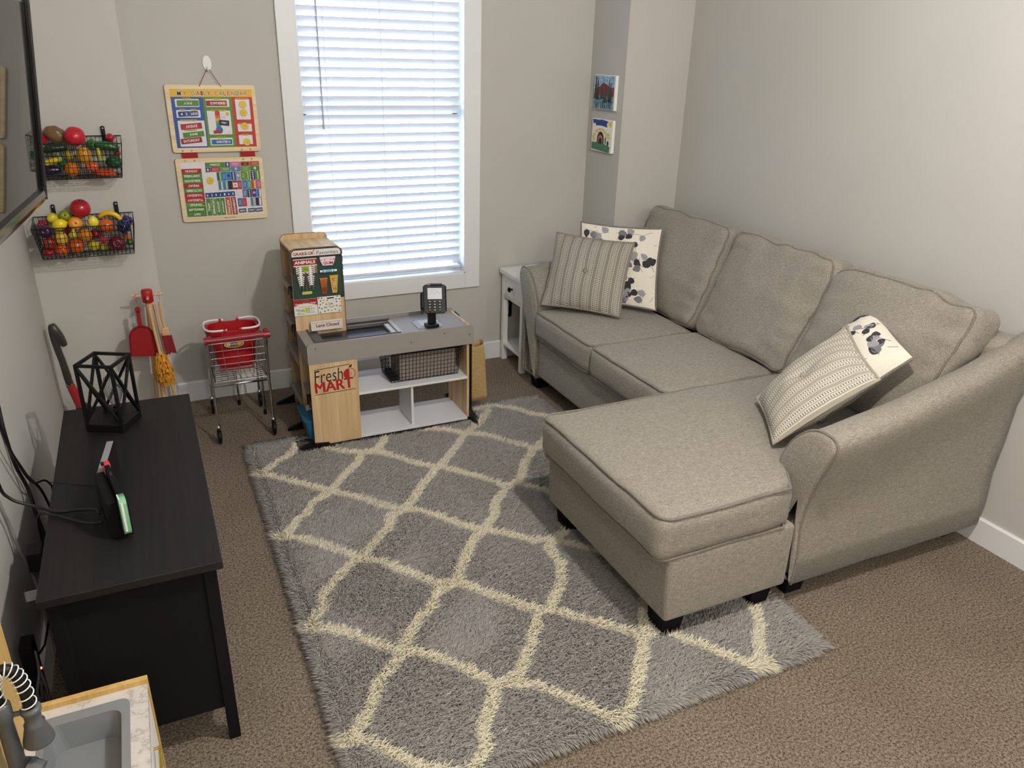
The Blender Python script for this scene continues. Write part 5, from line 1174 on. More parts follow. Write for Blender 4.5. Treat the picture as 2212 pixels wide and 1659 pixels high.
# wire bin on the shelf
def wire_grid(b, P0, U, V, nu, nv, r, mat, seg=4):
    P0 = Vector(P0); U = Vector(U); V = Vector(V)
    for i in range(nu+1): p = P0+U*(i/nu); b.cyl(p, p+V, r, mat, seg, caps=False, smooth=False)
    for j in range(nv+1): p = P0+V*(j/nv); b.cyl(p, p+U, r, mat, seg, caps=False, smooth=False)
def bin_basket(x0, x1, y0, y1, z0, z1, tp, nx, ny, nz, label, name, group=None, r=0.0013, mat=M_blk, front_drop=0.0):
    root = thing(name, label, 'wire basket', ((x0+x1)/2, (y0+y1)/2, z0), group)
    bx0_, bx1_, by0_, by1_ = x0+tp, x1-tp, y0+tp*0.6, y1
    b = MB()
    wire_grid(b, (bx0_, by0_, z0), (bx1_-bx0_, 0, 0), (0, by1_-by0_, 0), nx, ny, r, mat); b.build('bottom_grid', root)
    zf = z1-front_drop
    b = MB(); 
    wire_grid(b, (bx0_, by0_, z0), (bx1_-bx0_, 0, 0), (0, y0-by0_, zf-z0), nx, nz, r, mat); b.build('front_grid', root)
    b = MB(); wire_grid(b, (bx0_, by1_, z0), (bx1_-bx0_, 0, 0), (0, 0, z1-z0), nx, nz, r, mat); b.build('back_grid', root)
    for (xb, xt) in ((bx0_, x0), (bx1_, x1)):
        b = MB()
        for j in range(ny+1):
            t = j/ny; yb_ = by0_+(by1_-by0_)*t; yt = y0+(y1-y0)*t; b.cyl((xb, yb_, z0), (xt, yt, zf+(z1-zf)*t), r, mat, 4, caps=False, smooth=False)
        for k in range(nz+1):
            s_ = k/nz; b.cyl((xb+(xt-xb)*s_, by0_+(y0-by0_)*s_, z0+(zf-z0)*s_), (xb+(xt-xb)*s_, y1, z0+(z1-z0)*s_), r, mat, 4, caps=False, smooth=False)
        b.build('side_grid', root)
    b = MB(); b.tube([(x0, y0, zf), (x1, y0, zf), (x1, y1, z1), (x0, y1, z1)], r*1.9, mat, 6, closed=True)
    b.tube([(bx0_, by0_, z0), (bx1_, by0_, z0), (bx1_, by1_, z0), (bx0_, by1_, z0)], r*1.4, mat, 6, closed=True); b.build('rim', root)
    return root
wb = bin_basket(0.942, 1.322, 3.350, 3.520, 0.2615, 0.405, 0.018, 19, 8, 7, 'black wire bin with a tan liner on the checkout shelf', 'wire_bin', r=0.0012)
b = MB(); b.box((1.005, 3.366, 0.2635), (1.296, 3.512, 0.396), P('8a7f78', 0.8), 0.004); lab(b.build('liner', wb), 'plain taupe liner box')
b = MB(); b.box((0.966, 3.372, 0.2635), (0.998, 3.505, 0.285), M_blkmat, 0.004); b.build('divider_tray', wb)
# canvas shopping bag hung on the right end
bg_ = thing('shopping_bag', 'tan toy shopping bag hanging from the right end of the checkout', 'shopping bag', (1.425, 3.44, 0.075))
M_bag = fabric_mat('tan_bag_cloth', '8f7a4e', 'a38c5c', 'b39c6c', 0.6, 0.2)
b = MB()
def bagp(u, v):
    z = 0.080+v*0.30; wv = 0.5*(1+0.18*(1-v)); a = 2*math.pi*u
    # rounded-rectangular section, collapsing towards the mouth
    cx = 1.427+0.012*(1-v); cy = 3.44; ex_ = 0.043*(1+0.10*(1-v)); ey_ = 0.050*(1-0.35*v)
    c, s_ = math.cos(a), math.sin(a); k = (abs(c)**9+abs(s_)**9)**(-1/9)
    q = Vector((cx+ex_*c*k, cy+ey_*s_*k, z)); q.z += 0.010*v*v*math.cos(a*2); q += wrink(q, 14, 0.004); return q
b.surf(bagp, 40, 14, M_bag, True, cu=True)
b.surf(lambda u, v: Vector((1.439+(bagp(u, 0).x-1.439)*(1-v), 3.44+(bagp(u, 0).y-3.44)*(1-v), 0.080)), 40, 3, M_bag, False, cu=True); bs = b.build('cloth', bg_)
sm_ = bs.modifiers.new('thickness', 'SOLIDIFY'); sm_.thickness = 0.0015
b = MB(); b.tube(smooth([(DX1+0.0045, 3.36, 0.445), (1.378, 3.38, 0.415), (1.382, 3.395, 0.380)], 6), 0.003, P('2b2419', 0.7), 6); b.tube(smooth([(DX1+0.0045, 3.36, 0.447), (1.385, 3.45, 0.41), (1.385, 3.48, 0.378)], 6), 0.003, P('2b2419', 0.7), 6); b.build('strap', bg_)
b = MB(); b.bar((DX1+0.002, 3.50, 0.512), (DX1+0.002, 3.57, 0.512), 0.004, 0.012, P('2f7a4d', 0.4), 0.001); tag(b.build('green_tab', org=(DX1, 3.53, 0.506)), 'small green plastic tab on the right edge of the checkout counter', 'tab')
# blue caddy in the low left bay, with small packets
M_blue = P('1f6080', 0.4)
cd = thing('storage_caddy', 'blue plastic caddy standing in the low left bay of the checkout', 'caddy', (0.62, 3.42, 0.040))
def tub(b, x0, x1, y0, y1, z0, z1, tp, mat, th=0.003, rc=0.02):
    o0 = rrect(x0+tp, y0+tp, x1-tp, y1-tp, rc, 5); o1 = rrect(x0, y0, x1, y1, rc, 5); i1 = rrect(x0+th, y0+th, x1-th, y1-th, rc*0.85, 5); i0 = rrect(x0+tp+th, y0+tp+th, x1-tp-th, y1-tp-th, rc*0.85, 5)
    m = len(o0); V = [(p[0], p[1], z0) for p in o0]+[(p[0], p[1], z1) for p in o1]+[(p[0], p[1], z1) for p in i1]+[(p[0], p[1], z0+th) for p in i0]
    F = [tuple(range(m))[::-1], tuple(range(3*m, 4*m))]
    for r in range(3): F += [(r*m+i, r*m+(i+1) % m, (r+1)*m+(i+1) % m, (r+1)*m+i) for i in range(m)]
    b.add(V, F, mat)
b = MB(); tub(b, 0.530, 0.700, 3.325, 3.530, 0.042, 0.140, 0.016, M_blue); tub(b, 0.526, 0.704, 3.321, 3.534, 0.132, 0.141, 0.002, M_blue, 0.008); b.build('tub', cd)
b = MB(); b.box((0.546, 3.44, 0.048), (0.684, 3.444, 0.135), M_blue); b.build('divider', cd)
for (y, c, lb, h) in ((3.455, 'cfd3cf', 'white toy packet', 0.165), (3.475, '3a6a86', 'blue toy packet', 0.155), (3.495, 'b8a274', 'tan toy packet', 0.168)):
    b = MB(); b.box((0.560, y, 0.046), (0.630, y+0.009, h), P(c, 0.5), 0.001); pn = Panel(b, (0.595, y-0.0002, 0.13), (1, 0, 0), (0, 0, 1), 0.0003); pn.rect(0, 0, 0.05, 0.03, P('6b8a7a', 0.5), 1)
    tag(b.build('toy_packet', org=(0.595, y, 0.046)), lb + ' standing in the blue caddy', 'toy packet', 'packets in the blue caddy')
# ------------------------------------------------------------------ magnetic calendar of two hinged boards on the window wall
YW = 4.094
cal = thing('magnetic_calendar', 'wooden magnetic calendar of two boards titled MY DAILY CALENDAR hanging on the wall', 'calendar', (0.36, 4.10, 0.945))
MXZ = lambda y: Matrix(((1, 0, 0, 0), (0, 0, 1, y), (0, 1, 0, 0), (0, 0, 0, 1)))
UB = (0.158, 1.2735, 0.5565, 1.5745); UI = (0.1785, 1.2945, 0.5390, 1.5555)
LB = (0.160, 0.946, 0.5580, 1.2465); LI = (0.1800, 0.9690, 0.5420, 1.2265)
for (o, i_, nm) in ((UB, UI, 'upper_board'), (LB, LI, 'lower_board')):
    b = MB(); b.prism(rrect(*o, 0.012, 5)[::-1], 0.012, M_pine, MXZ(YW)); ub = b.build(nm, cal)
    b = MB(); pn = Panel(b, (0, YW-0.0002, 0), (1, 0, 0), (0, 0, 1), 0.0003)
    fu = lambda t, i_=i_: i_[0]+t*(i_[2]-i_[0]); fv = lambda t, i_=i_: i_[3]-t*(i_[3]-i_[1])
    def R_(u0, u1, v0, v1, mat, k, r=0.0, rot=0): pn.rect((fu(u0)+fu(u1))/2, (fv(v0)+fv(v1))/2, abs(fu(u1)-fu(u0)), abs(fv(v0)-fv(v1)), mat, k, rot, r)
    M_cw = P('dcdbe0', 0.4)
    if nm == 'upper_board':
        cY, cB, cG, cR = P('dcae22', 0.4), P('1f4c93', 0.4), P('57801f', 0.4), P('b32a1e', 0.4)
        R_(0, 1, 0, 0.13, cY, 1); R_(0, 0.385, 0.13, 1, cB, 1); R_(0.385, 0.74, 0.13, 1, cG, 1); R_(0.74, 1, 0.13, 1, cR, 1)
        rr_ = random.Random(3)
        for (u0, u1, v0, v1, c) in ((0, 0.385, 0.14, 1, '6a93c8'), (0.385, 0.74, 0.14, 1, '8fb35e'), (0.74, 1, 0.14, 1, 'd4604f'), (0, 1, 0.01, 0.12, 'e8c95a')):
            nu, nv = int((u1-u0)*34), int((v1-v0)*26)
            for a in range(nu):
                for d in range(nv):
                    pn.disc(fu(u0+(a+0.5+(0.25 if d % 2 else -0.25))/nu*(u1-u0)), fv(v0+(d+0.5)/nv*(v1-v0)), 0.0011, P(c, 0.4), 1.5, 6)
        word = 'MY DAILY CALENDAR'; cols = ('1c3f7d', 'a3202a', None, '4e6b2c', '1c3f7d', 'a3202a', '4e6b2c', '1c3f7d', None, 'a3202a', '4e6b2c', '1c3f7d', 'a3202a', '4e6b2c', '1c3f7d', 'a3202a', '4e6b2c')
        xs = (0.107, 0.176, 0, 0.275, 0.333, 0.380, 0.418, 0.466, 0, 0.556, 0.612, 0.664, 0.710, 0.764, 0.818, 0.868, 0.920)
        ws = (0.055, 0.046, 0, 0.044, 0.046, 0.032, 0.034, 0.050, 0, 0.042, 0.044, 0.034, 0.036, 0.044, 0.046, 0.044, 0.044)
        for ch, c, x_, w_ in zip(word, cols, xs, ws):
            if c:
                pn.text(ch, fu(x_), fv(0.068), w_*0.36*0.98, 0.0225, P('ece7de', 0.4), 2, 0, 0.07); pn.text(ch, fu(x_), fv(0.068), w_*0.36*0.86, 0.0195, P(c, 0.4), 3, 0, 0.015)
        def box(u0, u1, v0, v1, tabs):
            R_(u0, u1, v0, v1, M_cw, 2, 0.003)
            for (a, c, t_, col) in tabs:
                R_(a, c, v0-0.018, v0+0.012, P(col, 0.4), 3, 0.0025); pn.text(t_, (fu(a)+fu(c))/2, fv(v0-0.003), (c-a)*0.36*0.8, 0.0042, P('5a4a2a', 0.4), 4, 0, 0.01)
        box(0.045, 0.335, 0.165, 0.300, [(0.14, 0.24, 'MONTH', 'c0ac6a')]); box(0.045, 0.335, 0.350, 0.480, [(0.085, 0.155, 'DATE', 'c0ac6a'), (0.215, 0.29, 'YEAR', 'c0ac6a')])
        box(0.045, 0.370, 0.530, 0.975, [(0.08, 0.28, 'YESTERDAY WAS', 'c0ac6a')]); box(0.415, 0.705, 0.165, 0.300, [(0.51, 0.61, 'SEASON', 'b9bb3a')])
        box(0.415, 0.705, 0.365, 0.775, [(0.47, 0.65, 'TEMPERATURE', 'b9bb3a')]); box(0.415, 0.700, 0.835, 0.965, [(0.50, 0.61, 'WEATHER', 'b9bb3a')])
        box(0.780, 0.960, 0.165, 0.520, [(0.795, 0.945, 'ACTIVITIES', 'd99a34')]); box(0.780, 0.960, 0.595, 0.730, [(0.80, 0.86, 'MOOD', 'd99a34')]); box(0.780, 0.955, 0.790, 0.955, [(0.82, 0.91, 'I FEEL', 'd99a34')])
        R_(0.11, 0.27, 0.687, 0.707, P('c0ac6a', 0.4), 3, 0.0025); pn.text('TODAY IS', fu(0.19), fv(0.697), 0.035, 0.0042, P('5a4a2a', 0.4), 4, 0, 0.01)
        # printed thermometer
        tcols = ('b8342a', 'c96a28', 'd8a92e', '7fa04a', '3f8c98', '3b78b4')
        for j, c in enumerate(tcols): R_(0.512, 0.572, 0.395+j*0.048, 0.395+(j+1)*0.048+0.002, P(c, 0.4), 3, 0.001)
        pn.disc(fu(0.542), fv(0.398), 0.0108, P('b8342a', 0.4), 3.2, 18); pn.disc(fu(0.545), fv(0.700), 0.0165, P('2f6aa8', 0.4), 3.4, 20)
        pn.text('HOT', fu(0.60), fv(0.425), 0.013, 0.005, P('8a8580', 0.4), 3, 0, 0); pn.text('WARM', fu(0.612), fv(0.475), 0.020, 0.005, P('8a8580', 0.4), 3, 0, 0)
        pn.disc(fu(0.665), fv(0.422), 0.0078, P('c8742a', 0.4), 3, 16); pn.disc(fu(0.665), fv(0.422), 0.0056, P('dcae2c', 0.4), 4, 16)
        for an in (0, 60, 120): c0 = (fu(0.665), fv(0.735)); pn.line((c0[0]-0.006*math.cos(R(an)), c0[1]-0.006*math.sin(R(an))), (c0[0]+0.006*math.cos(R(an)), c0[1]+0.006*math.sin(R(an))), 0.0009, P('a9acb2', 0.4), 3)
    else:
        R_(0, 1, 0, 1, M_cw, 1); pn.text('Melissa & Doug', 0.377, 0.957, 0.052, 0.0065, P('2a2320', 0.4), 1, 1, 0.01, 0.1)
    lab(b.build('printed_sheet', ub), 'printed sheet with yellow title band and blue, green and red columns' if nm == 'upper_board' else 'plain pale magnetic sheet')
for (x0, x1) in ((0.1955, 0.264), (0.461, 0.527)):
    b = MB(); b.box((x0, YW+0.003, 1.235), (x1, YW+0.006, 1.288), P('9c151c', 0.8)); b.build('hinge_strap', cal)
for (x, z) in ((0.200, 1.2825), (0.240, 1.2825), (0.468, 1.2825), (0.507, 1.2825), (0.205, 1.2360), (0.246, 1.2360), (0.469, 1.2360), (0.509, 1.2360)):
    F = frame_from((0, -1, 0)).to_4x4(); F.translation = (x, YW, z); b = MB(); b.lathe([(0.0042, 0), (0.0036, 0.0018), (0, 0.0026)], P('cfc79a', 0.3, 0.8), 12, F); b.build('rivet', cal)
b = MB(); b.tube([(0.308, YW-0.001, 1.5665), (0.350, YW-0.003, 1.641)], 0.0013, P('8e3a3c', 0.8), 6); b.tube([(0.350, YW-0.003, 1.641), (0.361, YW-0.003, 1.641), (0.405, YW-0.001, 1.5655)], 0.0013, P('8e3a3c', 0.8), 6); b.build('hanging_cord', cal)
wh = thing('wall_hook', 'white oval adhesive wall hook holding up the calendar', 'wall hook', (0.356, YB, 1.635))
b = MB(); el = [(0.356+0.019*math.cos(R(a)), 1.667+0.033*math.sin(R(a))) for a in range(0, 360, 12)]; b.prism(el[::-1], 0.006, M_white, MXZ(YB-0.006)); b.build('base_plate', wh)
b = MB(); b.tube(smooth([(0.356, YB-0.006, 1.655), (0.356, YB-0.012, 1.640), (0.356, YB-0.022, 1.638), (0.356, YB-0.025, 1.650)], 5), 0.004, M_white, 8); b.build('hook', wh)
# magnets
def magnet(board, u0, u1, v0, v1, color, text, label, rot=0, trot=0, tw=0.78, th=0.5, tcol='ece9e2', art=None, vert=False, nm='word_magnet', grp=None):
    i_ = UI if board == 'u' else LI
    U = lambda t: i_[0]+t*(i_[2]-i_[0]); V = lambda t: i_[3]-t*(i_[3]-i_[1])
    x0, x1, z0, z1 = U(u0), U(u1), V(v1), V(v0); cx, cz = (x0+x1)/2, (z0+z1)/2; w_, h_ = x1-x0-0.0006, z1-z0-0.0006
    b = MB(); pts = Panel(b, (0, 0, 0), (1, 0, 0), (0, 0, 1))._rot(rrect(cx-w_/2, cz-h_/2, cx+w_/2, cz+h_/2, 0.0012, 2), (cx, cz), rot)
    yb_ = YW-0.0034 if board == 'u' else YW-0.0030
    b.prism(pts[::-1], 0.0018, P(color, 0.35), MXZ(yb_)); pn = Panel(b, (0, yb_-0.0002, 0), (1, 0, 0), (0, 0, 1), 0.0002)
    if text:
        if vert: pn.text(text, cx, cz, h_*tw, w_*th, P(tcol, 0.4), 1, rot+trot, 0.02)
        else: pn.text(text, cx, cz, w_*tw, h_*th, P(tcol, 0.4), 1, rot+trot, 0.02)
    if art: art(pn, cx, cz, w_, h_)
    return tag(b.build(nm, org=(cx, yb_, z0)), label, 'magnet', grp)
GU, GL_ = 'magnets on the upper calendar board', 'magnets on the lower calendar board'
GR, RD, BL_ = '4a8033', '8e1a26', '173c7d'
def sun(pn, cx, cz, w_, h_): pn.disc(cx+w_*0.36, cz, h_*0.34, P('df8a3c', 0.4), 1, 16); pn.disc(cx+w_*0.36, cz, h_*0.24, P('e8b25c', 0.4), 2, 14)
def flake(pn, cx, cz, w_, h_):
    for an in (0, 60, 120): pn.line((cx+w_*0.36-0.006*math.cos(R(an)), cz-0.006*math.sin(R(an))), (cx+w_*0.36+0.006*math.cos(R(an)), cz+0.006*math.sin(R(an))), 0.0014, P('dbe6ef', 0.4), 1)
magnet('u', 0.068, 0.330, 0.185, 0.283, GR, 'JULY', 'green JULY magnet turned upside down on the upper board', 0, 180, 0.40, 0.45, grp=GU)
magnet('u', 0.065, 0.205, 0.372, 0.462, BL_, '4  2', 'dark blue 4 and 2 number magnet beside the 2025 one', 3, 0, 0.62, 0.5, grp=GU)
magnet('u', 0.207, 0.308, 0.366, 0.458, BL_, '2025', 'dark blue 2025 year magnet on the upper board', 4, 0, 0.85, 0.45, grp=GU)
magnet('u', 0.075, 0.335, 0.577, 0.678, 'a02430', 'SUNDAY', 'red SUNDAY magnet turned upside down on the upper board', 4, 180, 0.56, 0.5, grp=GU)
magnet('u', 0.090, 0.350, 0.722, 0.815, GR, 'JUNE', 'green JUNE magnet on the upper board', 5, 0, 0.38, 0.5, grp=GU)
magnet('u', 0.055, 0.315, 0.826, 0.920, RD, 'SATURDAY', 'dark red SATURDAY magnet low on the upper board', 5, 0, 0.78, 0.5, grp=GU)
magnet('u', 0.418, 0.675, 0.190, 0.283, RD, 'SUMMER', 'dark red SUMMER magnet with an orange sun', 0, 0, 0.60, 0.5, grp=GU, art=lambda pn, cx, cz, w_, h_: sun(pn, cx, cz, w_, h_))
_t = None
magnet('u', 0.432, 0.690, 0.862, 0.948, '20659f', 'WINTER', 'blue WINTER magnet with a snowflake at the foot of the upper board', 0, 0, 0.58, 0.5, grp=GU, art=flake)
magnet('u', 0.548, 0.678, 0.525, 0.620, '2b1f45', 'WINDY', 'small dark purple weather magnet across the thermometer', -6, 0, 0.5, 0.3, grp=GU, nm='picture_magnet')
magnet('u', 0.470, 0.568, 0.698, 0.755, '9c1f33', '', 'small plain crimson magnet below the thermometer', 7, 0, grp=GU, nm='picture_magnet')
def face(board, u, v, mood, label, up=1, grp=GU):
    i_ = UI if board == 'u' else LI; cx = i_[0]+u*(i_[2]-i_[0]); cz = i_[3]-v*(i_[3]-i_[1]); yb_ = YW-0.0036
    b = MB(); b.prism([(cx+0.0168*math.cos(R(a)), cz+0.0168*math.sin(R(a))) for a in range(0, 360, 12)][::-1], 0.002, P('d2ab2b', 0.35), MXZ(yb_)); pn = Panel(b, (0, yb_-0.0002, 0), (1, 0, 0), (0, 0, 1), 0.0002)
    pn.disc(cx, cz, 0.0150, P('dfbd3f', 0.35), 1, 24)
    if mood:
        K = P('3a2a10', 0.5)
        for s_ in (-1, 1): pn.disc(cx+s_*0.0042, cz+0.0035*up, 0.0013, K, 2, 8, 0.0017)
        m_ = [(cx+0.006*math.cos(R(a)), cz-0.005*up+0.0032*mood*math.sin(R(a))) for a in range(-160, -19, 20)]
        for p, q in zip(m_[:-1], m_[1:]): pn.line(p, q, 0.0009, K, 2)
    return tag(b.build('face_magnet', org=(cx, yb_, cz-0.0168)), label, 'magnet', grp)
face('u', 0.872, 0.262, 0, 'round plain yellow magnet, blank, top right of the upper board')
face('u', 0.871, 0.400, -1, 'round yellow face magnet directly under the blank round one')
face('u', 0.873, 0.635, -1, 'round yellow frowning face magnet, third down the red column')
face('u', 0.877, 0.918, 1, 'round yellow face magnet at the bottom of the red column', -1)
face('l', 0.345, 0.335, 1, 'round yellow face magnet on the lower board', -1, GL_)
rows = [('MONDAY', 'a3202a', 0), ('FEBRUARY', GR, 0), ('NOVEMBER', GR, 0), ('FRIDAY', 'a3202a', 180), ('OCTOBER', GR, 180), ('THURSDAY', 'a3202a', 180), ('TUESDAY', 'a3202a', 180), ('SPRING', '5c9038', 0), ('SEPTEMBER', '3f7a2c', 0), ('MAY', GR, 180)]
def bird(pn, cx, cz, w_, h_): pn.disc(cx+w_*0.38, cz, h_*0.28, P('4a3a34', 0.4), 1, 12); pn.poly([(cx+w_*0.31, cz+h_*0.05), (cx+w_*0.36, cz-h_*0.3), (cx+w_*0.43, cz-h_*0.22)], P('e5ddd8', 0.4), 2)
for k, (t_, c, ro) in enumerate(rows):
    v0 = 0.108+k*0.0885
    magnet('l', 0.004, 0.252, v0, v0+0.0875, c, t_, ('red' if c.startswith('a') else 'green')+' '+t_+' magnet in the left column'+(', upside down' if ro else ''), 0, ro, {'MAY': 0.34, 'FRIDAY': 0.55, 'SPRING': 0.58, 'MONDAY': 0.62}.get(t_, 0.80), 0.5, grp=GL_, art=bird if t_ == 'SPRING' else None)
magnet('l', 0.306, 0.556, 0.005, 0.090, GR, 'MARCH', 'green MARCH magnet along the top of the lower board', 0, 0, 0.5, 0.5, grp=GL_)
magnet('l', 0.558, 0.618, 0.005, 0.090, BL_, '1', 'dark blue number 1 magnet right of MARCH', 0, 0, 0.3, 0.6, grp=GL_)
magnet('l', 0.306, 0.360, 0.094, 0.180, BL_, '8', 'dark blue number 8 magnet under MARCH', 0, 0, 0.4, 0.6, grp=GL_)
def glyph_art(bgc, fgc, kind):
    def f(pn, cx, cz, w_, h_):
        F_ = P(fgc, 0.4); B_ = P(bgc, 0.4); vert = h_ > w_
        if kind == 'lines':
            for j in (-1, 1):
                if vert: pn.rect(cx+j*w_*0.16, cz, w_*0.12, h_*0.62, F_, 1)
                else: pn.rect(cx, cz+j*h_*0.16, w_*0.62, h_*0.12, F_, 1)
        elif kind == 'dots':
            for j in range(4): pn.disc(cx+(0 if vert else (j-1.5)*w_*0.22), cz+((j-1.5)*h_*0.22 if vert else 0), min(w_, h_)*0.17, F_, 1, 10)
        elif kind == 'disc': pn.disc(cx, cz+h_*0.05, min(w_, h_)*0.30, F_, 1, 14); pn.rect(cx, cz-h_*0.36, w_*0.6, h_*0.12, B_, 1)
        elif kind == 'band': pn.rect(cx+w_*0.22, cz, w_*0.35, h_*0.9, F_, 1); pn.rect(cx-w_*0.15, cz, w_*0.1, h_*0.6, B_, 2)
        elif kind == 'pumpkin': pn.disc(cx, cz, w_*0.40, P('1b1310', 0.4), 1, 18, h_*0.40); pn.poly([(cx-w_*0.28, cz-h_*0.05), (cx+w_*0.28, cz-h_*0.05), (cx+w_*0.1, cz-h_*0.25), (cx-w_*0.1, cz-h_*0.25)], F_, 2); [pn.disc(cx+s_*w_*0.1, cz+h_*0.16, w_*0.05, P('e9c9a0', 0.4), 2, 8) for s_ in (-1, 1)]
        elif kind == 'flag': pn.rect(cx, cz, w_*0.98, h_*0.56, P('e2cfc8', 0.4), 1); pn.disc(cx, cz, w_*0.16, F_, 2, 6)
    return f
pics = [  # u0,u1,v0,v1,colour,fg,kind,words
 (0.622,0.752,0.003,0.088,'c06a92','e2c4d2','lines','pink picture magnet in the top row, right of the number 1'),
 (0.755,0.873,0.003,0.088,'b4472a','c95a30','pumpkin','orange picture magnet with a black grin in the top row'),
 (0.876,0.997,0.003,0.088,'ad452c','d9b08a','lines','rust-red picture magnet in the top right corner of the lower board'),
 (0.362,0.490,0.092,0.178,'a8323a','d8a4a0','lines','red picture magnet right of the number 8'),
 (0.493,0.623,0.092,0.178,'4f8a4a','b4cf9e','lines','green picture magnet in the second row under the number 1'),
 (0.626,0.752,0.092,0.178,'6272a8','b9c4dc','disc','lilac picture magnet with a dome in the second row'),
 (0.755,0.873,0.092,0.178,'5f8c3c','b6cc8c','lines','leaf green picture magnet in the second row'),
 (0.876,0.997,0.092,0.178,'3d7a3a','cfe0b8','disc','dark green picture magnet at the right end of the second row'),
 (0.437,0.494,0.184,0.346,'2c5a4a','9cc06a','band','dark teal and green picture magnet starting the third row'),
 (0.497,0.555,0.184,0.346,'1f6aa8','8fc0e0','lines','bright blue picture magnet, second in the third row'),
 (0.558,0.616,0.184,0.346,'1f7cc0','2a2a30','disc','blue picture magnet with a dark disc in the third row'),
 (0.619,0.677,0.184,0.346,'1c2f6e','d6dcec','dots','navy picture magnet with pale dots in the third row'),
 (0.680,0.738,0.184,0.346,'6f9fc0','dfc86a','disc','light blue picture magnet with a yellow disc in the third row'),
 (0.745,0.803,0.184,0.346,'4c7f33','c6d24a','lines','green picture magnet with yellow lines in the third row'),
 (0.806,0.864,0.184,0.346,'568c3a','cfdc6a','dots','green picture magnet with yellow dots in the third row'),
 (0.872,0.930,0.184,0.346,'20264e','e6e6e6','dots','dark navy picture magnet with white dots in the third row'),
 (0.933,0.997,0.184,0.346,'3f7a36','dfe6a0','dots','green picture magnet with pale dots ending the third row'),
 (0.444,0.502,0.352,0.515,'3f7388','c3d6dc','band','teal picture magnet starting the fourth row'),
 (0.505,0.563,0.352,0.515,'2f78b8','b9c27a','band','blue and green picture magnet in the fourth row'),
 (0.566,0.624,0.352,0.515,'0e0e10','3a3a3c','lines','black picture magnet in the fourth row'),
 (0.627,0.690,0.352,0.515,'9a1e28','8e1a20','flag','red picture magnet with a pale square in the fourth row'),
 (0.693,0.745,0.352,0.515,'a32a30','e0b8b0','lines','red picture magnet with pale lines in the fourth row'),
 (0.752,0.810,0.352,0.515,'2f6fb0','9cc4e6','lines','mid blue picture magnet in the fourth row'),
 (0.813,0.862,0.352,0.515,'3a9080','b4dcd0','lines','sea green picture magnet in the fourth row'),
 (0.866,0.932,0.352,0.515,'a84a2c','e2c060','band','orange-red picture magnet with yellow in the fourth row'),
 (0.935,0.997,0.352,0.515,'b0507c','e6b6cc','lines','pink picture magnet ending the fourth row'),
 (0.742,0.800,0.520,0.675,'5468a0','c2cce0','lines','slate blue picture magnet in the fifth row'),
 (0.804,0.862,0.520,0.675,'10241c','c8d4cc','dots','blackish green picture magnet in the fifth row'),
 (0.866,0.924,0.520,0.675,'5a2c80','c8a8dc','disc','purple picture magnet in the fifth row'),
 (0.928,0.990,0.520,0.675,'2f78b0','e2ddd0','band','blue picture magnet ending the fifth row'),
 (0.668,0.722,0.685,0.845,'2a5c9a','a8c4e0','lines','blue picture magnet in the sixth row beside a red one'),
 (0.725,0.782,0.685,0.845,'b02c34','dc6a6c','lines','bright red picture magnet in the sixth row'),
 (0.838,0.900,0.685,0.845,'5a7a9c','bcc8b0','band','grey blue picture magnet in the sixth row'),
 (0.904,0.985,0.685,0.845,'1a2448','e2dccc','band','midnight blue picture magnet ending the sixth row'),
]
for (u0, u1, v0, v1, c, fg, kd, lb_) in pics: magnet('l', u0, u1, v0, v1, c, '', lb_, art=glyph_art(c, fg, kd), nm='picture_magnet', grp=GL_)
for k, (dg, rt, wd) in enumerate((('6', 0, 'six, first'), ('2', 0, 'two, second'), ('8', 0, 'eight, third'), ('7', 180, 'seven, fourth'), ('1', 180, 'one, fifth'), ('9', 180, 'nine, sixth'), ('0', 0, 'zero, last'))):
    u0 = 0.262+k*0.0545
    magnet('l', u0, u0+0.0540, 0.560-k*0.002, 0.652-k*0.002, BL_, dg, 'dark blue magnet with the digit '+wd+' in the strip of digits', 0, rt, 0.36, 0.5, grp=GL_, nm='number_magnet')
for (u0, u1, t_, c, ro, ln) in ((0.262, 0.318, 'APRIL', GR, -90, 0.5), (0.322, 0.378, 'DECEMBER', GR, -90, 0.88), (0.382, 0.438, 'AUGUST', GR, 90, 0.66), (0.442, 0.498, 'JANUARY', GR, 90, 0.72), (0.512, 0.574, 'AUTUMN', 'b0542c', -90, 0.70), (0.584, 0.646, 'WEDNESDAY', RD, 90, 0.92)):
    magnet('l', u0, u1, 0.665 if u0 < 0.5 else 0.655, 0.988, c, t_, {'4': 'green ', 'b': 'orange ', '8': 'dark red '}[c[0]]+t_+' magnet standing on end at the bottom of the lower board', 0 if u0 < 0.5 else 2, ro, ln, 0.5, vert=True, grp=GL_, art=(lambda pn, cx, cz, w_, h_: pn.disc(cx, cz-h_*0.42, w_*0.3, P('d6a83c', 0.4), 1, 10)) if t_ == 'AUTUMN' else None)
for (u0, u1, t_, ro) in ((0.670, 0.768, '2021', 3), (0.790, 0.884, '2022', 180), (0.887, 0.985, '2023', 2)): magnet('l', u0, u1, 0.885, 0.960, '183358', t_, 'dark blue year magnet '+t_+', '+{'2021': 'leftmost', '2022': 'middle', '2023': 'rightmost'}[t_]+' of three at the bottom right', ro if ro < 90 else 2, 0 if ro < 90 else 180, 0.82, 0.5, grp=GL_, nm='number_magnet')
for (u0, u1, v0, v1, lb_) in ((0.668, 0.735, 0.522, 0.675, 'blank white magnet in the fifth row'), (0.786, 0.835, 0.690, 0.850, 'blank white magnet in the sixth row')): magnet('l', u0, u1, v0, v1, 'd9d4d6', '', lb_, nm='blank_magnet', grp=GL_)
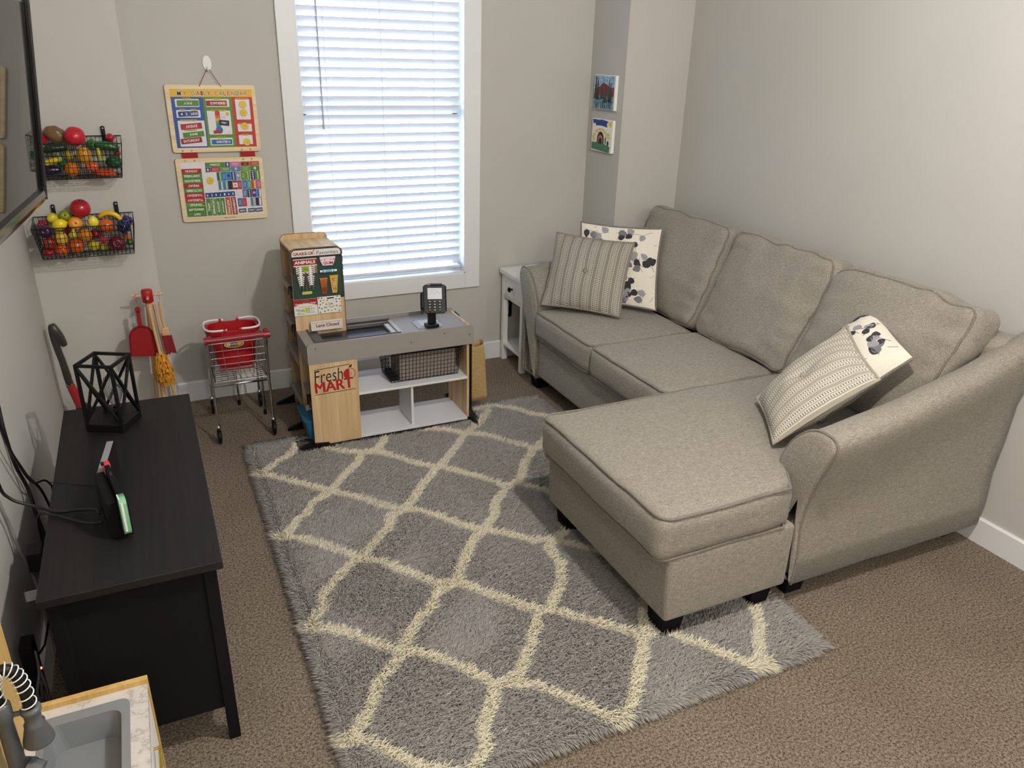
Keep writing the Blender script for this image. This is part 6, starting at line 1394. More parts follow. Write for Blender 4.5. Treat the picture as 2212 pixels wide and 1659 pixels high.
# ------------------------------------------------------------------ toy shopping cart
ct = thing('shopping_cart', 'metal toy shopping cart with red handle in front of the window wall', 'shopping cart', (0.29, 3.72, 0))
def W(b, p, q, r=0.0016, seg=6): b.cyl(p, q, r, M_chrome, seg, caps=False)
zb, zt = 0.300, 0.490
xl, xr, yn, yf = 0.158, 0.430, 3.570, 3.880      # rim at the handle end; tapers to the nose
xl2, xr2 = 0.185, 0.405
def side_pt(s, t, h):
    # s -1 left, 1 right; t 0 near .. 1 far; h 0 bottom .. 1 top
    x0 = (xl if s < 0 else xr); x1 = (xl2 if s < 0 else xr2); x = x0+(x1-x0)*t; inset = 0.020*(1-h); y = yn+(yf-yn)*t - (0.03*(1-h) if t > 0.5 else 0)*(t-0.5)*2
    z = zb+(zt-zb)*h-(0.02*t*h); return Vector((x-s*inset, y, z))
b = MB()
for s in (-1, 1):
    for k in range(11): W(b, side_pt(s, k/10, 0), side_pt(s, k/10, 1))
    for h in (0, 0.35, 0.7, 1.0): W(b, side_pt(s, 0, h), side_pt(s, 1, h), 0.0016 if 0 < h < 1 else 0.0028)
b.build('side_wires', ct)
b = MB()
for t_, nk in ((1, 9), (0, 4)):
    for k in range(nk+1): f = k/nk; W(b, side_pt(-1, t_, 0).lerp(side_pt(1, t_, 0), f), side_pt(-1, t_, 1).lerp(side_pt(1, t_, 1), f))
    for h in ((0, 0.33, 0.66, 1.0) if t_ else (0, 0.45, 0.62, 0.8, 1.0)): W(b, side_pt(-1, t_, h), side_pt(1, t_, h), 0.0016 if 0 < h < 1 else 0.0028)
b.build('end_wires', ct)
b = MB()
for k in range(13): W(b, side_pt(-1, k/12, 0), side_pt(1, k/12, 0))
for k in range(9): f = k/8; W(b, side_pt(-1, 0, 0).lerp(side_pt(1, 0, 0), f), side_pt(-1, 1, 0).lerp(side_pt(1, 1, 0), f))
b.build('bottom_wires', ct)
b = MB()   # tubular chassis
for s in (-1, 1):
    x = xl+0.006 if s < 0 else xr-0.012
    b.tube(smooth([(x, 3.545, 0.515), (x, 3.552, 0.42), (x, 3.560, 0.33), (x, 3.566, 0.288), (x, 3.562, 0.22), (x-0.002*s, 3.550, 0.13), (x-0.002*s, 3.546, 0.085)], 5), 0.0058, M_chrome, 10)
    xx = (0.170 if s < 0 else 0.402)
    b.tube(smooth([(x, 3.566, 0.286), (x, 3.66, 0.284), (xx, 3.82, 0.280), (xx, 3.885, 0.25), (xx, 3.902, 0.15), (xx, 3.904, 0.085)], 5), 0.0055, M_chrome, 10)
b.tube([(xl+0.006, 3.568, 0.284), (xr-0.012, 3.568, 0.284)], 0.0060, M_chrome, 10); b.tube([(0.172, 3.84, 0.277), (0.402, 3.84, 0.277)], 0.005, M_chrome, 8)
b.build('chassis', ct)
for (x, y, z0) in ((0.286, 3.77, 0.085), (0.398, 3.70, 0.045)):
    b = MB(); b.cyl((x, y, 0.282), (x, y, z0+0.022), 0.0055, M_chrome, 10); st_ = b.build('prop', ct)
    b = MB(); b.cyl((x, y, z0), (x, y, z0+0.026), 0.0085, M_blk, 12, 0.0072); b.build('rubber_foot', st_)
for (x, y) in ((0.163, 3.542), (0.415, 3.542), (0.168, 3.904), (0.402, 3.904)):
    b = MB(); b.lathe([(0.010, 0.078), (0.013, 0.082), (0.009, 0.090), (0.006, 0.094)], M_chrome, 14, Matrix.Translation((x, y, 0))); b.box((x-0.011, y-0.010, 0.034), (x-0.009, y+0.012, 0.080), M_chrome, 0.0008); b.box((x+0.009, y-0.010, 0.034), (x+0.011, y+0.012, 0.080), M_chrome, 0.0008); fk = b.build('caster_fork', ct)
    b = MB(); b.lathe([(0.0, -0.0085), (0.026, -0.0085), (0.034, -0.006), (0.036, 0), (0.034, 0.006), (0.026, 0.0085), (0, 0.0085)], M_blk, 24, Matrix.Translation((x, y, 0.0370)) @ Matrix.Rotation(R(90), 4, 'Y')); b.build('wheel', fk)
b = MB(); b.cyl((0.160, 3.535, 0.519), (0.428, 3.535, 0.524), 0.0125, P('8e2a34', 0.25), 18)
for x in (0.152, 0.408): b.cyl((x, 3.535, 0.5205), (x+0.030, 3.535, 0.5210), 0.0165, P('8a1c27', 0.25), 18)
b.ell((0.421, 3.548, 0.538), (0.010, 0.010, 0.010), P('8a1c27', 0.25)); b.build('handle', ct)
b = MB(); b.tube([(0.215, 3.70, 0.330), (0.372, 3.70, 0.330), (0.372, 3.70, 0.305), (0.215, 3.70, 0.305)], 0.004, P('9c1822', 0.4), 6, closed=True); b.box((0.218, 3.6985, 0.316), (0.370, 3.7015, 0.328), P('9c1822', 0.4)); b.build('seat_flap', ct)
# red hand basket in the cart
hb = thing('hand_basket', 'red plastic hand basket with white handles sitting in the toy cart', 'basket', (0.288, 3.76, 0.335))
Mr = P('a8141c', 0.3)
def ob(cx, cy, hx, hy, z, n=40, p=3.2):
    out = []
    for k in range(n):
        a = 2*math.pi*k/n; c, s = math.cos(a), math.sin(a); q = (abs(c)**p+abs(s)**p)**(-1/p); out.append(Vector((cx+hx*c*q, cy+hy*s*q, z)))
    return out
cxb, cyb = 0.2925, 3.730
L0 = ob(cxb, cyb, 0.088, 0.055, 0.335); L1 = ob(cxb, cyb, 0.106, 0.078, 0.496); L2 = ob(cxb, cyb, 0.124, 0.086, 0.4975); L3 = ob(cxb, cyb, 0.124, 0.086, 0.515); L4 = ob(cxb, cyb, 0.110, 0.074, 0.515); L5 = ob(cxb, cyb, 0.089, 0.052, 0.339)
b = MB(); n = 40; V = L0+L1+L2+L3+L4+L5; F = [tuple(range(n))[::-1], tuple(range(5*n, 6*n))]
for r in range(5): F += [(r*n+i, r*n+(i+1) % n, (r+1)*n+(i+1) % n, (r+1)*n+i) for i in range(n)]
b.add(V, F, Mr); b.build('tub', hb)
b = MB()
for k in range(-4, 5): b.box((cxb+k*0.020-0.0012, cyb-0.0865, 0.500), (cxb+k*0.020+0.0012, cyb-0.0855, 0.515), P('7c0f16', 0.4))
for (x, y) in ((cxb-0.045, cyb+0.080), (cxb+0.035, cyb+0.082), (cxb+0.03, cyb-0.082), (cxb-0.04, cyb-0.082)): b.cyl((x-0.006, y, 0.522), (x+0.006, y, 0.522), 0.008, Mr, 14)
b.build('handle_mounts', hb)
for s in (-1, 1):
    arc_ = []
    xm = cxb+s*0.030
    pts = [(xm+s*0.0, cyb+0.080, 0.524), (cxb+s*0.085, cyb+0.084, 0.525), (cxb+s*0.118, cyb+0.060, 0.525), (cxb+s*0.126, cyb, 0.525), (cxb+s*0.118, cyb-0.060, 0.525), (cxb+s*0.085, cyb-0.084, 0.525), (xm, cyb-0.080, 0.524)]
    b = MB(); b.tube(smooth(pts, 5), 0.0050, M_white, 10); lab(b.build('handle', hb), 'white folding handle')
b = MB(); fr_ = cyb-0.0735; pl = Panel(b, (cxb-0.005, fr_+0.0015, 0.448), (1, 0, 0), (0, 0.12, 0.993), 0.0004)
pl.disc(0, 0, 0.044, P('d9cf8e', 0.4), 1, 28, 0.0165); pl.disc(0, 0, 0.040, P('5f6f2c', 0.4), 2, 28, 0.0135); pl.disc(0.022, 0.002, 0.012, P('c9a03c', 0.4), 3, 14, 0.009); pl.disc(-0.026, 0, 0.009, P('b9c04a', 0.4), 3, 14); pl.disc(-0.004, 0.001, 0.016, P('7d2a5c', 0.4), 3, 16, 0.008); pl.text('B.toys', -0.003, 0.001, 0.040, 0.010, P('e9e2c0', 0.4), 4, 0, 0.02)
b.build('oval_label', hb)

# ------------------------------------------------------------------ toy cleaning set on its stand
sx_, sy_ = -0.048, 3.635
sd = thing('cleaning_stand', 'wooden toy cleaning stand with red cap and four pegs by the left corner wall', 'toy stand', (sx_, sy_, 0))
b = MB(); b.cyl((sx_, sy_, 0.018), (sx_, sy_, 0.700), 0.0115, M_dowel, 16); b.build('pole', sd)
b = MB(); b.cyl((sx_, sy_, 0.002), (sx_, sy_, 0.02), 0.085, M_dowel, 32); b.build('base', sd)
b = MB(); b.lathe([(0.0, 0.698), (0.021, 0.698), (0.023, 0.701), (0.0235, 0.748), (0.021, 0.754), (0.0, 0.755)], M_red, 24, Matrix.Translation((sx_, sy_, 0))); b.build('cap', sd)
for (dx, dy) in ((-1, 0), (1, 0), (0, -1), (0, 1)):
    b = MB(); b.cyl((sx_+dx*0.018, sy_+dy*0.018, 0.727), (sx_+dx*0.063, sy_+dy*0.063, 0.731), 0.0052, M_dowel, 12); b.build('peg', sd)
def loop_cord(b, x, y, z0, z1): b.tube([(x-0.005, y, z1), (x, y, z0+0.006), (x+0.005, y, z1)], 0.0011, P('b3202a', 0.7), 5); b.tube([(x-0.004, y-0.004, z1+0.003), (x+0.003, y+0.001, z1+0.008)], 0.0015, P('b3202a', 0.7), 5)
dp = thing('toy_dustpan', 'red toy dustpan hanging from the left peg of the cleaning stand', 'dustpan', (-0.098, 3.60, 0.455))
b = MB(); loop_cord(b, -0.095, 3.632, 0.687, 0.728); b.build('cord', dp)
Md = P('8f1219', 0.45)
b = MB(); b.box((-0.103, 3.617, 0.588), (-0.087, 3.628, 0.668), Md, 0.003); b.cyl((-0.095, 3.617, 0.672), (-0.095, 3.628, 0.672), 0.012, Md, 16); b.build('handle', dp)
b = MB(); o_ = [(-0.152, 0.466)] + [(-0.146, 0.54)] + [(-0.096+0.050*math.cos(R(a)), 0.548+0.050*math.sin(R(a))) for a in range(170, 9, -16)] + [(-0.044, 0.54), (-0.041, 0.452)]
b.prism(o_[::-1], 0.004, Md, MXZ(3.604))
rim_ = [(x, 3.612, z) for x, z in o_]
for p, q in zip(rim_[:-1], rim_[1:]): b.bar(p, q, 0.004, 0.016, Md, 0.0, (0, 1, 0))
b.build('pan', dp)
br = thing('toy_hand_brush', 'wooden toy hand brush with dark red bristles on the right peg of the stand', 'hand brush', (0.005, 3.625, 0.455))
b = MB(); loop_cord(b, -0.002, 3.640, 0.694, 0.728); b.build('cord', br)
b = MB(); b.tube(smooth([(-0.004, 3.637, 0.692), (-0.004, 3.637, 0.63), (-0.001, 3.637, 0.585), (0.000, 3.637, 0.56)], 4), 0.006, M_dowel, 10); b.soft((0.030, 0.014, 0.075), 0.005, M_dowel, lambda q, p: Vector((0.002+q.x, 3.637+q.y, 0.535+q.z)), (4, 2, 5)); b.build('handle', br)
b = MB(); rr_ = random.Random(2)
for i in range(8):
    for j in range(4): x = -0.013+0.035*i/7; b.bar((x, 3.628-j*0.004, 0.535+rr_.uniform(-0.004, 0.004)), (x+rr_.uniform(0, 0.004)+0.006, 3.620-j*0.006, 0.460+rr_.uniform(-0.006, 0.006)), 0.0055, 0.0045, P('7c0f17', 0.8))
b.build('bristles', br)
du = thing('toy_duster', 'toy duster with fluffy orange-yellow head hanging from the front peg', 'duster', (-0.030, 3.575, 0.315))
b = MB(); loop_cord(b, -0.047, 3.582, 0.690, 0.732); b.build('cord', du)
b = MB(); b.tube(smooth([(-0.047, 3.582, 0.688), (-0.043, 3.580, 0.60), (-0.036, 3.576, 0.50), (-0.028, 3.572, 0.36)], 4), 0.0068, M_dowel, 10); b.build('handle', du)
b = MB(); rr_ = random.Random(9); My = [P(c, 0.8) for c in ('c9841e', 'd9952a', 'e0a437')]
for i in range(620):
    t_ = rr_.random(); a = rr_.uniform(0, 6.283); cz = 0.335+t_*0.135; cx = -0.028-0.010*(t_-0.3); rr0 = 0.010; 
    prof_r = 0.040*math.sin(math.pi*min(1, 0.20+t_*0.72))**0.6
    p0 = Vector((cx+rr0*math.cos(a), 3.573+rr0*math.sin(a), cz)); an2 = a+rr_.uniform(-0.5, 0.5); p1 = Vector((cx+prof_r*0.75*math.cos(an2), 3.573+prof_r*0.75*math.sin(an2), cz+rr_.uniform(-0.006, 0.012))); p2 = Vector((cx+prof_r*math.cos(an2), 3.573+prof_r*math.sin(an2), cz-rr_.uniform(0.008, 0.022)))
    b.tube([p0, p1, p2], 0.0021, My[i % 3], 5)
lab(b.build('fluffy_head', du), 'fluffy orange-yellow yarn head')
bm_ = thing('toy_broom', 'toy broom with wooden handle and red bristles standing behind the dustpan', 'broom', (-0.075, 3.68, 0.02))
b = MB(); loop_cord(b, -0.048, 3.695, 0.693, 0.733); b.build('cord', bm_)
b = MB(); b.cyl((-0.052, 3.693, 0.690), (-0.083, 3.690, 0.14), 0.0085, M_dowel, 14); b.soft((0.13, 0.022, 0.03), 0.006, M_dowel, lambda q, p: Vector((-0.085+q.x, 3.690+q.y, 0.130+q.z)), (6, 2, 3)); b.build('handle', bm_)
b = MB()
for i in range(14): x = -0.145+i*0.0092; b.bar((x, 3.690, 0.118), (x-0.003+0.0004*i, 3.690, 0.030), 0.009, 0.018, P('8f1620', 0.8))
b.build('bristles', bm_)
mp = thing('toy_mop', 'toy mop with slim wooden handle standing behind the duster', 'mop', (0.005, 3.69, 0.02))
b = MB(); b.cyl((-0.028, 3.714, 0.660), (0.004, 3.700, 0.10), 0.0065, M_dowel, 12); b.build('handle', mp)
b = MB(); b.cyl((0.004, 3.695, 0.095), (0.004, 3.695, 0.125), 0.018, M_red, 14)
for i in range(16): a = 6.283*i/16; b.tube([(0.004, 3.695, 0.10), (0.004+0.020*math.cos(a), 3.695+0.020*math.sin(a), 0.09), (0.004+0.038*math.cos(a), 3.695+0.034*math.sin(a), 0.025)], 0.0045, P('d8d2c2', 0.9), 6)
b.build('strands', mp)
# ------------------------------------------------------------------ two wire wall baskets of play food
def wall_basket(z0, z1, x0, x1, drop, label, hooks, hz):
    r = bin_basket(x0, x1, 3.608, 3.738, z0, z1, 0.018, 22, 6, 6, label, 'wall_basket', 'black wire baskets on the left corner wall', r=0.00105, front_drop=drop)
    for x in hooks:
        b = MB(); b.box((x-0.0075, 3.739, z1-0.03), (x+0.0075, YC-0.001, hz+0.006), M_blk, 0.004); F = frame_from((0, -1, 0)).to_4x4(); F.translation = (x, 3.739, hz-0.003); b.lathe([(0.0045, 0), (0.0035, 0.0025), (0, 0.0032)], P('cfcfcf', 0.25, 0.9), 10, F); b.build('hanger', r)
    return r
wall_basket(0.921, 1.073, -0.427, -0.052, 0.026, 'lower black wire wall basket, full of toy fruit', (-0.348, -0.112), 1.114)
wall_basket(1.237, 1.390, -0.427, -0.049, 0.018, 'upper black wire wall basket, full of toy vegetables', (-0.348, -0.112), 1.422)
G2, G1 = 'toy fruit in the lower wall basket', 'toy vegetables in the upper wall basket'
Mlf = P('2f6b34', 0.5); Mst = P('6b5a2e', 0.6)
def relax(items, y0, y1, zmin):
    P_ = [Vector((i[1], i[2], i[3])) for i in items]; r = [i[4] for i in items]; o = [p.copy() for p in P_]
    for it in range(260):
        for i in range(len(P_)):
            for j in range(i+1, len(P_)):
                d = P_[j]-P_[i]; L = d.length or 1e-5; m = (r[i]+r[j])*1.02-L
                if m > 0:
                    n_ = d/L; n_ = Vector((n_.x*0.7, n_.y*1.3, n_.z*0.7)); P_[i] -= n_*m*0.5; P_[j] += n_*m*0.5
        for i, p in enumerate(P_):
            p += (o[i]-p)*0.015; p.y = max(y0+r[i]*0.92, min(y1-r[i]*0.92, p.y)); p.z = max(zmin+r[i]*0.9, p.z)
            p.x = max(-0.422+r[i], min(-0.058-r[i]*0.9, p.x))
    return P_
def lumpy(a=0.05, f=3.0, sd=0.0):
    def g(p, an): return p*(1+a*noise.noise(p*f+Vector((sd, sd*2, 0))))
    return g
def ribs(k, a):
    def g(p, an): s = 1-a*abs(math.sin(an*k/2))**0.5*0+a*math.cos(an*k)*(1-abs(p.z)**3); return Vector((p.x*s, p.y*s, p.z-(0.22*(1-min(1, math.hypot(p.x, p.y)/0.5)) if p.z > 0.3 else 0)))
    return g
def dimple(p, an):
    h = math.hypot(p.x, p.y); return Vector((p.x, p.y, p.z-(0.35*max(0, 1-h/0.45)**2 if p.z > 0 else 0)))
def food(kind, name, label, cat, c, r, grp, col, rot=(0, 0, 0)):
    x, y, z = c; M = Matrix.Translation(c) @ Euler([R(v) for v in rot]).to_matrix().to_4x4()
    root = thing(name, label, cat, (x, y, z-r*0.8), grp); m = P(col, 0.28)
    b = MB(M); e = Vector((0, 0, 0))
    if kind in ('round', 'citrus'):
        b.ell(e, (r, r, r*0.95), m, fn=dimple if kind == 'round' else lumpy(0.02, 6)); b.build('body', root)
        b = MB(M); b.cyl((0, 0, r*0.62), (r*0.06, 0, r*1.02), r*0.07, Mst, 8) if kind == 'round' else b.cyl((0, 0, r*0.9), (0, 0, r*0.97), r*0.12, Mlf, 8); b.build('stem', root)
    elif kind == 'tomato':
        b.ell(e, (r, r, r*0.82), m, fn=ribs(5, 0.03)); b.build('body', root); b = MB(M)
        for k in range(6): a = k*math.pi/3; b.tube([(0, 0, r*0.64), (r*0.28*math.cos(a), r*0.28*math.sin(a), r*0.76), (r*0.55*math.cos(a), r*0.55*math.sin(a), r*0.70)], r*0.09, Mlf, 6, radii=[r*0.1, r*0.12, r*0.03])
        b.build('leafy_cap', root)
    elif kind == 'pepper':
        b.ell(e, (r*0.88, r*0.88, r*1.05), m, fn=ribs(4, 0.10)); b.build('body', root); b = MB(M); b.cyl((0, 0, r*0.75), (r*0.1, 0, r*1.25), r*0.14, Mlf, 8, r*0.09); b.build('stem', root)
    elif kind == 'lemon':
        b.lathe([(0, -1.15*r), (0.14*r, -1.08*r), (0.3*r, -0.95*r), (0.72*r, -0.6*r), (0.88*r, 0), (0.72*r, 0.6*r), (0.3*r, 0.95*r), (0.14*r, 1.08*r), (0, 1.15*r)], m, 22); b.build('body', root)
    elif kind == 'pear':
        b.lathe([(0, -r), (0.55*r, -0.88*r), (0.88*r, -0.4*r), (0.78*r, 0.05*r), (0.42*r, 0.6*r), (0.34*r, 0.95*r), (0.2*r, 1.12*r), (0, 1.15*r)], m, 22); b.build('body', root); b = MB(M); b.cyl((0, 0, 1.1*r), (0.08*r, 0, 1.4*r), 0.06*r, Mst, 7); b.build('stem', root)
    elif kind == 'mango':
        b.soft((r*1.5, r*1.1, r*1.5), r*0.35, m, None, (5, 4, 5), (r*0.15,)*3); b.build('body', root); b = MB(M); b.box((-r*0.5, -r*0.4, r*0.78), (r*0.5, r*0.4, r*0.95), P('4c9a3c', 0.35), r*0.05); b.build('leaf_tag', root)
    elif kind == 'banana':
        pts = [(r*1.9*math.cos(R(a)), 0, r*1.9*math.sin(R(a))-r*1.3) for a in range(25, 156, 13)]; n_ = len(pts); b.tube(pts, r*0.4, m, 10, radii=[r*(0.14+0.30*math.sin(math.pi*(0.08+0.84*k/(n_-1)))**0.6) for k in range(n_)]); b.build('body', root)
        b = MB(M); b.cyl(pts[0], (pts[0][0]+r*0.2, 0, pts[0][2]-r*0.25), r*0.12, Mst, 8); b.build('stem', root)
    elif kind == 'grapes':
        rr_ = random.Random(int(abs(x)*1e4))
        for k in range(34):
            a = rr_.uniform(0, 6.283); t_ = rr_.uniform(-1, 1); q = math.sqrt(1-t_*t_); sc = r*0.72*(1-0.25*max(0, -t_)); b.ell((sc*q*math.cos(a), sc*q*math.sin(a), t_*r*0.85), r*0.25, m, seg=10, rings=7)
        b.ell(e, (r*0.7, r*0.7, r*0.8), m, seg=10, rings=7); b.build('bunch', root); b = MB(M); b.cyl((0, 0, r*0.8), (r*0.1, 0, r*1.25), r*0.07, Mst, 7); b.build('stem', root)
    elif kind == 'cucumber':
        L = r*3.2; pts = [(-L/2+L*k/9, 0, r*0.18*math.sin(math.pi*k/9)) for k in range(10)]; b.tube(pts, r*0.5, m, 14, radii=[r*0.62*max(0.25, math.sin(math.pi*(0.06+0.88*k/9))**0.35) for k in range(10)]); b.build('body', root)
        b = MB(M); b.cyl((-L/2-r*0.12, 0, 0), (-L/2, 0, 0), r*0.14, Mst, 8); b.build('stem_end', root)
    elif kind == 'carrot':
        L = r*4.4; b.M = M @ Matrix.Rotation(R(90), 4, 'Y'); b.lathe([(0, -L/2), (0.25*r, -L/2+0.1*r), (0.52*r, -L*0.2), (0.66*r, L*0.25), (0.68*r, L*0.42), (0.4*r, L*0.49), (0, L*0.5)], m, 16, None, lambda p, a: Vector((p.x*(1+0.03*math.sin(p.z*400)), p.y*(1+0.03*math.sin(p.z*400)), p.z))); b.build('root', root)
        b = MB(M @ Matrix.Rotation(R(90), 4, 'Y')); b.cyl((0, 0, L*0.48), (0, 0, L*0.58), r*0.2, Mlf, 8); b.build('top', root)
    elif kind == 'corn':
        L = r*3.4; b.M = M @ Matrix.Rotation(R(90), 4, 'Y'); b.lathe([(0.03*r, -L/2)]+[(r*0.62*math.sin(math.pi*min(0.93, 0.14+0.8*k/22))**0.45*(1+0.05*(k % 2)), -L/2+L*k/22) for k in range(1, 22)]+[(0.03*r, L/2)], m, 20, None, lambda p, a: Vector((p.x*(1+0.05*math.cos(a*10)), p.y*(1+0.05*math.cos(a*10)), p.z))); b.build('cob', root)
        b = MB(M @ Matrix.Rotation(R(90), 4, 'Y')); b.lathe([(0.1*r, L*0.3), (0.6*r, L*0.33), (0.5*r, L*0.47), (0.1*r, L*0.52)], P('8fae4c', 0.4), 12); b.build('husk', root)
    elif kind == 'potato': b.ell(e, (r*1.15, r*0.78, r*0.85), m, fn=lumpy(0.18, 1.6, 3), seg=26, rings=18); b.build('body', root)
    elif kind == 'lettuce':
        b.ell(e, (r, r, r*0.85), m, fn=lumpy(0.30, 4.5, 1), seg=36, rings=24); b.build('head', root)
    elif kind == 'eggplant':
        b.M = M @ Matrix.Rotation(R(90), 4, 'Y'); b.lathe([(0, -1.5*r), (0.45*r, -1.38*r), (0.78*r, -0.8*r), (0.74*r, 0), (0.5*r, 0.8*r), (0.36*r, 1.2*r), (0, 1.25*r)], m, 22); b.build('body', root); b = MB(M @ Matrix.Rotation(R(90), 4, 'Y')); b.lathe([(0.38*r, 1.05*r), (0.30*r, 1.28*r), (0.1*r, 1.4*r), (0.08*r, 1.7*r), (0, 1.7*r)], Mlf, 10); b.build('cap', root)
    elif kind == 'squash':
        b.ell(e, (r*0.85, r*0.85, r*1.1), m, fn=ribs(8, 0.05), seg=32); b.build('body', root)
    elif kind == 'berries':
        for k in range(9): a = k*2.4; q = r*0.55*math.sqrt(k/8); b.ell((q*math.cos(a), q*math.sin(a), r*0.25*(1-k/9)), r*0.36, m, seg=12, rings=8)
        b.build('cluster', root)
    elif kind == 'radish': b.ell(e, (r*0.9, r*0.9, r), m); b.build('body', root); b = MB(M); b.cyl((0, 0, r*0.9), (0, 0, r*1.5), r*0.2, Mlf, 7, r*0.3); b.build('leaves', root)
    return root
F2 = [
 ('round', -0.247, 3.680, 1.104, 0.038, 'toy_apple', 'large dark red toy apple on top of the lower basket', 'toy apple', 'a11624', (15, 10, 0)),
 ('round', -0.308, 3.700, 1.078, 0.024, 'toy_apple', 'green toy apple near the top left of the lower basket', 'toy apple', '7f8c1e', (70, 0, 0)),
 ('mango', -0.352, 3.705, 1.069, 0.023, 'toy_fruit_slice', 'yellow toy fruit piece with a green end in the lower basket', 'toy fruit', 'd6c02a', (0, 35, 20)),
 ('lemon', -0.329, 3.660, 1.052, 0.027, 'toy_lemon', 'large yellow toy lemon at the upper left of the lower basket', 'toy lemon', 'e3cc1c', (0, 75, 0)),
 ('round', -0.271, 3.672, 1.054, 0.027, 'toy_peach', 'orange-yellow toy peach under the big red apple', 'toy peach', 'dd922a', (75, 20, 0)),
 ('lemon', -0.205, 3.660, 1.055, 0.023, 'toy_lemon', 'pale yellow toy lemon in the middle of the lower basket', 'toy lemon', 'e6d53c', (10, 0, 0)),
 ('citrus', -0.159, 3.670, 1.034, 0.028, 'toy_orange', 'big orange toy orange right of the pale lemon', 'toy orange', 'c9591a', (60, 0, 0)),
 ('banana', -0.140, 3.712, 1.064, 0.024, 'toy_banana', 'yellow toy banana at the back of the lower basket', 'toy banana', 'e0b321', (0, 12, -6)),
 ('grapes', -0.095, 3.655, 1.030, 0.029, 'toy_grapes', 'dark blue toy grape bunch hanging over the right front rim', 'toy grapes', '1b1c4c', (160, 0, 0)),
 ('grapes', -0.078, 3.710, 1.045, 0.022, 'toy_grapes', 'purple toy grape bunch in the back right corner of the lower basket', 'toy grapes', '35245c', (170, 0, 0)),
 ('berries', -0.393, 3.695, 1.048, 0.025, 'toy_berries', 'crimson toy berry cluster at the far left of the lower basket', 'toy berries', '7d1430', (70, 0, 0)),
 ('round', -0.384, 3.652, 1.026, 0.026, 'toy_plum', 'purple toy plum at the upper left front of the lower basket', 'toy plum', '3c2046', (80, 0, 0)),
 ('squash', -0.332, 3.645, 0.998, 0.026, 'toy_apple_pear', 'pale yellow toy fruit below the large lemon', 'toy fruit', 'd9b23a', (0, 0, 0)),
 ('pear', -0.286, 3.655, 1.012, 0.019, 'toy_pear', 'small yellow-green toy pear left of centre in the lower basket', 'toy pear', 'b3a022', (0, 10, 0)),
 ('citrus', -0.243, 3.655, 1.003, 0.025, 'toy_orange', 'yellow-orange toy tangerine in the centre of the lower basket', 'toy orange', 'd07c1c', (80, 0, 0)),
 ('round', -0.205, 3.705, 0.996, 0.021, 'toy_apple', 'small dark red toy apple behind the tangerine', 'toy apple', '8a1a1c', (0, 0, 0)),
 ('tomato', -0.378, 3.642, 0.980, 0.022, 'toy_tomato', 'red toy tomato with green cap facing out of the lower basket', 'toy tomato', 'a8231f', (88, 0, 0)),
 ('tomato', -0.385, 3.648, 0.945, 0.022, 'toy_tomato', 'red toy tomato in the bottom left corner of the lower basket', 'toy tomato', 'a01a24', (20, 0, 0)),
 ('citrus', -0.338, 3.650, 0.950, 0.024, 'toy_orange', 'orange toy orange on the bottom left of the lower basket', 'toy orange', 'cf561a', (80, 0, 0)),
 ('citrus', -0.282, 3.655, 0.962, 0.030, 'toy_orange', 'largest toy orange low in the middle of the lower basket', 'toy orange', 'c1581c', (70, 0, 0)),
 ('lemon', -0.218, 3.645, 0.960, 0.023, 'toy_lemon', 'bright yellow toy lemon low in the middle of the lower basket', 'toy lemon', 'c9bc1f', (60, 0, 0)),
 ('berries', -0.179, 3.640, 0.981, 0.018, 'toy_strawberry', 'small bright red toy strawberry pair at the front of the lower basket', 'toy strawberry', 'b81c24', (90, 0, 0)),
 ('round', -0.130, 3.655, 0.960, 0.032, 'toy_plum', 'large maroon toy plum low at the right of the lower basket', 'toy plum', '6a1528', (80, 0, 0)),
 ('carrot', -0.092, 3.700, 0.985, 0.014, 'toy_carrot', 'orange toy carrot piece at the right end of the lower basket', 'toy carrot', 'd66a1e', (0, 60, 40)),
 ('round', -0.082, 3.700, 0.952, 0.014, 'toy_lime', 'small dark green toy lime at the bottom right of the lower basket', 'toy lime', '2f6b34', (0, 0, 0)),
 ('lemon', -0.184, 3.700, 0.940, 0.016, 'toy_lemon', 'small yellow toy lemon at the bottom behind the strawberries', 'toy lemon', 'b9b030', (0, 90, 0)),
 ('round', -0.300, 3.712, 1.020, 0.022, 'toy_apple', 'red toy apple hidden in the middle back of the lower basket', 'toy apple', '8f1d20', (0, 0, 0)),
 ('citrus', -0.345, 3.712, 0.975, 0.024, 'toy_orange', 'orange toy orange at the back left of the lower basket', 'toy orange', 'b9551c', (0, 0, 0)),
]
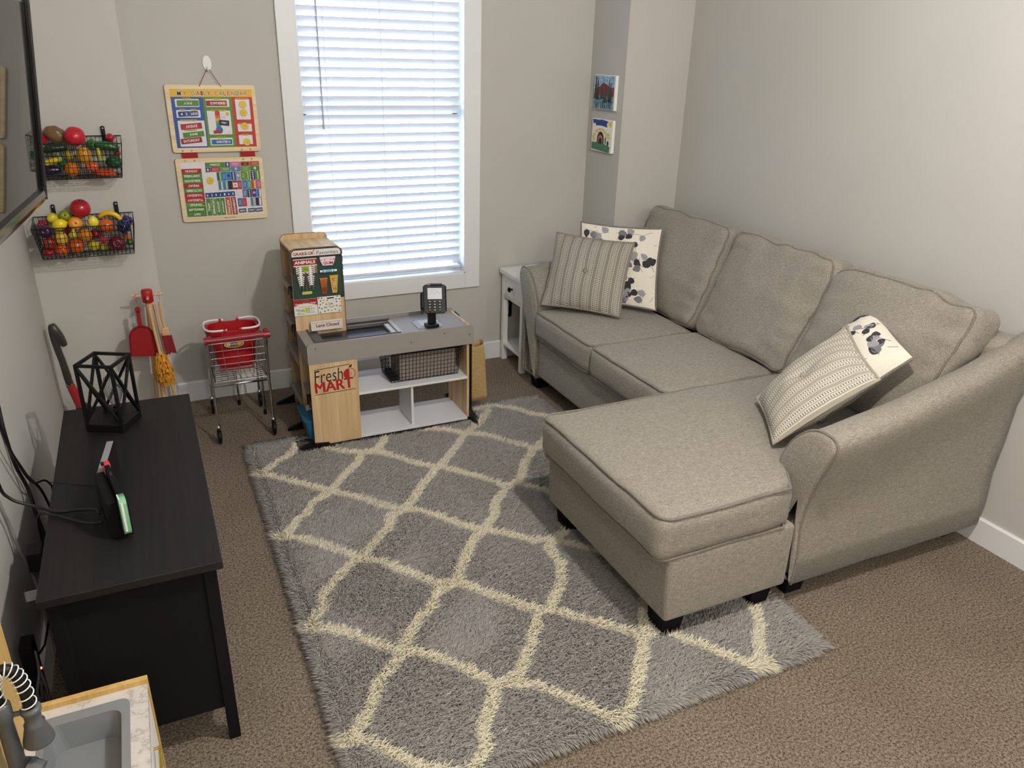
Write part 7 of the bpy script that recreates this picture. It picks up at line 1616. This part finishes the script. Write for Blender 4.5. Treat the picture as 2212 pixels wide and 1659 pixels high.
F1 = [
 ('pepper', -0.337, 3.700, 1.382, 0.021, 'toy_pepper', 'red toy pepper at the left of the upper basket beside the television', 'toy pepper', 'a3161f', (0, 0, 0)),
 ('potato', -0.283, 3.705, 1.400, 0.036, 'toy_potato', 'brown toy potato on top of the upper basket', 'toy potato', '6e5233', (0, 25, 0)),
 ('tomato', -0.214, 3.668, 1.396, 0.037, 'toy_tomato', 'large glossy red toy tomato on top of the upper basket', 'toy tomato', 'b3162a', (250, 30, 0)),
 ('cucumber', -0.290, 3.645, 1.350, 0.027, 'toy_zucchini', 'dark green toy zucchini across the left of the upper basket', 'toy zucchini', '16331c', (0, -6, 4)),
 ('corn', -0.303, 3.634, 1.308, 0.019, 'toy_corn', 'yellow toy corn cob slanting at the left front of the upper basket', 'toy corn', 'c9b41e', (0, -16, 0)),
 ('pepper', -0.160, 3.710, 1.360, 0.023, 'toy_pepper', 'green toy pepper behind the red tomato in the upper basket', 'toy pepper', '2c6b2c', (60, 0, 0)),
 ('cucumber', -0.106, 3.695, 1.350, 0.027, 'toy_cucumber', 'green toy cucumber across the right of the upper basket', 'toy cucumber', '225a28', (0, 14, 0)),
 ('pepper', -0.090, 3.720, 1.384, 0.017, 'toy_pepper', 'small red toy pepper in the back right corner of the upper basket', 'toy pepper', 'a3202a', (80, 0, 60)),
 ('squash', -0.192, 3.655, 1.323, 0.030, 'toy_squash', 'golden ribbed toy squash in the centre of the upper basket', 'toy squash', 'c98f22', (0, 0, 0)),
 ('corn', -0.137, 3.645, 1.326, 0.015, 'toy_corn', 'yellow-green toy corn standing upright in the upper basket', 'toy corn', 'b9b31f', (0, 82, 0)),
 ('lettuce', -0.088, 3.655, 1.294, 0.028, 'toy_lettuce', 'dark green toy lettuce at the right of the upper basket', 'toy lettuce', '17502c', (0, 0, 0)),
 ('eggplant', -0.315, 3.668, 1.268, 0.026, 'toy_eggplant', 'dark purple toy eggplant at the bottom left of the upper basket', 'toy eggplant', '1f1838', (0, 0, 0)),
 ('pepper', -0.245, 3.655, 1.272, 0.027, 'toy_pepper', 'orange toy pepper low in the middle of the upper basket', 'toy pepper', 'cf7418', (0, 20, 0)),
 ('potato', -0.172, 3.665, 1.280, 0.022, 'toy_sweet_potato', 'orange toy sweet potato under the golden squash', 'toy sweet potato', 'cc5a2c', (0, 0, 0)),
 ('carrot', -0.125, 3.638, 1.253, 0.016, 'toy_carrot', 'orange toy carrot lying along the bottom right of the upper basket', 'toy carrot', 'd9491a', (0, 0, 0)),
 ('carrot', -0.145, 3.680, 1.252, 0.016, 'toy_carrot', 'orange toy carrot lying behind the front one in the upper basket', 'toy carrot', 'c9441c', (0, 0, 4)),
 ('pear', -0.250, 3.690, 1.322, 0.020, 'toy_pear', 'olive yellow toy pear behind the squash in the upper basket', 'toy pear', '9c8f22', (0, 0, 0)),
 ('lettuce', -0.275, 3.690, 1.290, 0.017, 'toy_sprout', 'small green toy sprout in the middle of the upper basket', 'toy sprout', '2c6a30', (0, 0, 0)),
 ('carrot', -0.385, 3.670, 1.275, 0.014, 'toy_carrot', 'orange toy carrot at the far left of the upper basket', 'toy carrot', 'cf5c20', (0, 70, 0)),
 ('radish', -0.070, 3.712, 1.323, 0.012, 'toy_radish', 'small red toy radish at the right edge of the upper basket', 'toy radish', 'a8341f', (0, 0, 0)),
 ('lettuce', -0.372, 3.680, 1.322, 0.021, 'toy_broccoli', 'green toy broccoli at the far left of the upper basket', 'toy broccoli', '1d5a34', (0, 0, 0)),
]
for L_, g_, z0 in ((F2, G2, 0.923), (F1, G1, 1.239)):
    PP = relax(L_, 3.613, 3.737, z0)
    for it, p in zip(L_, PP): food(it[0], it[5], it[6], it[7], tuple(p), it[4]*1.03, g_, it[8], it[9])
